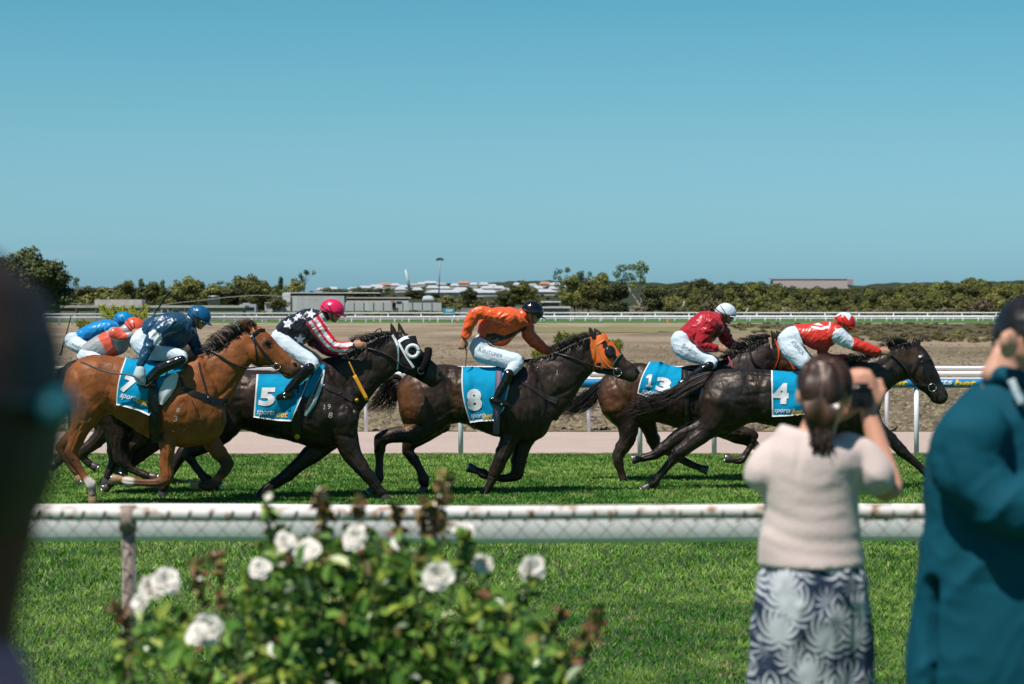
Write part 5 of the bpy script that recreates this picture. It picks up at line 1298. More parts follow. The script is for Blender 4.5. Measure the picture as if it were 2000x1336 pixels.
whip('thin dark riding whip hanging from the swung-back hand of the orange jockey', [(908, 672), (911, 688), (910, 705), (909, 716)], 27.9, -0.24, mat('brown_whip', (0.12, 0.08, 0.05), 0.5), 0.006, 0.005)
# crimson with white cap
rider(dict(D=29.8, horse=H13, seed=131, hip=(1335, 670), label='jockey in crimson silks and a pale white cap on horse number 13', col=CRM, wr=0.015,
  torso=[(1328, 645, 1362, 676, .14), (1342, 630, 1378, 680, .17), (1364, 612, 1392, 666, .19), (1386, 608, 1406, 652, .20), (1402, 614, 1414, 640, .15)], pelvis=[(1312, 664, 1320, 692, .13), (1326, 647, 1338, 700, .16), (1338, 650, 1356, 694, .14)],
  arm=[(1388, 630, 15), (1378, 648, 15), (1371, 668, 13.5), (1380, 676, 11.5), (1396, 680, 8.5)], alat=-0.23, arm2=[(1404, 634, 13), (1414, 652, 13), (1423, 668, 11), (1438, 676, 8)],
  leg=[(1328, 664, 19), (1334, 680, 19), (1356, 692, 17), (1378, 702, 13), (1392, 708, 11), (1384, 714, 9)], leg2=[(1330, 664, 18), (1338, 680, 18), (1360, 692, 16), (1384, 702, 12), (1396, 706, 10), (1388, 713, 8)],
  boot=[(1386, 714, 9), (1368, 724, 8.5), (1350, 737, 7), (1338, 746, 6)], boot2=[(1390, 712, 8), (1372, 724, 8), (1352, 738, 6)], foot=[(1328, 748, 5), (1338, 746, 6), (1348, 742, 5)],
  neck=(1404, 618), head=(1418, 611), tilt=12, hcol=(0.62, 0.70, 0.76), hand=(1400, 681, 10, 110), hand2=(1442, 677, 0, 70), hair=HBR,
  polys=[([(1390, 656), (1404, 648), (1408, 640), (1410, 646), (1398, 660)], (0.02, 0.02, 0.03))], name=[('Brewster', 1348, 683, 36, 10, 30, .35)]))
whip('pink riding whip held down beside the neck of horse number 13', [(1420, 690), (1424, 700), (1431, 719)], 29.8, -0.26, mat('pink_whip', (0.75, 0.12, 0.20), 0.5), 0.010, 0.011)
# red with white diamond cap
rider(dict(D=28.5, horse=H4, seed=141, hip=(1545, 668), label='leading jockey in red silks with white upper sleeves and red cap', col=RED, wr=0.009,
  torso=[(1551, 634, 1570, 672, .15), (1570, 633, 1592, 683, .18), (1598, 630, 1613, 682, .19), (1620, 628, 1630, 672, .19), (1634, 634, 1642, 660, .14)], pelvis=[(1520, 660, 1528, 688, .14), (1534, 642, 1545, 696, .17), (1554, 636, 1572, 690, .16)],
  arm=[(1634, 650, 16), (1645, 660, 15), (1660, 669, 12.5), (1676, 675, 12), (1695, 681, 11), (1714, 686, 8.5)], alat=-0.23, arm2=[(1625, 655, 13), (1612, 672, 11), (1606, 688, 10), (1620, 700, 9), (1650, 700, 8)],
  leg=[(1540, 664, 22), (1545, 680, 21), (1560, 697, 18), (1576, 712, 15), (1588, 722, 12)], leg2=[(1542, 664, 20), (1550, 680, 20), (1566, 698, 17), (1584, 712, 14), (1594, 722, 11)],
  boot=[(1590, 720, 10), (1594, 738, 9.5), (1588, 756, 8), (1582, 768, 7)], boot2=[(1594, 720, 10), (1596, 738, 9), (1590, 756, 8)], foot=[(1574, 774, 6), (1586, 774, 7), (1598, 778, 6)],
  neck=(1634, 642), head=(1650, 630), tilt=22, hcol=(0.62, 0.022, 0.012), hand=(1717, 686, 5, 90), hand2=(1652, 700, 0, 90), hair=HBR,
  polys=[([(1636, 642), (1650, 640), (1668, 664), (1664, 684), (1630, 676), (1624, 660), (1628, 648)], (0.62, 0.70, 0.78)), ([(1584, 636), (1604, 640), (1618, 636), (1620, 628), (1623, 630), (1620, 640), (1604, 644), (1584, 640)], WHT), ([(1588, 634), (1598, 630), (1608, 636)], WHT)],
  hpolys=[([(1630, 620), (1640, 606), (1652, 598), (1664, 606), (1674, 618), (1664, 614), (1658, 626), (1650, 616), (1642, 614)], (0.68, 0.74, 0.80))],
  name=[('ATKINSON', 1558, 679, 34, 8, 48, .1)], bandmat=mat('dark_red_band', (0.12, 0.004, 0.004), 0.5)))
# coral and grey
rider(dict(D=27.7, horse=H2, seed=151, hip=(175, 690), label='jockey in coral and grey silks and coral cap behind the bay horse', col=GRY, wr=0.005,
  torso=[(160, 676, 176, 700, .14), (180, 661, 198, 698, .16), (205, 648, 224, 696, .17), (226, 639, 244, 688, .18), (240, 639, 254, 668, .14)], pelvis=[(152, 692, 162, 712, .13), (165, 676, 180, 712, .16), (182, 676, 200, 712, .14)],
  arm=[(222, 650, 12), (230, 656, 11), (240, 658, 9.5), (250, 656, 8), (255, 654, 7)], alat=-0.21, arm2=[(248, 655, 11), (258, 665, 10), (272, 672, 8)],
  leg=[(168, 696, 17), (185, 705, 16), (210, 712, 14), (230, 720, 12)], leg2=[(170, 696, 16), (188, 705, 15), (212, 712, 13), (232, 720, 11)],
  boot=[(230, 722, 10), (215, 740, 9), (200, 758, 7)], boot2=[(232, 722, 9), (216, 740, 8), (202, 758, 7)],
  neck=(248, 645), head=(264, 641), tilt=38, hk=1.0, hcol=CORAL, hand=(256, 655, -15, 60), hand2=(276, 672, 0, 60), skin=M_skin,
  polys=[([(190, 657), (206, 646), (220, 668), (234, 696), (210, 696), (202, 676)], CORAL), ([(211, 652), (218, 641), (232, 638), (240, 646), (249, 652), (249, 663), (228, 664), (212, 660)], CORAL)],
  hpolys=[]))
# bright blue
rider(dict(D=29.0, horse=H3, seed=161, hip=(145, 665), label='jockey in bright blue silks and cap farthest back at the left', col=AZ, wr=0.011,
  torso=[(150, 648, 164, 668, .14), (166, 637, 182, 666, .16), (188, 629, 202, 660, .18), (210, 624, 220, 652, .18), (224, 628, 232, 645, .13)], pelvis=[(128, 668, 140, 684, .13), (138, 651, 152, 682, .16), (150, 649, 166, 676, .14)],
  arm=[(214, 640, 11), (220, 652, 10), (232, 662, 8)], alat=-0.20, arm2=[(220, 640, 11), (232, 652, 9), (244, 660, 7)],
  leg=[(141, 664, 16), (148, 672, 15), (168, 682, 13), (186, 694, 11)], leg2=[(142, 664, 15), (150, 674, 14), (172, 684, 12), (190, 696, 10)],
  boot=[(186, 696, 9), (174, 712, 8), (162, 728, 6)], boot2=[(190, 698, 8), (178, 714, 7), (166, 730, 6)],
  neck=(228, 636), head=(242, 628), tilt=25, hk=0.98, hcol=(0.0, 0.23, 0.52), hand=(236, 664, 20, 60),
  name=[('Chouste', 148, 675, 26, 6, 22, .3)]))
whip('black riding whip raised behind the cap of the jockey in dark blue', [(294, 626), (305, 608), (316, 592), (333, 568)], 28.6, 0.0, M_leather, 0.006, 0.016)
whip('thin black whip pointing up at the far left behind the bright blue jockey', [(118, 694), (126, 664), (133, 640), (139, 616)], 29.4, 0.0, M_leather, 0.008, 0.006)
# saddles
def saddle(H, cx, cy, wpx, label):
    g = Geo(); D = H['D']
    g.loft2([(cx - wpx / 2, cy - 1, cx - wpx / 2, cy + 5, .10), (cx - wpx * .2, cy - 4, cx - wpx * .2, cy + 10, .17), (cx + wpx * .2, cy - 5, cx + wpx * .2, cy + 14, .20), (cx + wpx / 2, cy - 7, cx + wpx / 2, cy + 6, .12)], D, n=16)
    build(g, 'saddle', M_leather, H['root'])
    g = Geo(); g.path([W(cx + 4, cy + 5, D - 0.22), W(cx + 2, cy + 30, D - 0.29), W(cx - 6, cy + 48, D - 0.30)], 0.008, n=5); build(g, 'stirrup_leather', M_leather, H['root'])
saddle(HA, 322, 706, 60, ''); saddle(H5, 592, 722, 56, ''); saddle(H8, 985, 720, 44, ''); saddle(H13, 1358, 717, 50, ''); saddle(H4, 1578, 723, 60, '')
# ------------------------------------------------------------------ trees
M_leafs = {}
def leafmat(name, c0, c1):
    m, n, b = mat_nodes(name, 0.6, 0.25)
    at = n.nodes.new('ShaderNodeAttribute'); at.attribute_name = 'Col'
    oi = n.nodes.new('ShaderNodeObjectInfo')
    mr = n.nodes.new('ShaderNodeMapRange'); mr.inputs[3].default_value = 0.95; mr.inputs[4].default_value = 2.3
    n.links.new(oi.outputs['Random'], mr.inputs[0])
    vm = n.nodes.new('ShaderNodeVectorMath'); vm.operation = 'SCALE'
    n.links.new(at.outputs['Color'], vm.inputs[0]); n.links.new(mr.outputs[0], vm.inputs['Scale']); n.links.new(vm.outputs[0], b.inputs['Base Color'])
    return m
ML = leafmat('tree_leaves', 0, 0)
M_bark = mat('bark', (0.11, 0.085, 0.065), 0.9, 0.1, var=0.4, vscale=3)
M_barkw = mat('pale_bark', (0.42, 0.38, 0.33), 0.8, 0.1, var=0.3, vscale=3)

def crown(clumps, nper, size, c0, c1, seed):
    r = np.random.default_rng(seed)
    V = []; C = []
    for (cx, cy, cz, rx, ry, rz) in clumps:
        n = int(nper * (rx * ry * rz) ** (1 / 1.5)) + 30
        d = r.normal(size=(n, 3)); d /= np.linalg.norm(d, axis=1)[:, None]
        rad = (0.55 + 0.5 * r.random(n))[:, None]
        P = np.array((cx, cy, cz)) + d * rad * np.array((rx, ry, rz))
        P += 0.25 * size * r.normal(size=P.shape)
        nrm = d + 0.7 * r.normal(size=d.shape); nrm[:, 2] += 0.4; nrm /= np.linalg.norm(nrm, axis=1)[:, None]
        t = np.cross(nrm, r.normal(size=d.shape)); t /= np.linalg.norm(t, axis=1)[:, None]
        b = np.cross(nrm, t)
        s = size * (0.5 + 0.8 * r.random(n))[:, None]
        q = np.stack([P - t * s, P - b * s * .6, P + t * s, P + b * s * .6], 1)
        V.append(q.reshape(-1, 3))
        k = np.clip(0.5 + 0.95 * (r.random() - 0.5) + 0.4 * (r.random(n) - 0.5), 0, 1)[:, None]
        C.append(np.repeat((1 - k) * np.array(c0) + k * np.array(c1), 4, 0))
    return np.concatenate(V), np.concatenate(C)

def tree_proto(kind, seed):
    r = random.Random(seed); cl = []; limbs = []
    if kind == 'bushy':       # 8 m rounded eucalypt / wattle
        for i in range(22):
            a = r.random() * 6.28; q = r.random() ** .6 * 2.6; z = r.uniform(1.6, 6.6); k = 1 - abs(z - 3.6) / 6
            cl.append((math.cos(a) * q * k, math.sin(a) * q * k, z, r.uniform(.9, 1.7), r.uniform(.9, 1.7), r.uniform(.6, 1.2)))
        cl.append((0, 0, 7, 1.1, 1.1, .9)); c = ((0.038, 0.046, 0.011), (0.125, 0.125, 0.030))
    elif kind == 'conifer':
        for i in range(15):
            z = 1.2 + i * 0.45; k = max(0.3, (8.2 - z) / 6.5) * 1.9; a = r.random() * 6.28
            cl.append((math.cos(a) * k * .5, math.sin(a) * k * .5, z, k * .75, k * .75, .6))
        c = ((0.028, 0.042, 0.010), (0.105, 0.115, 0.024))
    elif kind == 'gum':       # open crown, gaps
        for i in range(11):
            a = r.random() * 6.28; q = r.uniform(.6, 2.7); z = r.uniform(3.4, 7.6)
            p = (math.cos(a) * q, math.sin(a) * q, z); cl.append((*p, r.uniform(.5, 1.0), r.uniform(.5, 1.0), r.uniform(.35, .7))); limbs.append(p)
        c = ((0.028, 0.048, 0.016), (0.090, 0.115, 0.042))
    elif kind == 'scrub':     # wide low heath bush, 4 m
        for i in range(12):
            a = r.random() * 6.28; q = r.random() * 2.6; cl.append((math.cos(a) * q, math.sin(a) * q * .7, r.uniform(.6, 2.9) * (1 - q / 6), r.uniform(.8, 1.5), r.uniform(.8, 1.4), r.uniform(.5, .9)))
        c = ((0.040, 0.044, 0.013), (0.125, 0.118, 0.034))
    elif kind == 'grey':
        for i in range(10):
            a = r.random() * 6.28; q = r.random() * 1.9; cl.append((math.cos(a) * q, math.sin(a) * q, r.uniform(.4, 2.2), r.uniform(.6, 1.2), r.uniform(.6, 1.1), r.uniform(.4, .8)))
        c = ((0.075, 0.060, 0.034), (0.17, 0.135, 0.085))
    elif kind == 'dark':
        for i in range(30):
            a = r.random() * 6.28; q = r.random() ** .5 * 2.4; z = r.uniform(.8, 5.8); cl.append((math.cos(a) * q, math.sin(a) * q, z, r.uniform(.9, 1.6), r.uniform(.9, 1.6), r.uniform(.6, 1.1)))
        c = ((0.018, 0.024, 0.008), (0.060, 0.066, 0.020))
    V, C = crown(cl, {'gum': 130, 'dark': 150, 'bushy': 120}.get(kind, 90), 0.24 if kind != 'gum' else 0.17, *c, seed)
    g = Geo(); rr = 0.16 if kind in ('bushy', 'conifer', 'dark') else 0.13
    top = 6.0 if kind not in ('scrub', 'grey') else 1.6
    g.path([(0, 0, -.3), (0.1, 0, top * .3), (-.1, .05, top * .65), (0, 0, top)], rr, n=7, r1=rr * .35)
    for p in (limbs or [c_[:3] for c_ in cl[::3]]):
        z0 = p[2] * r.uniform(.3, .55)
        g.path([(0, 0, z0), (p[0] * .5, p[1] * .5, (z0 + p[2]) * .55), p], rr * .5, n=5, r1=rr * .15)
    return V, C, g, kind

PROT = {}
def get_proto(kind, k):
    if (kind, k) not in PROT:
        V, C, g, _ = tree_proto(kind, 100 + k * 7 + len(kind) * 13)
        PROT[(kind, k)] = (V, C, g, [None])
    return PROT[(kind, k)]
NAMES = dict(bushy='bushy_tree', conifer='conifer_tree', gum='gum_tree', scrub='heath_shrub', grey='grey_shrub', dark='evergreen_tree')
HTS = dict(bushy=7.8, conifer=8.2, gum=8.0, scrub=3.3, grey=2.8, dark=6.6)
def tree(kind, k, px, ytop, ybase, D, label, group=None, wide=1.0, cat=None, bark=None):
    V, C, g, cache = get_proto(kind, k)
    h = (ybase - ytop) * D / F
    z0 = CZ - (ybase - HY) * D / F
    root = bpy.data.objects.new(NAMES[kind], None); link(root)
    root.location = (X(px, D), D, z0); sc_ = h / HTS[kind]
    root.scale = (sc_ * wide, sc_ * wide, sc_); root.rotation_euler = (0, 0, random.random() * 6.28)
    tag(root, label, cat or ('shrub' if kind in ('scrub', 'grey') else 'tree'), group)
    if cache[0] is None:
        co = tris_obj('crown', V, C, ML, kind=None, nv=4)
        to = build(g, 'trunk', bark or M_bark)
        co.parent = root; to.parent = root; cache[0] = (co, to)
    else:
        for o in cache[0]:
            c = o.copy(); link(c); c.parent = root
            if bark and c.name.startswith('trunk'): pass
    return root

R2 = random.Random(5)
# left: big dark evergreens at the edge, then a row behind the long shed
tree('dark', 0, 60, 486, 606, 470, 'tallest dark rounded evergreen at the far left edge behind the long shed', wide=1.15)
tree('dark', 1, 5, 500, 606, 480, 'big dark evergreen cut by the left edge of the photo', wide=1.2)
tree('dark', 2, 108, 527, 606, 470, 'dark round evergreen beside the tallest one at the left', wide=1.0)
tree('gum', 0, 138, 531, 600, 490, 'small flat-topped dark tree leaning out over the white building at the left')
row = [(150, 572, 'bushy'), (172, 560, 'bushy'), (205, 558, 'scrub'), (232, 565, 'bushy'), (252, 549, 'bushy'), (276, 545, 'conifer'), (300, 552, 'bushy'), (318, 547, 'conifer'), (345, 549, 'bushy'), (367, 541, 'bushy'), (392, 551, 'bushy'), (415, 556, 'bushy'), (440, 545, 'gum'), (464, 540, 'bushy'), (492, 538, 'bushy'), (515, 549, 'bushy'), (548, 541, 'conifer'), (575, 548, 'bushy')]
for i, (p, y, k) in enumerate(row):
    tree(k, i % 3, p, y - 2, 604 + R2.uniform(0, 6), 530 + R2.uniform(-15, 25), 'green tree in the row behind the long low shed at the left', 'trees behind the long shed', wide=R2.uniform(1.0, 1.35))
for i in range(16):
    tree('dark', i % 3, 150 + i * 28 + R2.uniform(-8, 8), 566 + R2.uniform(-6, 8), 606, 560, 'darker tree filling in behind the front row of trees at the left', 'darker trees behind the front row', wide=1.5)
tree('gum', 1, 594, 527, 590, 560, 'taller open-crowned dark tree with sky gaps, above the grey sheds', wide=0.95)
tree('scrub', 1, 545, 575, 604, 500, 'low bush beside the small grey lean-to of the sheds')
for i, p in enumerate((470, 505, 540, 438)):
    tree('dark', (i + 1) % 3, p, 560, 612, 545, 'dark low tree beside the parked motorhome', 'dark trees by the motorhome', wide=1.3)
for i, (p, y) in enumerate(((700, 561), (730, 562), (668, 564), (800, 569), (815, 566), (850, 572), (640, 562))):
    tree('dark', i % 3, p, y, 584, 700, 'rounded dark tree showing over the roof of the long grey shed', 'trees behind the grey sheds', wide=1.8)
# middle
for i, (p, y, b, D_, k, w) in enumerate([(915, 562, 596, 640, 'dark', 1.0), (1000, 556, 602, 600, 'bushy', 1.0), (1022, 548, 606, 600, 'bushy', 1.0), (985, 566, 604, 610, 'dark', 1.2), (1040, 560, 604, 610, 'bushy', 1.0), (870, 575, 600, 650, 'scrub', 1.6), (925, 582, 602, 640, 'scrub', 1.6), (960, 584, 604, 640, 'grey', 1.8), (890, 590, 606, 620, 'scrub', 1.7), (1045, 578, 606, 620, 'scrub', 1.3)]):
    tree(k, i % 3, p, y, b, D_, 'green tree or bush standing in front of the hillside houses', 'trees in front of the hillside houses', wide=w)
tree('gum', 2, 1098, 522, 606, 600, 'thin grey-leaved gum tree at the left of the tall tree group', wide=0.6)
tree('gum', 0, 1138, 520, 606, 600, 'gum tree with a small round top standing over its neighbours', wide=0.7)
tree('bushy', 1, 1122, 536, 614, 590, 'light green bushy tree left of the dark tree group', wide=0.9)
tree('bushy', 2, 1150, 545, 614, 585, 'bushy tree in the middle of the tall tree group', wide=1.1)
tree('bushy', 0, 1178, 532, 614, 590, 'bushy brownish tree with a rounded top right of the gum tree', wide=0.9)
tree('dark', 1, 1200, 552, 616, 580, 'dark dense tree behind the forked pale trunk', wide=1.0)
tree('dark', 2, 1275, 558, 616, 580, 'very dark round tree right of the forked pale trunk', wide=1.0)
# the tall forked gum with white trunk
Dg = 570; root = thing('gum_tree', 'tall gum with a forked white trunk and light green crown clumps', 'tree', (X(1253, Dg), Dg, CZ - (616 - HY) * Dg / F))
k_ = Dg / F; bz = ROOT[root.name]
def rel(px, py, dy=0.0): return W(px, py, Dg) + np.array((0, dy, 0))
g = Geo(); g.path([rel(1256, 618), rel(1252, 600), rel(1242, 585), rel(1234, 574), rel(1226, 556)], 0.34, n=8, r1=.12)
g.path([rel(1252, 600), rel(1252, 585), rel(1246, 572), rel(1250, 552), rel(1252, 530)], 0.28, n=8, r1=.10); build(g, 'trunk', M_barkw, root)
r_ = np.random.default_rng(3); cl = []
for (cx, cy, rx, ry) in [(1215, 524, 13, 8), (1235, 522, 10, 7), (1205, 536, 9, 7), (1228, 542, 14, 10), (1252, 518, 10, 9), (1250, 534, 9, 12), (1262, 526, 6, 8), (1238, 556, 12, 9), (1212, 552, 10, 8), (1255, 548, 7, 9)]:
    p = rel(cx, cy, r_.uniform(-1, 1)); cl.append((*p, rx * k_, 1.2, ry * k_))
V, C = crown(cl, 150, 0.22, (0.035, 0.06, 0.02), (0.12, 0.16, 0.05), 9)
tris_obj('crown', V - bz, C, ML, kind=None, parent=root, nv=4)
tree('grey', 1, 1243, 592, 618, 560, 'pinkish grey shrub at the foot of the forked pale trunk', wide=1.0)
# woodland on the right, row by row
def canopy(px):
    return np.interp(px, [1260, 1300, 1340, 1380, 1420, 1480, 1560, 1660, 1740, 1775, 1800, 1830, 1870, 1895, 1925, 1945, 1965, 1985, 2020], [556, 552, 549, 543, 551, 549, 559.5, 560, 560, 549, 556, 549, 551, 541, 546, 552, 544, 550, 548])
rows = [(820, 0, 600, 18, ('dark', 'bushy')), (740, 8, 604, 19, ('bushy', 'bushy', 'dark')), (670, 18, 608, 20, ('bushy', 'scrub', 'dark')), (610, 31, 612, 22, ('scrub', 'scrub', 'bushy')), (560, 43, 615, 22, ('scrub', 'grey', 'scrub'))]
for ri, (D_, off, base, step, kinds) in enumerate(rows):
    p = 1290 + ri * 5
    i = 0
    while p < 2030:
        k = kinds[i % len(kinds)] if R2.random() < .7 else kinds[0]
        if off < 10 and p > 1740: k = R2.choice(['conifer', 'bushy', 'bushy'])
        y = canopy(p) + off + (R2.uniform(-2, 5) if off == 0 else R2.uniform(-7, 6))
        if y < base - 4:
            tree(k, R2.randrange(3), p, y, base + R2.uniform(-1, 2), D_ + R2.uniform(-25, 25),
                 ['tree in the back row of the woodland on the right, against the sky', 'tree in the second row of the woodland on the right', 'olive bush halfway down the woodland on the right', 'low olive bush in the lower part of the woodland on the right', 'low bush at the front edge of the woodland, just behind the white rails'][ri],
                 ['back row of the woodland', 'second row of the woodland', 'middle row of the woodland', 'lower row of the woodland', 'front row of the woodland'][ri], wide=R2.uniform(.95, 1.3) * (1.0 if k != 'scrub' else 0.8))
        p += step * R2.uniform(.7, 1.25); i += 1
for p, D_ in ((1334, 552), (1452, 545)):
    o = thing('dead_trunk', 'bare pale dead trunk %s' % ('among the dark bushes left of the crimson jockey' if p < 1400 else 'leaning right of the white-capped crimson jockey'), 'tree trunk', (X(p, D_), D_, -3)); g = Geo()
    if p < 1400: g.path([W(p, 604, D_), W(p + 1, 596, D_), W(p + 3, 588, D_)], 0.3, n=6, r1=.2)
    else: g.path([W(p, 619, D_), W(p + 5, 610, D_), W(p + 9, 602, D_)], 0.24, n=6, r1=.15)
    build(g, 'bare_stem', M_barkw, o)
# scrub bank on the inside of the far rails, right
for i in range(290):
    y = 632 + 38 * R2.random() ** 1.1; 
    lim = 1400 + max(0, (y - 640)) * 6
    p = R2.uniform(max(1395, lim), 1990)
    h_ = np.interp(y, [632, 672], [5, 13]) * R2.uniform(.6, 1.2)
    D_ = None
    for q in np.linspace(80, 429, 350):
        if HY + (CZ - gz(q)) * F / q <= y: D_ = q; break
    if D_ is None: continue
    tree('scrub' if R2.random() < .45 else 'grey', R2.randrange(3), p, y - h_, y + .5, D_, 'small low shrub in the dry scrub strip inside the far rails on the right', 'low shrubs of the scrub strip', wide=R2.uniform(1.0, 1.7))
for p, y, h_, w in ((1839, 660, 18, 1.1), (1870, 662, 22, 1.3), (1900, 663, 24, 1.3), (1812, 663, 12, 1.5), (1930, 662, 20, 1.4)):
    tree('dark' if p == 1839 else 'scrub', 1, p, y - h_, y + 1, 265, 'rounder %s bush near the right end of the scrub strip' % ('dark green' if p == 1839 else 'brownish'), None if p == 1839 else 'brownish bushes of the scrub strip', wide=w, cat='shrub')
# shrubby pale-green bushes close behind the horses
def feather(px0, px1, ytop, ybase, D_, label, n=26):
    z0 = CZ - (ybase - HY) * D_ / F
    o = thing('feathery_shrub', label, 'shrub', (X((px0 + px1) / 2, D_), D_, z0), 'yellow-green feathery shrubs')
    g = Geo(); V = []; C = []
    for i in range(n):
        p = R2.uniform(px0, px1); t = R2.uniform(ytop, ytop + (ybase - ytop) * .35)
        b = np.array(W((px0 + px1) / 2 + (p - (px0 + px1) / 2) * .35, ybase, D_)); tp = np.array(W(p, t, D_ + R2.uniform(-.4, .4)))
        md = (b + tp) / 2 + np.array((0, R2.uniform(-.2, .2), 0.1))
        P = catmull([b, md, tp], 8); g.path(P, 0.008, n=4, r1=.003)
        for q in P[5:]:
            for j in range(9):
                d = np.array((R2.gauss(0, 1), R2.gauss(0, 1), R2.gauss(.6, .8))); d /= np.linalg.norm(d); L_ = R2.uniform(.05, .12); s_ = np.cross(d, (0, 1, 0.1)) * .012
                V += [q - s_, q + s_, q + d * L_]; c_ = R2.uniform(.7, 1.3); C += [(0.16 * c_, 0.17 * c_, 0.03 * c_)] * 3
    build(g, 'stems', M_bark, o)
    tris_obj('leaves', np.array(V) - ROOT[o.name], np.array(C), ML, kind=None, parent=o)
feather(1080, 1130, 652, 700, 46, 'yellow-green feathery shrub behind the mane of horse number 8', 16)
feather(1125, 1165, 650, 700, 47, 'yellow-green feathery shrub behind the ears of the orange-hooded horse', 14)
feather(1192, 1214, 664, 700, 46.5, 'small feathery shrub showing over the nose of the orange-hooded horse', 8)
feather(1035, 1062, 688, 715, 45, 'small feathery shrub between the knee and hand of the orange jockey', 7)
feather(196, 290, 598, 660, 52, 'large yellow-green feathery shrub behind the caps of the blue and coral jockeys', 30)
feather(150, 175, 628, 660, 52, 'small feathery shrub left of the bright blue jockey', 8)

# ------------------------------------------------------------------ buildings
def gmat(n, c, **k): return mat(n, c, 0.7, 0.3, var=k.get('var', 0.12), vscale=k.get('vs', 1.2), stretch=k.get('st'))
M_tin = gmat('corrugated_grey', (0.44, 0.46, 0.44), var=0.18, vs=0.5, st=(1, 1, 0.05)); M_tinl = gmat('pale_tin', (0.55, 0.56, 0.53)); M_tind = gmat('dark_interior', (0.03, 0.03, 0.03)); M_roofw = gmat('white_roof', (0.42, 0.45, 0.48), var=0.25, vs=0.05); M_roofg = gmat('grey_roof', (0.30, 0.31, 0.32)); M_terra = gmat('terracotta_roof', (0.45, 0.20, 0.12)); M_cream = gmat('cream_wall', (0.50, 0.45, 0.38)); M_brnw = gmat('brown_wall', (0.19, 0.165, 0.135)); M_glass = mat('window_glass', (0.02, 0.03, 0.04), 0.1, 0.6)
def pbox(g, px0, px1, y0, y1, D_, dep, mi=0, dy=0):
    a = W(px0, y1, D_ + dy); b = W(px1, y0, D_ + dy); g.box((a[0], D_ + dy, a[2]), (b[0], D_ + dy + dep, b[2]), mi)
def part(name, m, root, px0, px1, y0, y1, D_, dep=.3, dy=0.0):
    g = Geo(); pbox(g, px0, px1, y0, y1, D_, dep, 0, dy); return build(g, name, m, root, smooth=False)
# long low shed at the left
o = thing('long_shed', 'long low brown shed with pale roof edge, door and windows at the left', 'shed', W(300, 628, 480))
part('wall', M_brnw, o, 60, 474, 601, 630, 480, 6); part('roof', gmat('shed_roof', (0.42, 0.39, 0.36)), o, 55, 478, 597, 601, 479.7, 8); part('raised_roof', gmat('raised_roof', (0.40, 0.38, 0.36)), o, 185, 277, 585, 596.5, 482, 5)
for a_, b_ in ((283, 292), (337, 349), (212, 220)): f = part('window', M_roofw, o, a_, b_, 602, 606, 480, .2, -.15); part('pane', M_glass, f, a_ + 1.2, b_ - 1.2, 603, 605.2, 480, .1, -.25)
f = part('door', gmat('door_grey', (0.32, 0.32, 0.31)), o, 314, 329, 602, 616, 480, .2, -.15); part('opening', M_glass, f, 317, 326, 604, 614, 480, .1, -.25)
for a_ in (147, 186, 248, 360, 300): part('post', gmat('shed_post', (0.12, 0.11, 0.10)), o, a_, a_ + 3, 602, 626, 480, .2, -.25)
o = thing('water_tank', 'silver corrugated water tank on a dark stand beside the long shed', 'water tank', W(418, 618, 500))
g = Geo(); cx, cy = X(417.5, 500), 500; zt_ = CZ - (579 - HY) * 500 / F; zb = CZ - (600 - HY) * 500 / F; q = np.linspace(0, 2 * math.pi, 24, endpoint=False); rr = 12 * 500 / F
g.rings([np.stack([cx + rr * np.cos(q) * k, cy + rr * np.sin(q) * k, 0 * q + z], 1) for k, z in ((1, zb), (1, zt_), (1.04, zt_), (1.04, zt_ + .05), (.05, zt_ + .22))]); build(g, 'tank', mat('galvanised', (0.42, 0.45, 0.47), 0.4, 0.5, metal=.3, var=.1, vscale=1), o)
part('stand', gmat('stand_dark', (0.07, 0.06, 0.05)), o, 407, 429, 600, 620, 500, 2, -1)
# motorhome
o = thing('motorhome', 'white motorhome parked among the dark trees', 'motorhome', W(478, 618, 505))
part('body', M_roofw, o, 468, 500, 594, 613, 505, 2.4); part('cab', M_roofw, o, 457, 468, 602, 613, 505, 2.2); part('roof_box', M_roofw, o, 474, 488, 592, 594, 505.5, 1.2); part('windscreen', M_glass, o, 475, 496, 600, 606, 505, .1, -.15); part('bumper', gmat('bumper_grey', (.25, .25, .26)), o, 476, 497, 608, 611, 505, .2, -.3)
for a_ in (462, 492):
    g = Geo(); g.ell(a_, 614, 3.2, 3.2, .15, 504.8); build(g, 'wheel', M_leather, o)
# grey sheds in the middle
o = thing('tall_tin_shed', 'tall grey tin shed with a dark gap below the roof, behind the pink-capped jockey', 'shed', W(620, 614, 520))
part('wall', M_tin, o, 567, 672, 578, 613, 520, 8); part('end_wall', M_tinl, o, 551, 567, 573, 613, 519.5, 8); part('roof', M_tinl, o, 553, 742, 571, 573, 519.8, 8); part('dark_opening', M_tind, o, 567, 742, 573, 577, 520.3, 6); f = part('window', M_roofw, o, 552, 557, 584, 590, 519.3, .1); part('pane', M_glass, f, 553, 556, 585, 589, 519.1, .1)
o = thing('lean_to_shed', 'small grey lean-to at the left end of the tall tin shed', 'shed', W(535, 612, 517)); part('wall', gmat('blue_grey_tin', (0.22, 0.26, 0.28)), o, 532, 551, 592, 613, 517, 4); part('side_wall', M_tin, o, 517, 532, 594, 613, 516.5, 4); part('roof', M_tinl, o, 517, 552, 591, 592.2, 516, 5)
o = thing('long_tin_shed', 'long low tin shed with a pale roof right of the pink cap', 'shed', W(740, 606, 530)); part('wall', M_tinl, o, 666, 798, 586, 604, 530, 6); part('roof', M_cream, o, 664, 802, 580.5, 583, 529.8, 7); part('dark_opening', M_tind, o, 667, 797, 583, 586, 530.3, 5)
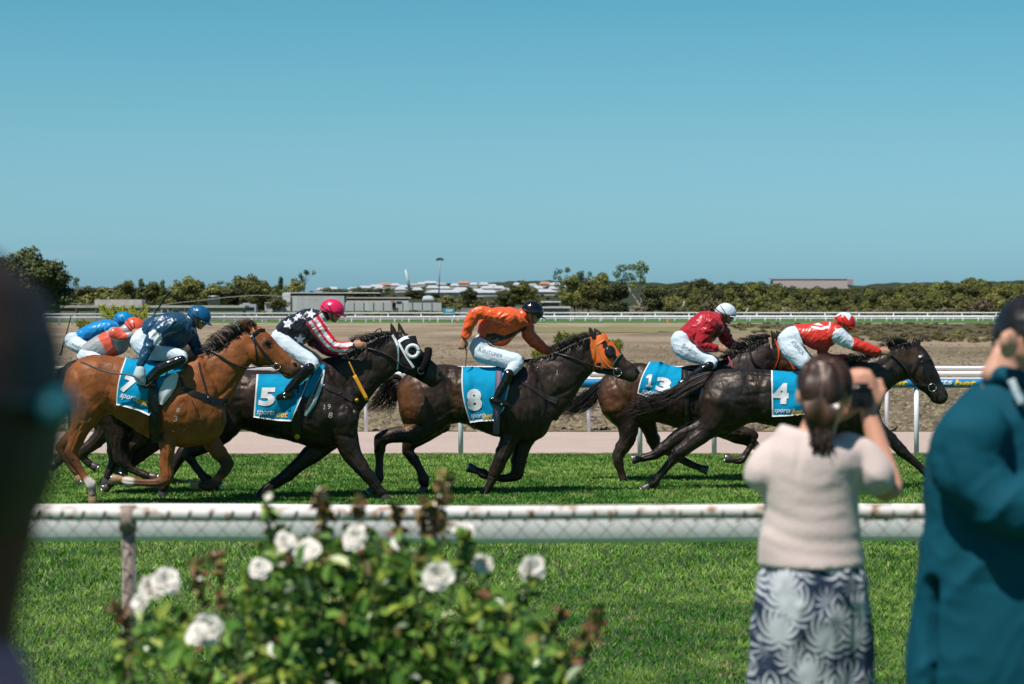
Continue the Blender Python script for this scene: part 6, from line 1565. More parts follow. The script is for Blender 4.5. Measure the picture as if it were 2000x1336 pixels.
o = thing('tin_fence', 'grey corrugated tin fence in front of the long tin shed', 'fence', W(760, 606, 515)); part('panels', M_tin, o, 672, 862, 591, 607, 515, .2)
for a_ in range(672, 863, 19): part('post', M_tind, o, a_, a_ + 1, 590.5, 607, 515, .1, -.12)
o = thing('small_dome_hut', 'small white round-topped hut behind the tin fence', 'hut', W(836, 590, 540)); g = Geo(); g.loft2([(825, 590, 825, 592, .5), (826, 581, 826, 592, 1.2), (830, 578, 830, 592, 1.3), (843, 578, 843, 592, 1.3), (848, 583, 848, 592, 1.0)], 540); build(g, 'shell', M_roofw, o)
o = thing('doorway_awning', 'dark doorway with a small red awning in the tin fence', 'doorway', W(772, 604, 514)); part('door', M_tind, o, 766, 773, 591, 604, 514, .2); part('window', M_glass, o, 774, 785, 588.5, 594, 514, .1); part('awning', gmat('awning', (0.4, .12, .07)), o, 763, 772, 588, 590.5, 513.6, .8)
o = thing('low_grey_shed', 'low grey shed with a flat pale roof behind the black helmet of the orange jockey', 'shed', W(1085, 614, 520)); part('wall', gmat('dull_grey_wall', (.22, .23, .22)), o, 900, 1112, 602, 616, 522, 6); part('roof', M_tinl, o, 1060, 1114, 599, 602, 520, 9); f = part('upper_roof', M_tinl, o, 1056, 1095, 588.5, 590.5, 526, 6); part('dark_opening', M_tind, o, 1062, 1092, 590.5, 598, 527, 3)
o = thing('course_sign', 'small blue course sign with white scrawled lettering on two posts', 'sign', W(877, 616, 470)); pn_ = part('board', mat('sign_blue', (0.02, 0.24, 0.38), .5), o, 866, 888, 602, 615, 470, .1)
for a_ in (868, 884): part('post', M_tind, o, a_, a_ + 2, 600, 620, 470, .1, .15)
P_, Fc_ = text_tris('2400', 877, 606.5, 15, 6, 0, .3, .04, 40); g = Geo(); g.add([W(p[0], p[1], 469.9) for p in P_], Fc_); build(g, 'lettering', M_white, pn_, smooth=False)
P_, Fc_ = text_tris('------', 877, 612, 18, 1.6, 0, 0, .04, 40); g = Geo(); g.add([W(p[0], p[1], 469.9) for p in P_], Fc_); build(g, 'underline', M_white, pn_, smooth=False)
for p, D_, c_, l in ((1304, 425, (0.75, 0.12, 0.02), 'short orange marker post in front of the far rails'), (892, 425, (0.3, .06, .04), 'small dull red marker beside the far rails')):
    o = thing('marker_post', l, 'marker post', W(p, 636, D_)); g = Geo(); g.path([W(p, 638, D_), W(p, 624, D_)], .12, n=8); build(g, 'stake', mat('marker%d' % p, c_, .6), o)
# far big buildings
o = thing('hangar_building', 'very wide pale flat-roofed building on the skyline above the woodland', 'building', W(1587, 560, 1900)); part('wall', gmat('hangar_wall', (.50, .42, .40)), o, 1510, 1660, 547, 564, 1900, 20); part('roof', gmat('hangar_roof', (.42, .42, .45)), o, 1507, 1666, 543.5, 545.5, 1899.6, 25); part('window_band', gmat('hangar_band', (.16, .20, .24)), o, 1512, 1658, 545.5, 547, 1900.5, 18)
part('end_block', gmat('hangar_end', (.38, .30, .32)), o, 1655, 1666.5, 545.5, 556, 1899, 8)
o = thing('white_building', 'white low building showing between the trees at the far left', 'building', W(195, 575, 1300)); part('wall', M_roofw, o, 140, 236, 565, 572, 1300, 10); part('tower_block', M_roofw, o, 223, 237, 560, 565, 1302, 8); part('roof', M_roofw, o, 152, 215, 563, 565, 1299, 10)
# floodlight mast and white tower
Dm = 900; o = thing('floodlight_mast', 'tall thin floodlight mast with a crown of lamps above the town', 'light mast', W(858, 585, Dm)); g = Geo(); g.path([W(857, 585, Dm), W(858, 540, Dm), W(859, 508, Dm)], .30, n=8, r1=.22); build(g, 'mast', gmat('mast_grey', (.30, .33, .36)), o)
for dx, dy in ((-5, 0), (-2, -1), (2, -1), (5, 0)): g = Geo(); g.ell(859 + dx, 507 + dy * 1.5, 2.6, 2.4, .5, Dm); build(g, 'lamp_head', gmat('lamp_dark', (.04, .06, .08)), o)
Dt = 1500; o = thing('white_crane_tower', 'thin tapering white tower leaning slightly, above the town roofs', 'tower', W(798, 565, Dt)); g = Geo(); g.path([W(800, 566, Dt), W(796, 545, Dt), W(792, 527, Dt)], 1.1, n=6, r1=.5); build(g, 'tower', gmat('tower_white', (.55, .6, .62)), o)
o = thing('power_cable', 'thin overhead cable sagging in front of the trees at the left', 'cable', W(400, 590, 500)); g = Geo(); g.path(catmull([W(120, 592, 500), W(280, 598, 495), W(360, 590, 490), W(500, 577, 485), W(620, 586, 485)], 8), .05, n=4); build(g, 'wire', gmat('cable_grey', (.35, .35, .33)), o)
# hill with the town
Mh = ground_mat('hill_scrub', [(0.3, (0.02, 0.03, 0.014)), (0.7, (0.055, 0.065, 0.03))], 0.02, 0.15, 0.8, .05, 6)
def hill(name, pts, D0, D1_, m, base=-8):
    """ridge: pts (px,y) crest row as seen, D0 foot, D1_ crest"""
    xs = np.linspace(pts[0][0], pts[-1][0], 90); ys = np.interp(xs, [p[0] for p in pts], [p[1] for p in pts])
    g = Geo(); V = []; N = 14
    for j in range(N + 6):
        t = j / N
        for k, (x, y) in enumerate(zip(xs, ys)):
            zc = CZ - (y - HY) * D1_ / F + 1.2 * vnoise(np.array([[x * .08, j * .9, 3.]]), 1.0)[0] * min(t, 1)
            if j <= N: d = D0 + (D1_ - D0) * t; z = base + (zc - base) * (t ** 1.0)
            else: d = D1_ + (j - N) * 120; z = zc - (j - N) ** 1.5 * 4
            V.append((X(x, d), d, z))
    n = len(xs); g.add(V, [(j * n + i, j * n + i + 1, (j + 1) * n + i + 1, (j + 1) * n + i) for j in range(N + 5) for i in range(n - 1)])
    o = build(g, name, m); tag(o, kind='structure')
hill('hill', [(560, 574), (640, 568), (700, 566), (740, 562), (830, 556), (880, 556), (930, 554), (975, 551), (1000, 549), (1050, 549), (1120, 549), (1200, 550), (1300, 553), (1500, 556), (1700, 560)], 1000, 2100, Mh)
hill('hill', [(-200, 566), (100, 568), (400, 571), (600, 572)], 1500, 2600, Mh)
hill('hill', [(1500, 562), (1700, 556), (1745, 552), (1800, 553), (1880, 552), (1960, 549), (2020, 546), (2300, 545)], 1500, 2800, Mh)
def surf(px, y):   # point on the first hill seen at px,y
    for t in np.linspace(0.02, 1, 200):
        d = 1000 + 1100 * t
        yc = np.interp(px, [560, 640, 700, 740, 830, 880, 930, 975, 1000, 1050, 1120, 1200], [574, 568, 566, 562, 556, 556, 554, 551, 549, 549, 549, 550])
        zc = CZ - (yc - HY) * 2100 / F; z = -8 + (zc + 8) * t
        yy = HY + (CZ - z) * F / d
        if yy <= y: return d
    return 2090
hs = [(735, 562.5, 30, 'w'), (752, 559, 32, 't'), (772, 560, 18, 'w'), (790, 564, 26, 'w'), (806, 560, 18, 'g'), (822, 558, 16, 'w'), (840, 555.5, 30, 'w'), (862, 559, 20, 'g'), (712, 565, 24, 'w'), (690, 568, 22, 'w'), (845, 566, 26, 'w'), (868, 567, 24, 'w'), (888, 561, 18, 'w'), (905, 556, 22, 't'), (925, 559, 16, 'w'), (945, 559, 20, 'w'), (962, 563, 18, 'w'), (952, 567, 26, 'w'), (975, 567, 22, 'w'), (900, 570, 30, 'w'), (930, 573, 34, 'w'), (862, 575.5, 60, 'w'), (895, 575, 40, 'w'), (950, 576, 44, 'w'), (1062, 574.5, 44, 'w'), (1040, 562, 20, 'g'), (1065, 558, 24, 't'), (1085, 560, 24, 'w'), (1050, 567, 22, 'w'), (1080, 568, 18, 'w'), (1010, 560, 16, 'w'), (990, 572, 24, 'g'), (650, 567, 20, 'w'), (782, 569, 22, 'w'), (815, 570, 20, 'w'), (1100, 566, 16, 'w'), (740, 568, 20, 'w'), (625, 569, 14, 'w')]
HB = {}
for i, (p, y, w, c) in enumerate(hs):
    d = surf(p, y + 3); z = CZ - (y + 3 - HY) * d / F; ww = w * d / F / 2
    mroof = {'w': M_roofw, 'g': M_roofg, 't': M_terra}[c]
    lab = {'w': 'small house with a pale roof among the trees of the distant hillside town', 'g': 'small house with a dull grey roof in the distant hillside town', 't': 'house with a terracotta roof in the distant hillside town'}[c]
    r_ = bpy.data.objects.new('house', None); link(r_); r_.location = (X(p, d), d, z); tag(r_, lab, 'house', {'w': 'pale-roofed houses of the hillside town', 'g': 'grey-roofed houses of the hillside town', 't': 'terracotta-roofed houses of the hillside town'}[c])
    if 'b' not in HB:
        g = Geo(); g.box((-1, 0, -1.2), (1, 1.2, .9)); HB['b'] = build(g, 'wall', M_cream, smooth=False); wo_ = HB['b']
        HB['r'] = {}
    else: wo_ = HB['b'].copy(); link(wo_)
    wo_.parent = r_
    if c not in HB['r']:
        g = Geo(); g.add([(-1.12, -.12, .9), (1.12, -.12, .9), (1.12, 1.3, .9), (-1.12, 1.3, .9), (-.6, .6, 1.6), (.6, .6, 1.6)], [(0, 1, 5, 4), (1, 2, 5), (2, 3, 4, 5), (3, 0, 4), (3, 2, 1, 0)]); HB['r'][c] = build(g, 'roof', mroof, smooth=False); ro = HB['r'][c]
    else: ro = HB['r'][c].copy(); link(ro)
    ro.parent = r_
    hh_ = 2.6 * (1.0 if d > 1300 else .9); r_.scale = (ww, ww * .8, hh_)
for i in range(70):
    p = R2.uniform(600, 1120); y = R2.uniform(np.interp(p, [600, 700, 830, 1000, 1120], [569, 566, 558, 552, 551]), 585); d = surf(p, y)
    tree('dark', R2.randrange(3), p, y - R2.uniform(3, 6), y + 1.5, d - 8, 'small dark tree between the houses of the hillside town', 'trees of the hillside town', wide=R2.uniform(1.2, 2.2))
# rubble and weeds behind the rails in the middle
for i in range(60):
    p = R2.uniform(505, 905); tree('grey' if R2.random() < .55 else 'scrub', R2.randrange(3), p, 606 + R2.uniform(-1, 4), 616 + R2.uniform(0, 2), 492 + R2.uniform(0, 18), 'low weedy clump on the rubble bank in front of the tin sheds', 'weeds on the rubble bank', wide=R2.uniform(1.4, 2.4))

def ordinal(n):
    o = ['', 'first', 'second', 'third', 'fourth', 'fifth', 'sixth', 'seventh', 'eighth', 'ninth', 'tenth', 'eleventh', 'twelfth', 'thirteenth', 'fourteenth', 'fifteenth', 'sixteenth', 'seventeenth', 'eighteenth', 'nineteenth']
    t = ['', '', 'twenty', 'thirty', 'forty', 'fifty', 'sixty', 'seventy']; tt = ['', '', 'twentieth', 'thirtieth', 'fortieth', 'fiftieth', 'sixtieth', 'seventieth']
    return o[n] if n < 20 else (tt[n // 10] if n % 10 == 0 else t[n // 10] + '-' + o[n % 10])
NL = {'trees behind the long shed': 'green tree from the left in the row behind the long shed', 'back row of the woodland': 'tree from the left in the back row of the woodland against the sky', 'second row of the woodland': 'tree from the left in the second row of the woodland',
      'middle row of the woodland': 'olive bush from the left in the middle row of the woodland', 'lower row of the woodland': 'olive bush from the left in the lower row of the woodland', 'front row of the woodland': 'low bush from the left at the front edge of the woodland',
      'trees in front of the hillside houses': 'green bush from the left in front of the hillside houses', 'darker trees behind the front row': 'darker tree from the left behind the tree row at the left', 'trees behind the grey sheds': 'rounded dark tree from the left over the grey shed roofs', 'dark trees by the motorhome': 'dark low tree from the left beside the motorhome',
      'pale-roofed houses of the hillside town': 'pale-roofed house from the left in the hillside town', 'grey-roofed houses of the hillside town': 'grey-roofed house from the left in the hillside town', 'terracotta-roofed houses of the hillside town': 'terracotta-roofed house from the left in the hillside town'}
for gname, txt in NL.items():
    L_ = sorted([o for o in sc.objects if o.parent is None and o.get('group') == gname], key=lambda o: o.location.x / o.location.y)
    for i_, o in enumerate(L_): o['label'] = ordinal(i_ + 1) + ' ' + txt
# ------------------------------------------------------------------ spectators
def cloth_mesh(g, vox, it, seed, amp, sc3, rot, mat_, name, root, amp2=None, colf=None):
    me = fuse(g, vox, it); wrinkle(me, seed, amp, sc3, rot, amp2)
    if colf: vcol(me, colf(me))
    return finish(me, name, mat_, root)
# woman with the camera
DW = 6.6; sW = F / DW
wm = thing('person', 'woman in a cream top and leaf-patterned trousers taking a picture at the fence', 'person', (X(1590, DW), DW, 0.45))
M_skinw = mat('skin_light', (0.60, 0.30, 0.20), 0.5, 0.4, var=0.06, vscale=14, sss=0.08)
g = Geo()
g.tube([(1585, 1480, 80, 70), (1587, 1250, 84, 74), (1585, 1120, 80, 66), (1583, 1030, 72, 56), (1583, 940, 74, 58), (1590, 880, 70, 48), (1595, 850, 38, 38)], DW, n=24)
g.tube([(1596, 850, 36, 36), (1604, 815, 33, 34), (1612, 785, 34, 36)], DW)
g.ell(1613, 755, 50, 58, .098, DW); g.ell(1618, 790, 34, 38, .07, DW, lat=0.03)
g.ell(1618, 772, 8, 14, .025, DW, lat=.105); g.ell(1620, 800, 14, 5, .02, DW, lat=.092)
for x_, l_ in ((1561, 0.01), (1656, 0.01)): g.ell(x_, 772, 8, 19, .018, DW, lat=l_, rot=-8 if x_ > 1600 else 8)
# right arm raised to the camera
g.tube([(1662, 872, 24), (1695, 905, 28), (1726, 948, 30, 30, 0.04), (1738, 950, 27, 27, 0.06), (1726, 905, 23, 23, .10), (1712, 860, 21, 21, .13), (1698, 812, 17, 15, .15)], DW, lat=0.0)
hand(g, 1696, 806, -98, DW, 0.155, sW * 0.92, curl=110, side=-1)
# left arm
g.tube([(1525, 872, 24), (1500, 905, 27), (1484, 932, 28, 28, .06), (1500, 930, 26, 26, .14), (1560, 880, 22, 22, .20), (1620, 820, 18, 18, .24)], DW)
hand(g, 1624, 816, -40, DW, 0.24, sW * 0.9, curl=100)
for sx in (-1, 1):
    g.tube([(1585 + sx * 40, 1260, 40), (1585 + sx * 44, 1500, 36), (1585 + sx * 44, 1640, 36), (1585 + sx * 44, 1860, 24)], DW)
    g.tube([(1585 + sx * 44, 1880, 26, 22, .02), (1585 + sx * 46, 1892, 30, 50, -.02)], DW)
me = fuse(g, 0.0085, 3); finish(me, 'body', M_skinw, wm)
g = Geo()
g.tube([(1585, 1106, 105, 88), (1584, 1060, 99, 79), (1583, 1000, 94, 74), (1583, 940, 96, 76), (1588, 890, 98, 74), (1590, 862, 84, 60), (1593, 850, 66, 48)], DW, n=28, flat=True)
g.tube([(1652, 872, 28), (1682, 890, 34), (1704, 918, 38, 42), (1710, 932, 40, 43)], DW, flat=False)
g.tube([(1534, 872, 28), (1506, 890, 34), (1491, 918, 37, 40), (1489, 932, 36, 39)], DW, flat=False)
M_cream2 = mat('cream_knit', (0.64, 0.52, 0.485), 0.85, 0.2, bump=0.15, bscale=90, sheen=0.2)
me = fuse(g, 0.009, 4); a_ = coords(me); nn = normals(me); px, py = px_of(a_)
wv = .05 * vnoise(a_, 4, 7)
low = np.clip((py - 900) / 130, 0.15, 1); 
f_ = vnoise(np.stack([a_[:, 0] * 7 + 5, a_[:, 1] * 5, (a_[:, 2] + wv * 2 + .35 * a_[:, 0]) * 8], 1), 1.0, 71); f2_ = 1 - np.abs(vnoise(np.stack([a_[:, 0] * 5 - a_[:, 2] * 4, a_[:, 1] * 4, a_[:, 2] * 9 + a_[:, 0] * 5], 1), 1.0, 72))
mid_ = np.exp(-((px - 1567 - (py - 835) * -0.12) / 5) ** 2) * np.exp(-((py - 890) / 35) ** 2)
fd_ = 0
for ln_, w_, am_ in (([(1530, 940), (1560, 955), (1592, 962), (1633, 956)], 9, 1.0), ([(1490, 988), (1530, 1008), (1565, 1020), (1610, 1022), (1645, 1014)], 8, 1.2), ([(1490, 1022), (1530, 1045), (1575, 1058), (1630, 1060), (1672, 1054)], 8, 1.2), ([(1488, 1055), (1530, 1076), (1580, 1086), (1640, 1090), (1684, 1086)], 7, 1.0), ([(1688, 850), (1684, 890), (1678, 935)], 7, 1.0), ([(1484, 900), (1490, 930), (1492, 955)], 6, .8), ([(1640, 880), (1655, 905), (1662, 935)], 9, .6), ([(1500, 868), (1520, 900), (1545, 925)], 10, .5), ([(1600, 935), (1640, 925), (1668, 905)], 8, .6), ([(1560, 985), (1600, 992), (1650, 985)], 6, .6)):
    q_ = polydist(px, py, ln_) / w_; fd_ = fd_ - am_ * np.exp(-q_ ** 2) + .55 * am_ * np.exp(-((polydist(px, py + w_ * 1.9, ln_)) / w_) ** 2)
fd_ = fd_ * (a_[:, 1] < DW)
setco(me, a_ + nn * (0.0013 * fd_ + 0.0060 * f_ + 0.006 * (f2_ ** 4 - .2) * np.clip(1.2 - low, .3, 1) - .006 * mid_)[:, None])
finish(me, 'top', M_cream2, wm)
# trousers with leaf pattern
g = Geo()
g.tube([(1587, 1085, 90, 68), (1587, 1112, 100, 80), (1586, 1140, 107, 86), (1585, 1200, 112, 90), (1585, 1300, 114, 84), (1585, 1370, 112, 78)], DW, n=28)
for sx in (-1, 1): g.tube([(1585 + sx * 50, 1200, 62, 70), (1585 + sx * 58, 1300, 62, 66), (1585 + sx * 62, 1450, 62, 62), (1585 + sx * 64, 1700, 62, 60), (1585 + sx * 64, 1840, 62, 58)], DW)
m_, n_, b_ = mat_nodes('leaf_pattern_fabric', 0.8, 0.2)
tc_ = n_.nodes.new('ShaderNodeTexCoord'); mp_ = n_.nodes.new('ShaderNodeMapping'); mp_.inputs['Scale'].default_value = (1, 0.35, 0.8)
n_.links.new(tc_.outputs['Object'], mp_.inputs[0])
vo = n_.nodes.new('ShaderNodeTexVoronoi'); vo.inputs['Scale'].default_value = 13; vo.feature = 'F1'; vo.inputs['Randomness'].default_value = 0.9
n_.links.new(mp_.outputs[0], vo.inputs['Vector'])
sub = n_.nodes.new('ShaderNodeVectorMath'); sub.operation = 'SUBTRACT'
sc1 = n_.nodes.new('ShaderNodeVectorMath'); sc1.operation = 'SCALE'; sc1.inputs['Scale'].default_value = 1.0
n_.links.new(mp_.outputs[0], sub.inputs[0]); n_.links.new(vo.outputs['Position'], sub.inputs[1])
sp = n_.nodes.new('ShaderNodeSeparateXYZ'); n_.links.new(sub.outputs[0], sp.inputs[0])
at_ = n_.nodes.new('ShaderNodeMath'); at_.operation = 'ARCTAN2'; n_.links.new(sp.outputs['X'], at_.inputs[0]); n_.links.new(sp.outputs['Z'], at_.inputs[1])
ab = n_.nodes.new('ShaderNodeMath'); ab.operation = 'ABSOLUTE'; n_.links.new(at_.outputs[0], ab.inputs[0])
m1 = n_.nodes.new('ShaderNodeMath'); m1.operation = 'MULTIPLY_ADD'; m1.inputs[1].default_value = 11.0; n_.links.new(ab.outputs[0], m1.inputs[0])
m0 = n_.nodes.new('ShaderNodeMath'); m0.operation = 'MULTIPLY'; m0.inputs[1].default_value = 26; n_.links.new(vo.outputs['Distance'], m0.inputs[0]); n_.links.new(m0.outputs[0], m1.inputs[2])
si = n_.nodes.new('ShaderNodeMath'); si.operation = 'SINE'; n_.links.new(m1.outputs[0], si.inputs[0])
d1 = n_.nodes.new('ShaderNodeMath'); d1.operation = 'MULTIPLY_ADD'; d1.inputs[1].default_value = -2.2; d1.inputs[2].default_value = 1.35; n_.links.new(vo.outputs['Distance'], d1.inputs[0])
ad = n_.nodes.new('ShaderNodeMath'); ad.operation = 'MULTIPLY_ADD'; ad.inputs[1].default_value = 0.5; n_.links.new(si.outputs[0], ad.inputs[0]); n_.links.new(d1.outputs[0], ad.inputs[2])
cr_ = n_.nodes.new('ShaderNodeValToRGB'); cr_.color_ramp.elements[0].position = -0.0; cr_.color_ramp.elements[0].color = (0.020, 0.036, 0.075, 1); cr_.color_ramp.elements[1].position = 0.28; cr_.color_ramp.elements[1].color = (0.52, 0.55, 0.58, 1)
n_.links.new(ad.outputs[0], cr_.inputs[0]); n_.links.new(cr_.outputs[0], b_.inputs['Base Color'])
cloth_mesh(g, 0.010, 5, 72, 0.012, (20, 14, 5), 0.0, m_, 'trousers', wm, 0.006)
# hair
M_hairw = mat('hair_brown_glossy', (0.040, 0.020, 0.013), 0.48, 0.4, var=0.5, vscale=30, stretch=(1, 1, .1))
g = Geo(); g.ell(1612, 750, 54, 57, .108, DW, lat=-0.004); g.tube([(1607, 765, 47, 34), (1600, 800, 35, 28), (1600, 835, 24, 18), (1604, 856, 14, 10)], DW, lat=-0.075)
me = fuse(g, 0.008, 3); a_ = coords(me); nn = normals(me)
ang_ = np.arctan2(a_[:, 0] - X(1610, DW), -(a_[:, 1] - DW)) ; st_ = vnoise(np.stack([ang_ * 7, 0 * ang_, a_[:, 2] * 2.0], 1), 1.0, 4) + .6 * vnoise(np.stack([ang_ * 19, 0 * ang_, a_[:, 2] * 3.0], 1), 1.0, 5)
setco(me, a_ + nn * (0.011 * st_)[:, None]); hr = finish(me, 'hair', M_hairw, wm)
g = Geo()
for i in range(620):
    x0 = random.uniform(1572, 1650); sp_ = (x0 - 1610)
    g.path(catmull([W(1612 + sp_ * .5, 702 + abs(sp_) * .25, DW - .06), W(x0, 745, DW - .112 + .0022 * abs(sp_)), W(1604 + sp_ * .85, 795, DW - .115), W(1603 + sp_ * .5 + random.gauss(0, 2), 838, DW - .10), W(1605 + sp_ * .38 + random.gauss(0, 6), 868 + random.uniform(-34, 26), DW - .095 + random.gauss(0, .008))], 4), .0034, n=3, r1=.0015)
build(g, 'hair_strands', mat('hair_strand_brown', (0.085, 0.045, 0.028), 0.33, 0.6, var=0.7, vscale=40, stretch=(1, 1, .05)), hr)
# camera in her hands
cm_o = thing('camera', 'black camera held up to her face by the woman at the fence', 'camera', W(1680, 775, DW + .15))
g = Geo(); a_ = W(1657, 795, DW + .16); b2 = W(1700, 757, DW + .16); g.box((a_[0], DW + .12, a_[2]), (b2[0], DW + .17, b2[2])); g.box((a_[0] + .015, DW + .115, b2[2] - .001), (a_[0] + .05, DW + .155, b2[2] + .014)); build(g, 'camera_body', M_leather, cm_o, smooth=False)
g = Geo(); g.path([((a_[0] + b2[0]) / 2, DW + .17, (a_[2] + b2[2]) / 2), ((a_[0] + b2[0]) / 2, DW + .27, (a_[2] + b2[2]) / 2)], .034, n=18); build(g, 'lens', M_leather, cm_o)
g = Geo(); g.ell(1676, 756, 4, 3, .006, DW + .10); g.ell(1668, 757, 3, 2, .006, DW + .10); build(g, 'dial', M_steel, cm_o)
# man in teal suit
DM = 5.9; sM = F / DM
mn = thing('person', 'man in a teal suit jacket at the right edge, arm raised', 'person', (X(1990, DM), DM, 0.45))
g = Geo()
g.tube([(1985, 1500, 140, 110), (1985, 1200, 140, 110), (1985, 1000, 135, 100), (1985, 860, 130, 90), (1985, 790, 80, 70)], DM, n=24)
g.tube([(1972, 800, 56, 52), (1978, 730, 53, 52), (1992, 690, 52, 54)], DM)
g.ell(2012, 662, 67, 82, .112, DM); g.ell(2030, 700, 58, 54, .104, DM); g.ell(2076, 676, 12, 12, .02, DM)
g.ell(1970, 672, 19, 31, .020, DM, lat=-.112, rot=6); g.ell(1964, 664, 12, 20, .014, DM, lat=-.130, rot=6); g.tube([(1950, 690, 14), (1945, 730, 30)], DM, lat=-.03)
g.tube([(1905, 870, 24), (1920, 940, 26), (1985, 990, 26), (2070, 945, 26), (2130, 830, 24)], DM, lat=-.17)
hand(g, 2130, 815, -80, DM, -.17, sM, 100)
g.tube([(2080, 860, 50, 50, .1), (2150, 940, 44, 44, .1), (2190, 880, 34, 34, .05), (2160, 810, 26)], DM)
hand(g, 2158, 800, -80, DM, .0, sM, 100)
for sx in (-1, 1): g.tube([(1985 + sx * 70, 1400, 80), (1985 + sx * 70, 1700, 58), (1985 + sx * 72, 1990, 36)], DM); g.tube([(1985 + sx * 72, 2030, 34, 30), (1990 + sx * 72, 2045, 38, 80)], DM)
g.tube([(2070, 652, 8), (2080, 672, 11), (2085, 690, 13)], DM, n=10); g.ell(2070, 722, 12, 7, .03, DM); g.ell(2062, 748, 18, 14, .035, DM); g.ell(2066, 636, 14, 7, .07, DM)
finish(fuse(g, 0.0075, 2), 'body', mat('skin_warm', (0.58, 0.30, 0.21), 0.5, 0.4, var=0.08, vscale=14, sss=0.08), mn)
g = Geo(); g.ell(2013, 650, 73, 73, .120, DM, lat=.0); g.ell(2000, 668, 62, 50, .10, DM, lat=.06)
me = fuse(g, 0.008, 3); a_ = coords(me); px, py = px_of(a_)
nn = normals(me); lo = polydist(px, py, [(1985, 640), (1950, 640)])
cut = np.clip((py - np.interp(px, [1930, 1946, 1952, 1990, 2006, 2060], [704, 694, 646, 646, 676, 640])) / 6, 0, 1)
setco(me, a_ + nn * (.004 * vnoise(a_, 60, 2))[:, None])
bm = bmesh.new(); bm.from_mesh(me); bm.verts.ensure_lookup_table()
bmesh.ops.delete(bm, geom=[bm.verts[i] for i in np.where((cut > .5) & (a_[:, 1] < DM + .03))[0]], context='VERTS'); bm.to_mesh(me); bm.free()
finish(me, 'hair', mat('hair_black', (0.008, 0.007, 0.007), 0.45, 0.4, var=.3, vscale=60), mn)
M_suit = mat('teal_suit', (0.002, 0.062, 0.094), 0.8, 0.15, var=0.05, vscale=6, bump=0.1, bscale=200)
g = Geo()
g.tube([(1984, 1400, 216, 142), (1984, 1240, 206, 134), (1986, 1120, 194, 128), (1990, 1020, 186, 118), (1986, 940, 184, 114), (1984, 870, 174, 106), (1978, 820, 155, 96), (1973, 792, 134, 84), (1970, 768, 96, 70), (1968, 748, 62, 58)], DM, n=32, flat=True)
g.tube([(1905, 850, 72, 60), (1893, 895, 80, 66), (1918, 950, 66, 64, -.16), (1980, 992, 60, 60, -.19), (2060, 960, 52, 52, -.2), (2120, 880, 42, 42, -.2)], DM, lat=-.13)
g.tube([(2090, 840, 60, 60, .05), (2150, 920, 58, 58, .08), (2190, 900, 44, 44, .03)], DM)
me = fuse(g, 0.010, 5); wrinkle(me, 81, 0.012, (6, 14, 11), 0.75, 0.004)
a_ = coords(me); nn = normals(me); px, py = px_of(a_)
q = polydist(px, py, [(1819, 1140), (1815, 1240), (1813, 1400)]); near = (a_[:, 1] < DM)
q2 = polydist(px, py, [(1908, 1142), (2060, 1146)])
q3 = polydist(px, py, [(1838, 890), (1870, 975), (1930, 1060), (1990, 1130)])
setco(me, a_ + nn * (-0.055 * np.exp(-(q / 9) ** 2) * near - 0.014 * np.exp(-(q2 / 3) ** 2) * near - 0.007 * np.exp(-(q3 / 14) ** 2) * near)[:, None])
jk = finish(me, 'jacket', M_suit, mn)
g = Geo(); g.tube([(1936, 742, 20, 34), (1950, 735, 26, 58), (1985, 742, 26, 60)], DM, lat=-.02); finish(fuse(g, .008, 3), 'jacket_collar', M_suit, jk)
g = Geo(); P_ = catmull([W(1975, 742, DM - .115), W(1985, 765, DM - .125), W(1996, 790, DM - .13)], 4); g.path(P_, .010, n=8, flat=.6); build(g, 'shirt_collar', mat('check_shirt', (0.42, 0.50, 0.55), .7, var=.3, vscale=60), mn)
g = Geo(); a_ = W(1908, 1152, DM - .148); b2 = W(2040, 1140, DM - .148)
for l_ in (-.034, .034):
    g = Geo(); g.ell(2073, 655, 7, 5, .013, DM, lat=l_); build(g, 'eye', M_eye, mn)
    g = Geo(); g.ell(2077, 640, 8, 3, .024, DM, lat=l_, rot=5); build(g, 'eyebrow', M_hair, mn)
# trousers
g = Geo(); g.tube([(1985, 1280, 170, 120), (1985, 1400, 165, 115)], DM)
for sx in (-1, 1): g.tube([(1985 + sx * 78, 1380, 92, 100), (1985 + sx * 76, 1650, 76, 78), (1985 + sx * 74, 2000, 62, 60)], DM)
cloth_mesh(g, .012, 3, 90, .008, (14, 14, 10), .2, M_suit, 'suit_trousers', mn)
# close blurred person at the left edge
DL = 1.55; sL = F / DL
lf = thing('person', 'blurred dark-haired person in a mauve top at the left edge', 'person', (X(-140, DL), DL, 0.45))
g = Geo(); g.ell(-110, 800, 190, 290, .095, DL); g.ell(-40, 920, 130, 150, .06, DL); g.tube([(-60, 880, 165, 140), (-70, 980, 158, 140), (-90, 1090, 152, 140), (-110, 1200, 150, 140), (-130, 1330, 160, 150)], DL)
g.tube([(-200, 1500, 240, 220), (-200, 1700, 300, 260), (-160, 2500, 430, 300), (-160, 3000, 430, 300)], DL, n=24)
for sx in (-1, 1): g.tube([(-160 + sx * 200, 2900, 210), (-160 + sx * 200, 4000, 130), (-160 + sx * 200, 5040, 80)], DL); g.tube([(-160 + sx * 200, 5080, 90, 80), (-100 + sx * 200, 5100, 100, 200)], DL)
for sx in (-1, 1):
    g.tube([(-160 + sx * 340, 1600, 110), (-160 + sx * 520, 2100, 110), (-160 + sx * 500, 2700, 80), (-160 + sx * 490, 2900, 62)], DL) if sx < 0 else g.tube([(-160 - 300, 1600, 110, None, .2), (-160 - 420, 2100, 110, None, .2), (-160 - 400, 2700, 80, None, .2)], DL)
hand(g, -650, 2900, 90, DL, 0, sL, 40)
finish(fuse(g, .009, 3), 'body', mat('skin_shaded', (0.10, 0.032, 0.022), .6, .3), lf)
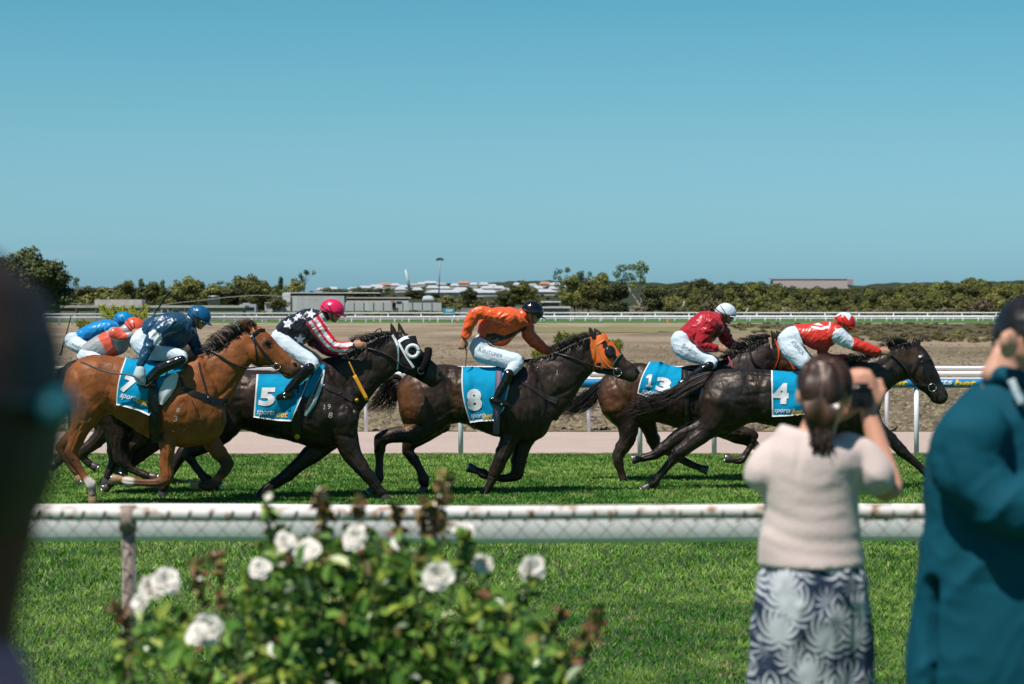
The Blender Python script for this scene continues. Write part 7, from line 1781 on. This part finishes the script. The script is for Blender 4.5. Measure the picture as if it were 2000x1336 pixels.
g = Geo(); g.ell(-85, 790, 216, 325, .115, DL); g.tube([(-90, 800, 190, 150), (-110, 900, 185, 150), (-140, 980, 150, 130)], DL, lat=-.02)
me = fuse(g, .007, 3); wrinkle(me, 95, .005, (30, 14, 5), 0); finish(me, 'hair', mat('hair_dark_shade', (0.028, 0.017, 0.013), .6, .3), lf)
g = Geo(); g.tube([(-110, 1278, 140, 170), (-112, 1325, 185, 210), (-150, 1400, 265, 260), (-190, 1460, 305, 280), (-200, 1560, 330, 300), (-200, 1900, 380, 330), (-200, 2600, 400, 320)], DL, n=24)
cloth_mesh(g, .012, 3, 96, .006, (14, 14, 14), .2, mat('mauve_top', (0.46, 0.20, 0.29), .8, .2), 'top', lf)
g = Geo(); g.tube([(-160, 2600, 460, 330), (-160, 3600, 520, 380), (-160, 3900, 520, 380)], DL, n=24); cloth_mesh(g, .014, 3, 97, .01, (14, 14, 4), 0, mat('dark_skirt', (0.02, 0.02, 0.03), .8, .2), 'skirt', lf)
sg = thing('sunglasses', 'blurred teal sunglasses lens on the face at the left edge', 'sunglasses', W(112, 800, DL)); g = Geo(); g.ell(118, 800, 34, 40, .03, DL, rot=0, lat=-.05); build(g, 'lens', mat('teal_lens', (0.0, 0.09, 0.115), .4, .4), sg); g = Geo(); g.path([W(100, 790, DL - .02), W(0, 780, DL - .12), W(-120, 775, DL - .13)], .003, n=6); build(g, 'temple', M_leather, sg)

# ------------------------------------------------------------------ rose bush
DR = 5.75; sR = F / DR
rb = thing('rose_bush', 'green rose bush with white blooms and reddish new shoots in front of the fence', 'rose bush', (X(640, DR), DR, 0.45))
rr = np.random.default_rng(77)
def contour(px):
    return np.interp(px, [150, 200, 260, 330, 400, 460, 520, 560, 620, 680, 740, 800, 860, 900, 950, 1000, 1050, 1100, 1140, 1200], [1400, 1290, 1215, 1190, 1175, 1150, 1060, 1050, 1040, 1030, 1030, 1050, 1075, 1110, 1150, 1160, 1190, 1260, 1330, 1420])
V = []; C = []
def leaf(c, d, nrm, L_, w, col):
    d = d / (np.linalg.norm(d) + 1e-9); s_ = np.cross(d, nrm); s_ /= (np.linalg.norm(s_) + 1e-9); u = np.cross(s_, d)
    b = c; t = c + d * L_ - u * L_ * .12; m0 = c + d * L_ * .5
    l1 = c + d * L_ * .3 + s_ * w * .46 + u * w * .16; l2 = c + d * L_ * .68 + s_ * w * .38 + u * w * .12; r1 = c + d * L_ * .3 - s_ * w * .46 + u * w * .16; r2 = c + d * L_ * .68 - s_ * w * .38 + u * w * .12
    V.extend([b, l1, l2, t, b, t, r2, r1]); C.extend([col] * 8)
greens = [(0.055, 0.13, 0.016), (0.09, 0.19, 0.024), (0.15, 0.27, 0.045), (0.03, 0.075, 0.012), (0.25, 0.31, 0.045)]
reds = [(0.17, 0.075, 0.035), (0.12, 0.09, 0.025), (0.22, 0.17, 0.05)]
n = 0
while n < 6200:
    px = rr.uniform(170, 1150); py = rr.uniform(1020, 1560) if rr.random() < .85 else rr.uniform(1500, 1900)
    top = contour(px) 
    lat = rr.normal(0, .22)
    if abs(lat) > .5: continue
    edge = top + 30 * (lat / .22) ** 2 * .5
    if py < edge: continue
    if rr.random() < .35 and py < edge + 50: pass
    c = W(px, py, DR + lat)
    # patchy: leaves gather on shoots
    if vnoise(c[None], 9, 3)[0] < -0.02: continue
    d = rr.normal(size=3); d[2] -= .1; nrm = rr.normal(size=3) * .7 + np.array((-.3, -.5, 1.0))
    L_ = rr.uniform(.026, .056)
    q = rr.random()
    redp = 0.03 + 0.08 * (py < top + 45)
    col = np.array(reds[rr.integers(3)] if rr.random() < redp else greens[rr.integers(5)]) * rr.uniform(.8, 1.25)
    leaf(c, d, nrm, L_, L_ * .62, tuple(col)); n += 1
# shoots poking out
g = Geo()
shoots = [(620, 1060, 640, 985, 1), (700, 1060, 700, 975, 1), (850, 1080, 852, 975, 1), (815, 1100, 832, 990, 1), (885, 1100, 925, 1080, 0), (400, 1200, 380, 1095, 1), (440, 1180, 415, 1090, 1), (250, 1240, 222, 1190, 1), (525, 1080, 522, 985, 0), (1120, 1300, 1180, 1190, 1), (1040, 1260, 1100, 1200, 1), (1060, 1330, 1160, 1235, 1), (770, 1060, 772, 1000, 1), (560, 1090, 540, 1040, 0), (900, 1080, 905, 1050, 0), (935, 1180, 945, 1120, 0), (1010, 1200, 1036, 1125, 0), (640, 1060, 625, 960, 1), (860, 1050, 866, 930, 1)]
for (x0, y0, x1, y1, rd) in shoots:
    l0 = rr.uniform(-.15, .15)
    P_ = catmull([W(x0, y0 + 60, DR + l0), W((x0 + x1) / 2 + 4, (y0 + y1) / 2, DR + l0), W(x1, y1, DR + l0)], 8); g.path(P_, .0028, n=5, r1=.0015)
    for k in range(4, len(P_)):
        for _ in range(2 if rd else 2):
            d = rr.normal(size=3); leaf(P_[k], d, rr.normal(size=3) + np.array((0, -.5, 1)), rr.uniform(.022, .042), .022, tuple(np.array(reds[rr.integers(3)] if rd else greens[rr.integers(5)]) * rr.uniform(.8, 1.2)))
for i in range(60):
    x1 = rr.uniform(230, 1080); l0 = rr.normal(0, .15); t = contour(x1) + 25
    g.path(catmull([np.array((X(640, DR) + rr.normal(0, .05), DR + rr.normal(0, .05), .42)), W((640 + x1) / 2, 1650, DR + l0 * .5), W(x1, t + 60, DR + l0), W(x1 + rr.normal(0, 8), t, DR + l0)], 6), .006, n=5, r1=.002)
build(g, 'stems', mat('rose_stem', (0.07, 0.10, 0.03), .6), rb)
off = ROOT[rb.name]
lv = tris_obj('leaves', np.array(V) - off, np.array(C), mat('rose_leaf', (0, 0, 0), 0.35, 0.45, vc=True), kind=None, parent=rb, nv=4)
def rose(px, py, r, lat, seed, face=(0, -1, .5), bud=False):
    c = W(px, py, DR + lat); k = DR / F; Rr = r * k
    q = np.random.default_rng(seed); f = np.array(face, float) + q.normal(0, .2, 3); f /= np.linalg.norm(f)
    a = np.cross(f, (0.1, 0, 1)); a /= np.linalg.norm(a); b = np.cross(f, a)
    g = Geo(); flat_ = q.uniform(.5, .9)
    for ring, (n_, r0, tilt_) in enumerate(((6, 1.0, .35), (6, .8, .7), (5, .58, 1.05), (4, .36, 1.35)) if not bud else ((4, .6, 1.2), (3, .45, 1.4))):
        for i in range(n_):
            an = i * 2 * math.pi / n_ + ring * .5 + q.normal(0, .12); rd = math.cos(an) * a + math.sin(an) * b; sd = -math.sin(an) * a + math.cos(an) * b
            dirp = rd * math.cos(tilt_ * flat_) + f * math.sin(tilt_ * flat_); L_ = Rr * r0 * q.uniform(.85, 1.1)
            grid = []
            for u in range(5):
                t = u / 4
                for v in range(5):
                    s_ = (v - 2) / 2; wd = Rr * .55 * r0 * (math.sin(math.pi * (0.15 + .68 * t)) ** .7)
                    cup = -rd * (s_ * s_) * Rr * .10 + f * (s_ * s_) * Rr * .12
                    curl = f * (-(t ** 3) * Rr * .12) + rd * (t ** 3) * Rr * .05
                    grid.append(c + dirp * L_ * t + sd * s_ * wd + cup + curl + q.normal(0, Rr * .012, 3))
            g.add(grid, [(u * 5 + v, u * 5 + v + 1, u * 5 + v + 6, u * 5 + v + 5) for u in range(4) for v in range(4)])
    me_o = build(g, 'flower', M_petal, rb)
    return me_o
M_petal = mat('white_petal', (0.80, 0.75, 0.68), 0.55, 0.3, var=0.05, vscale=40, sss=0.1)
for i, (x, y, r, l, bd) in enumerate([(906, 1040, 25, -.05, 0), (857, 1126, 32, -.12, 0), (943, 1102, 24, 0, 0), (1038, 1113, 32, 0, 0), (324, 1138, 33, -.1, 0), (294, 1150, 28, -.06, 0), (276, 1177, 22, -.1, 0), (392, 1133, 16, -.1, 1), (400, 1228, 33, -.2, 0), (388, 1240, 26, -.24, 0), (558, 1061, 25, 0, 0), (541, 1083, 16, .05, 1), (604, 1074, 27, -.05, 0), (590, 1085, 20, -.08, 0), (508, 1112, 24, -.03, 0), (551, 1103, 13, -.1, 1), (696, 1050, 27, 0, 0), (688, 1062, 20, 0, 0), (525, 971, 19, -.05, 1), (700, 976, 13, 0, 1), (664, 1100, 14, -.1, 1), (625, 955, 10, 0, 1)]):
    rose(x, y, r * 0.90, l - (.24 if y > contour(x) - 5 else .05), 300 + i, bud=bool(bd), face=(rr.normal(0, .3), -1, .5 + .3 * rr.random()))
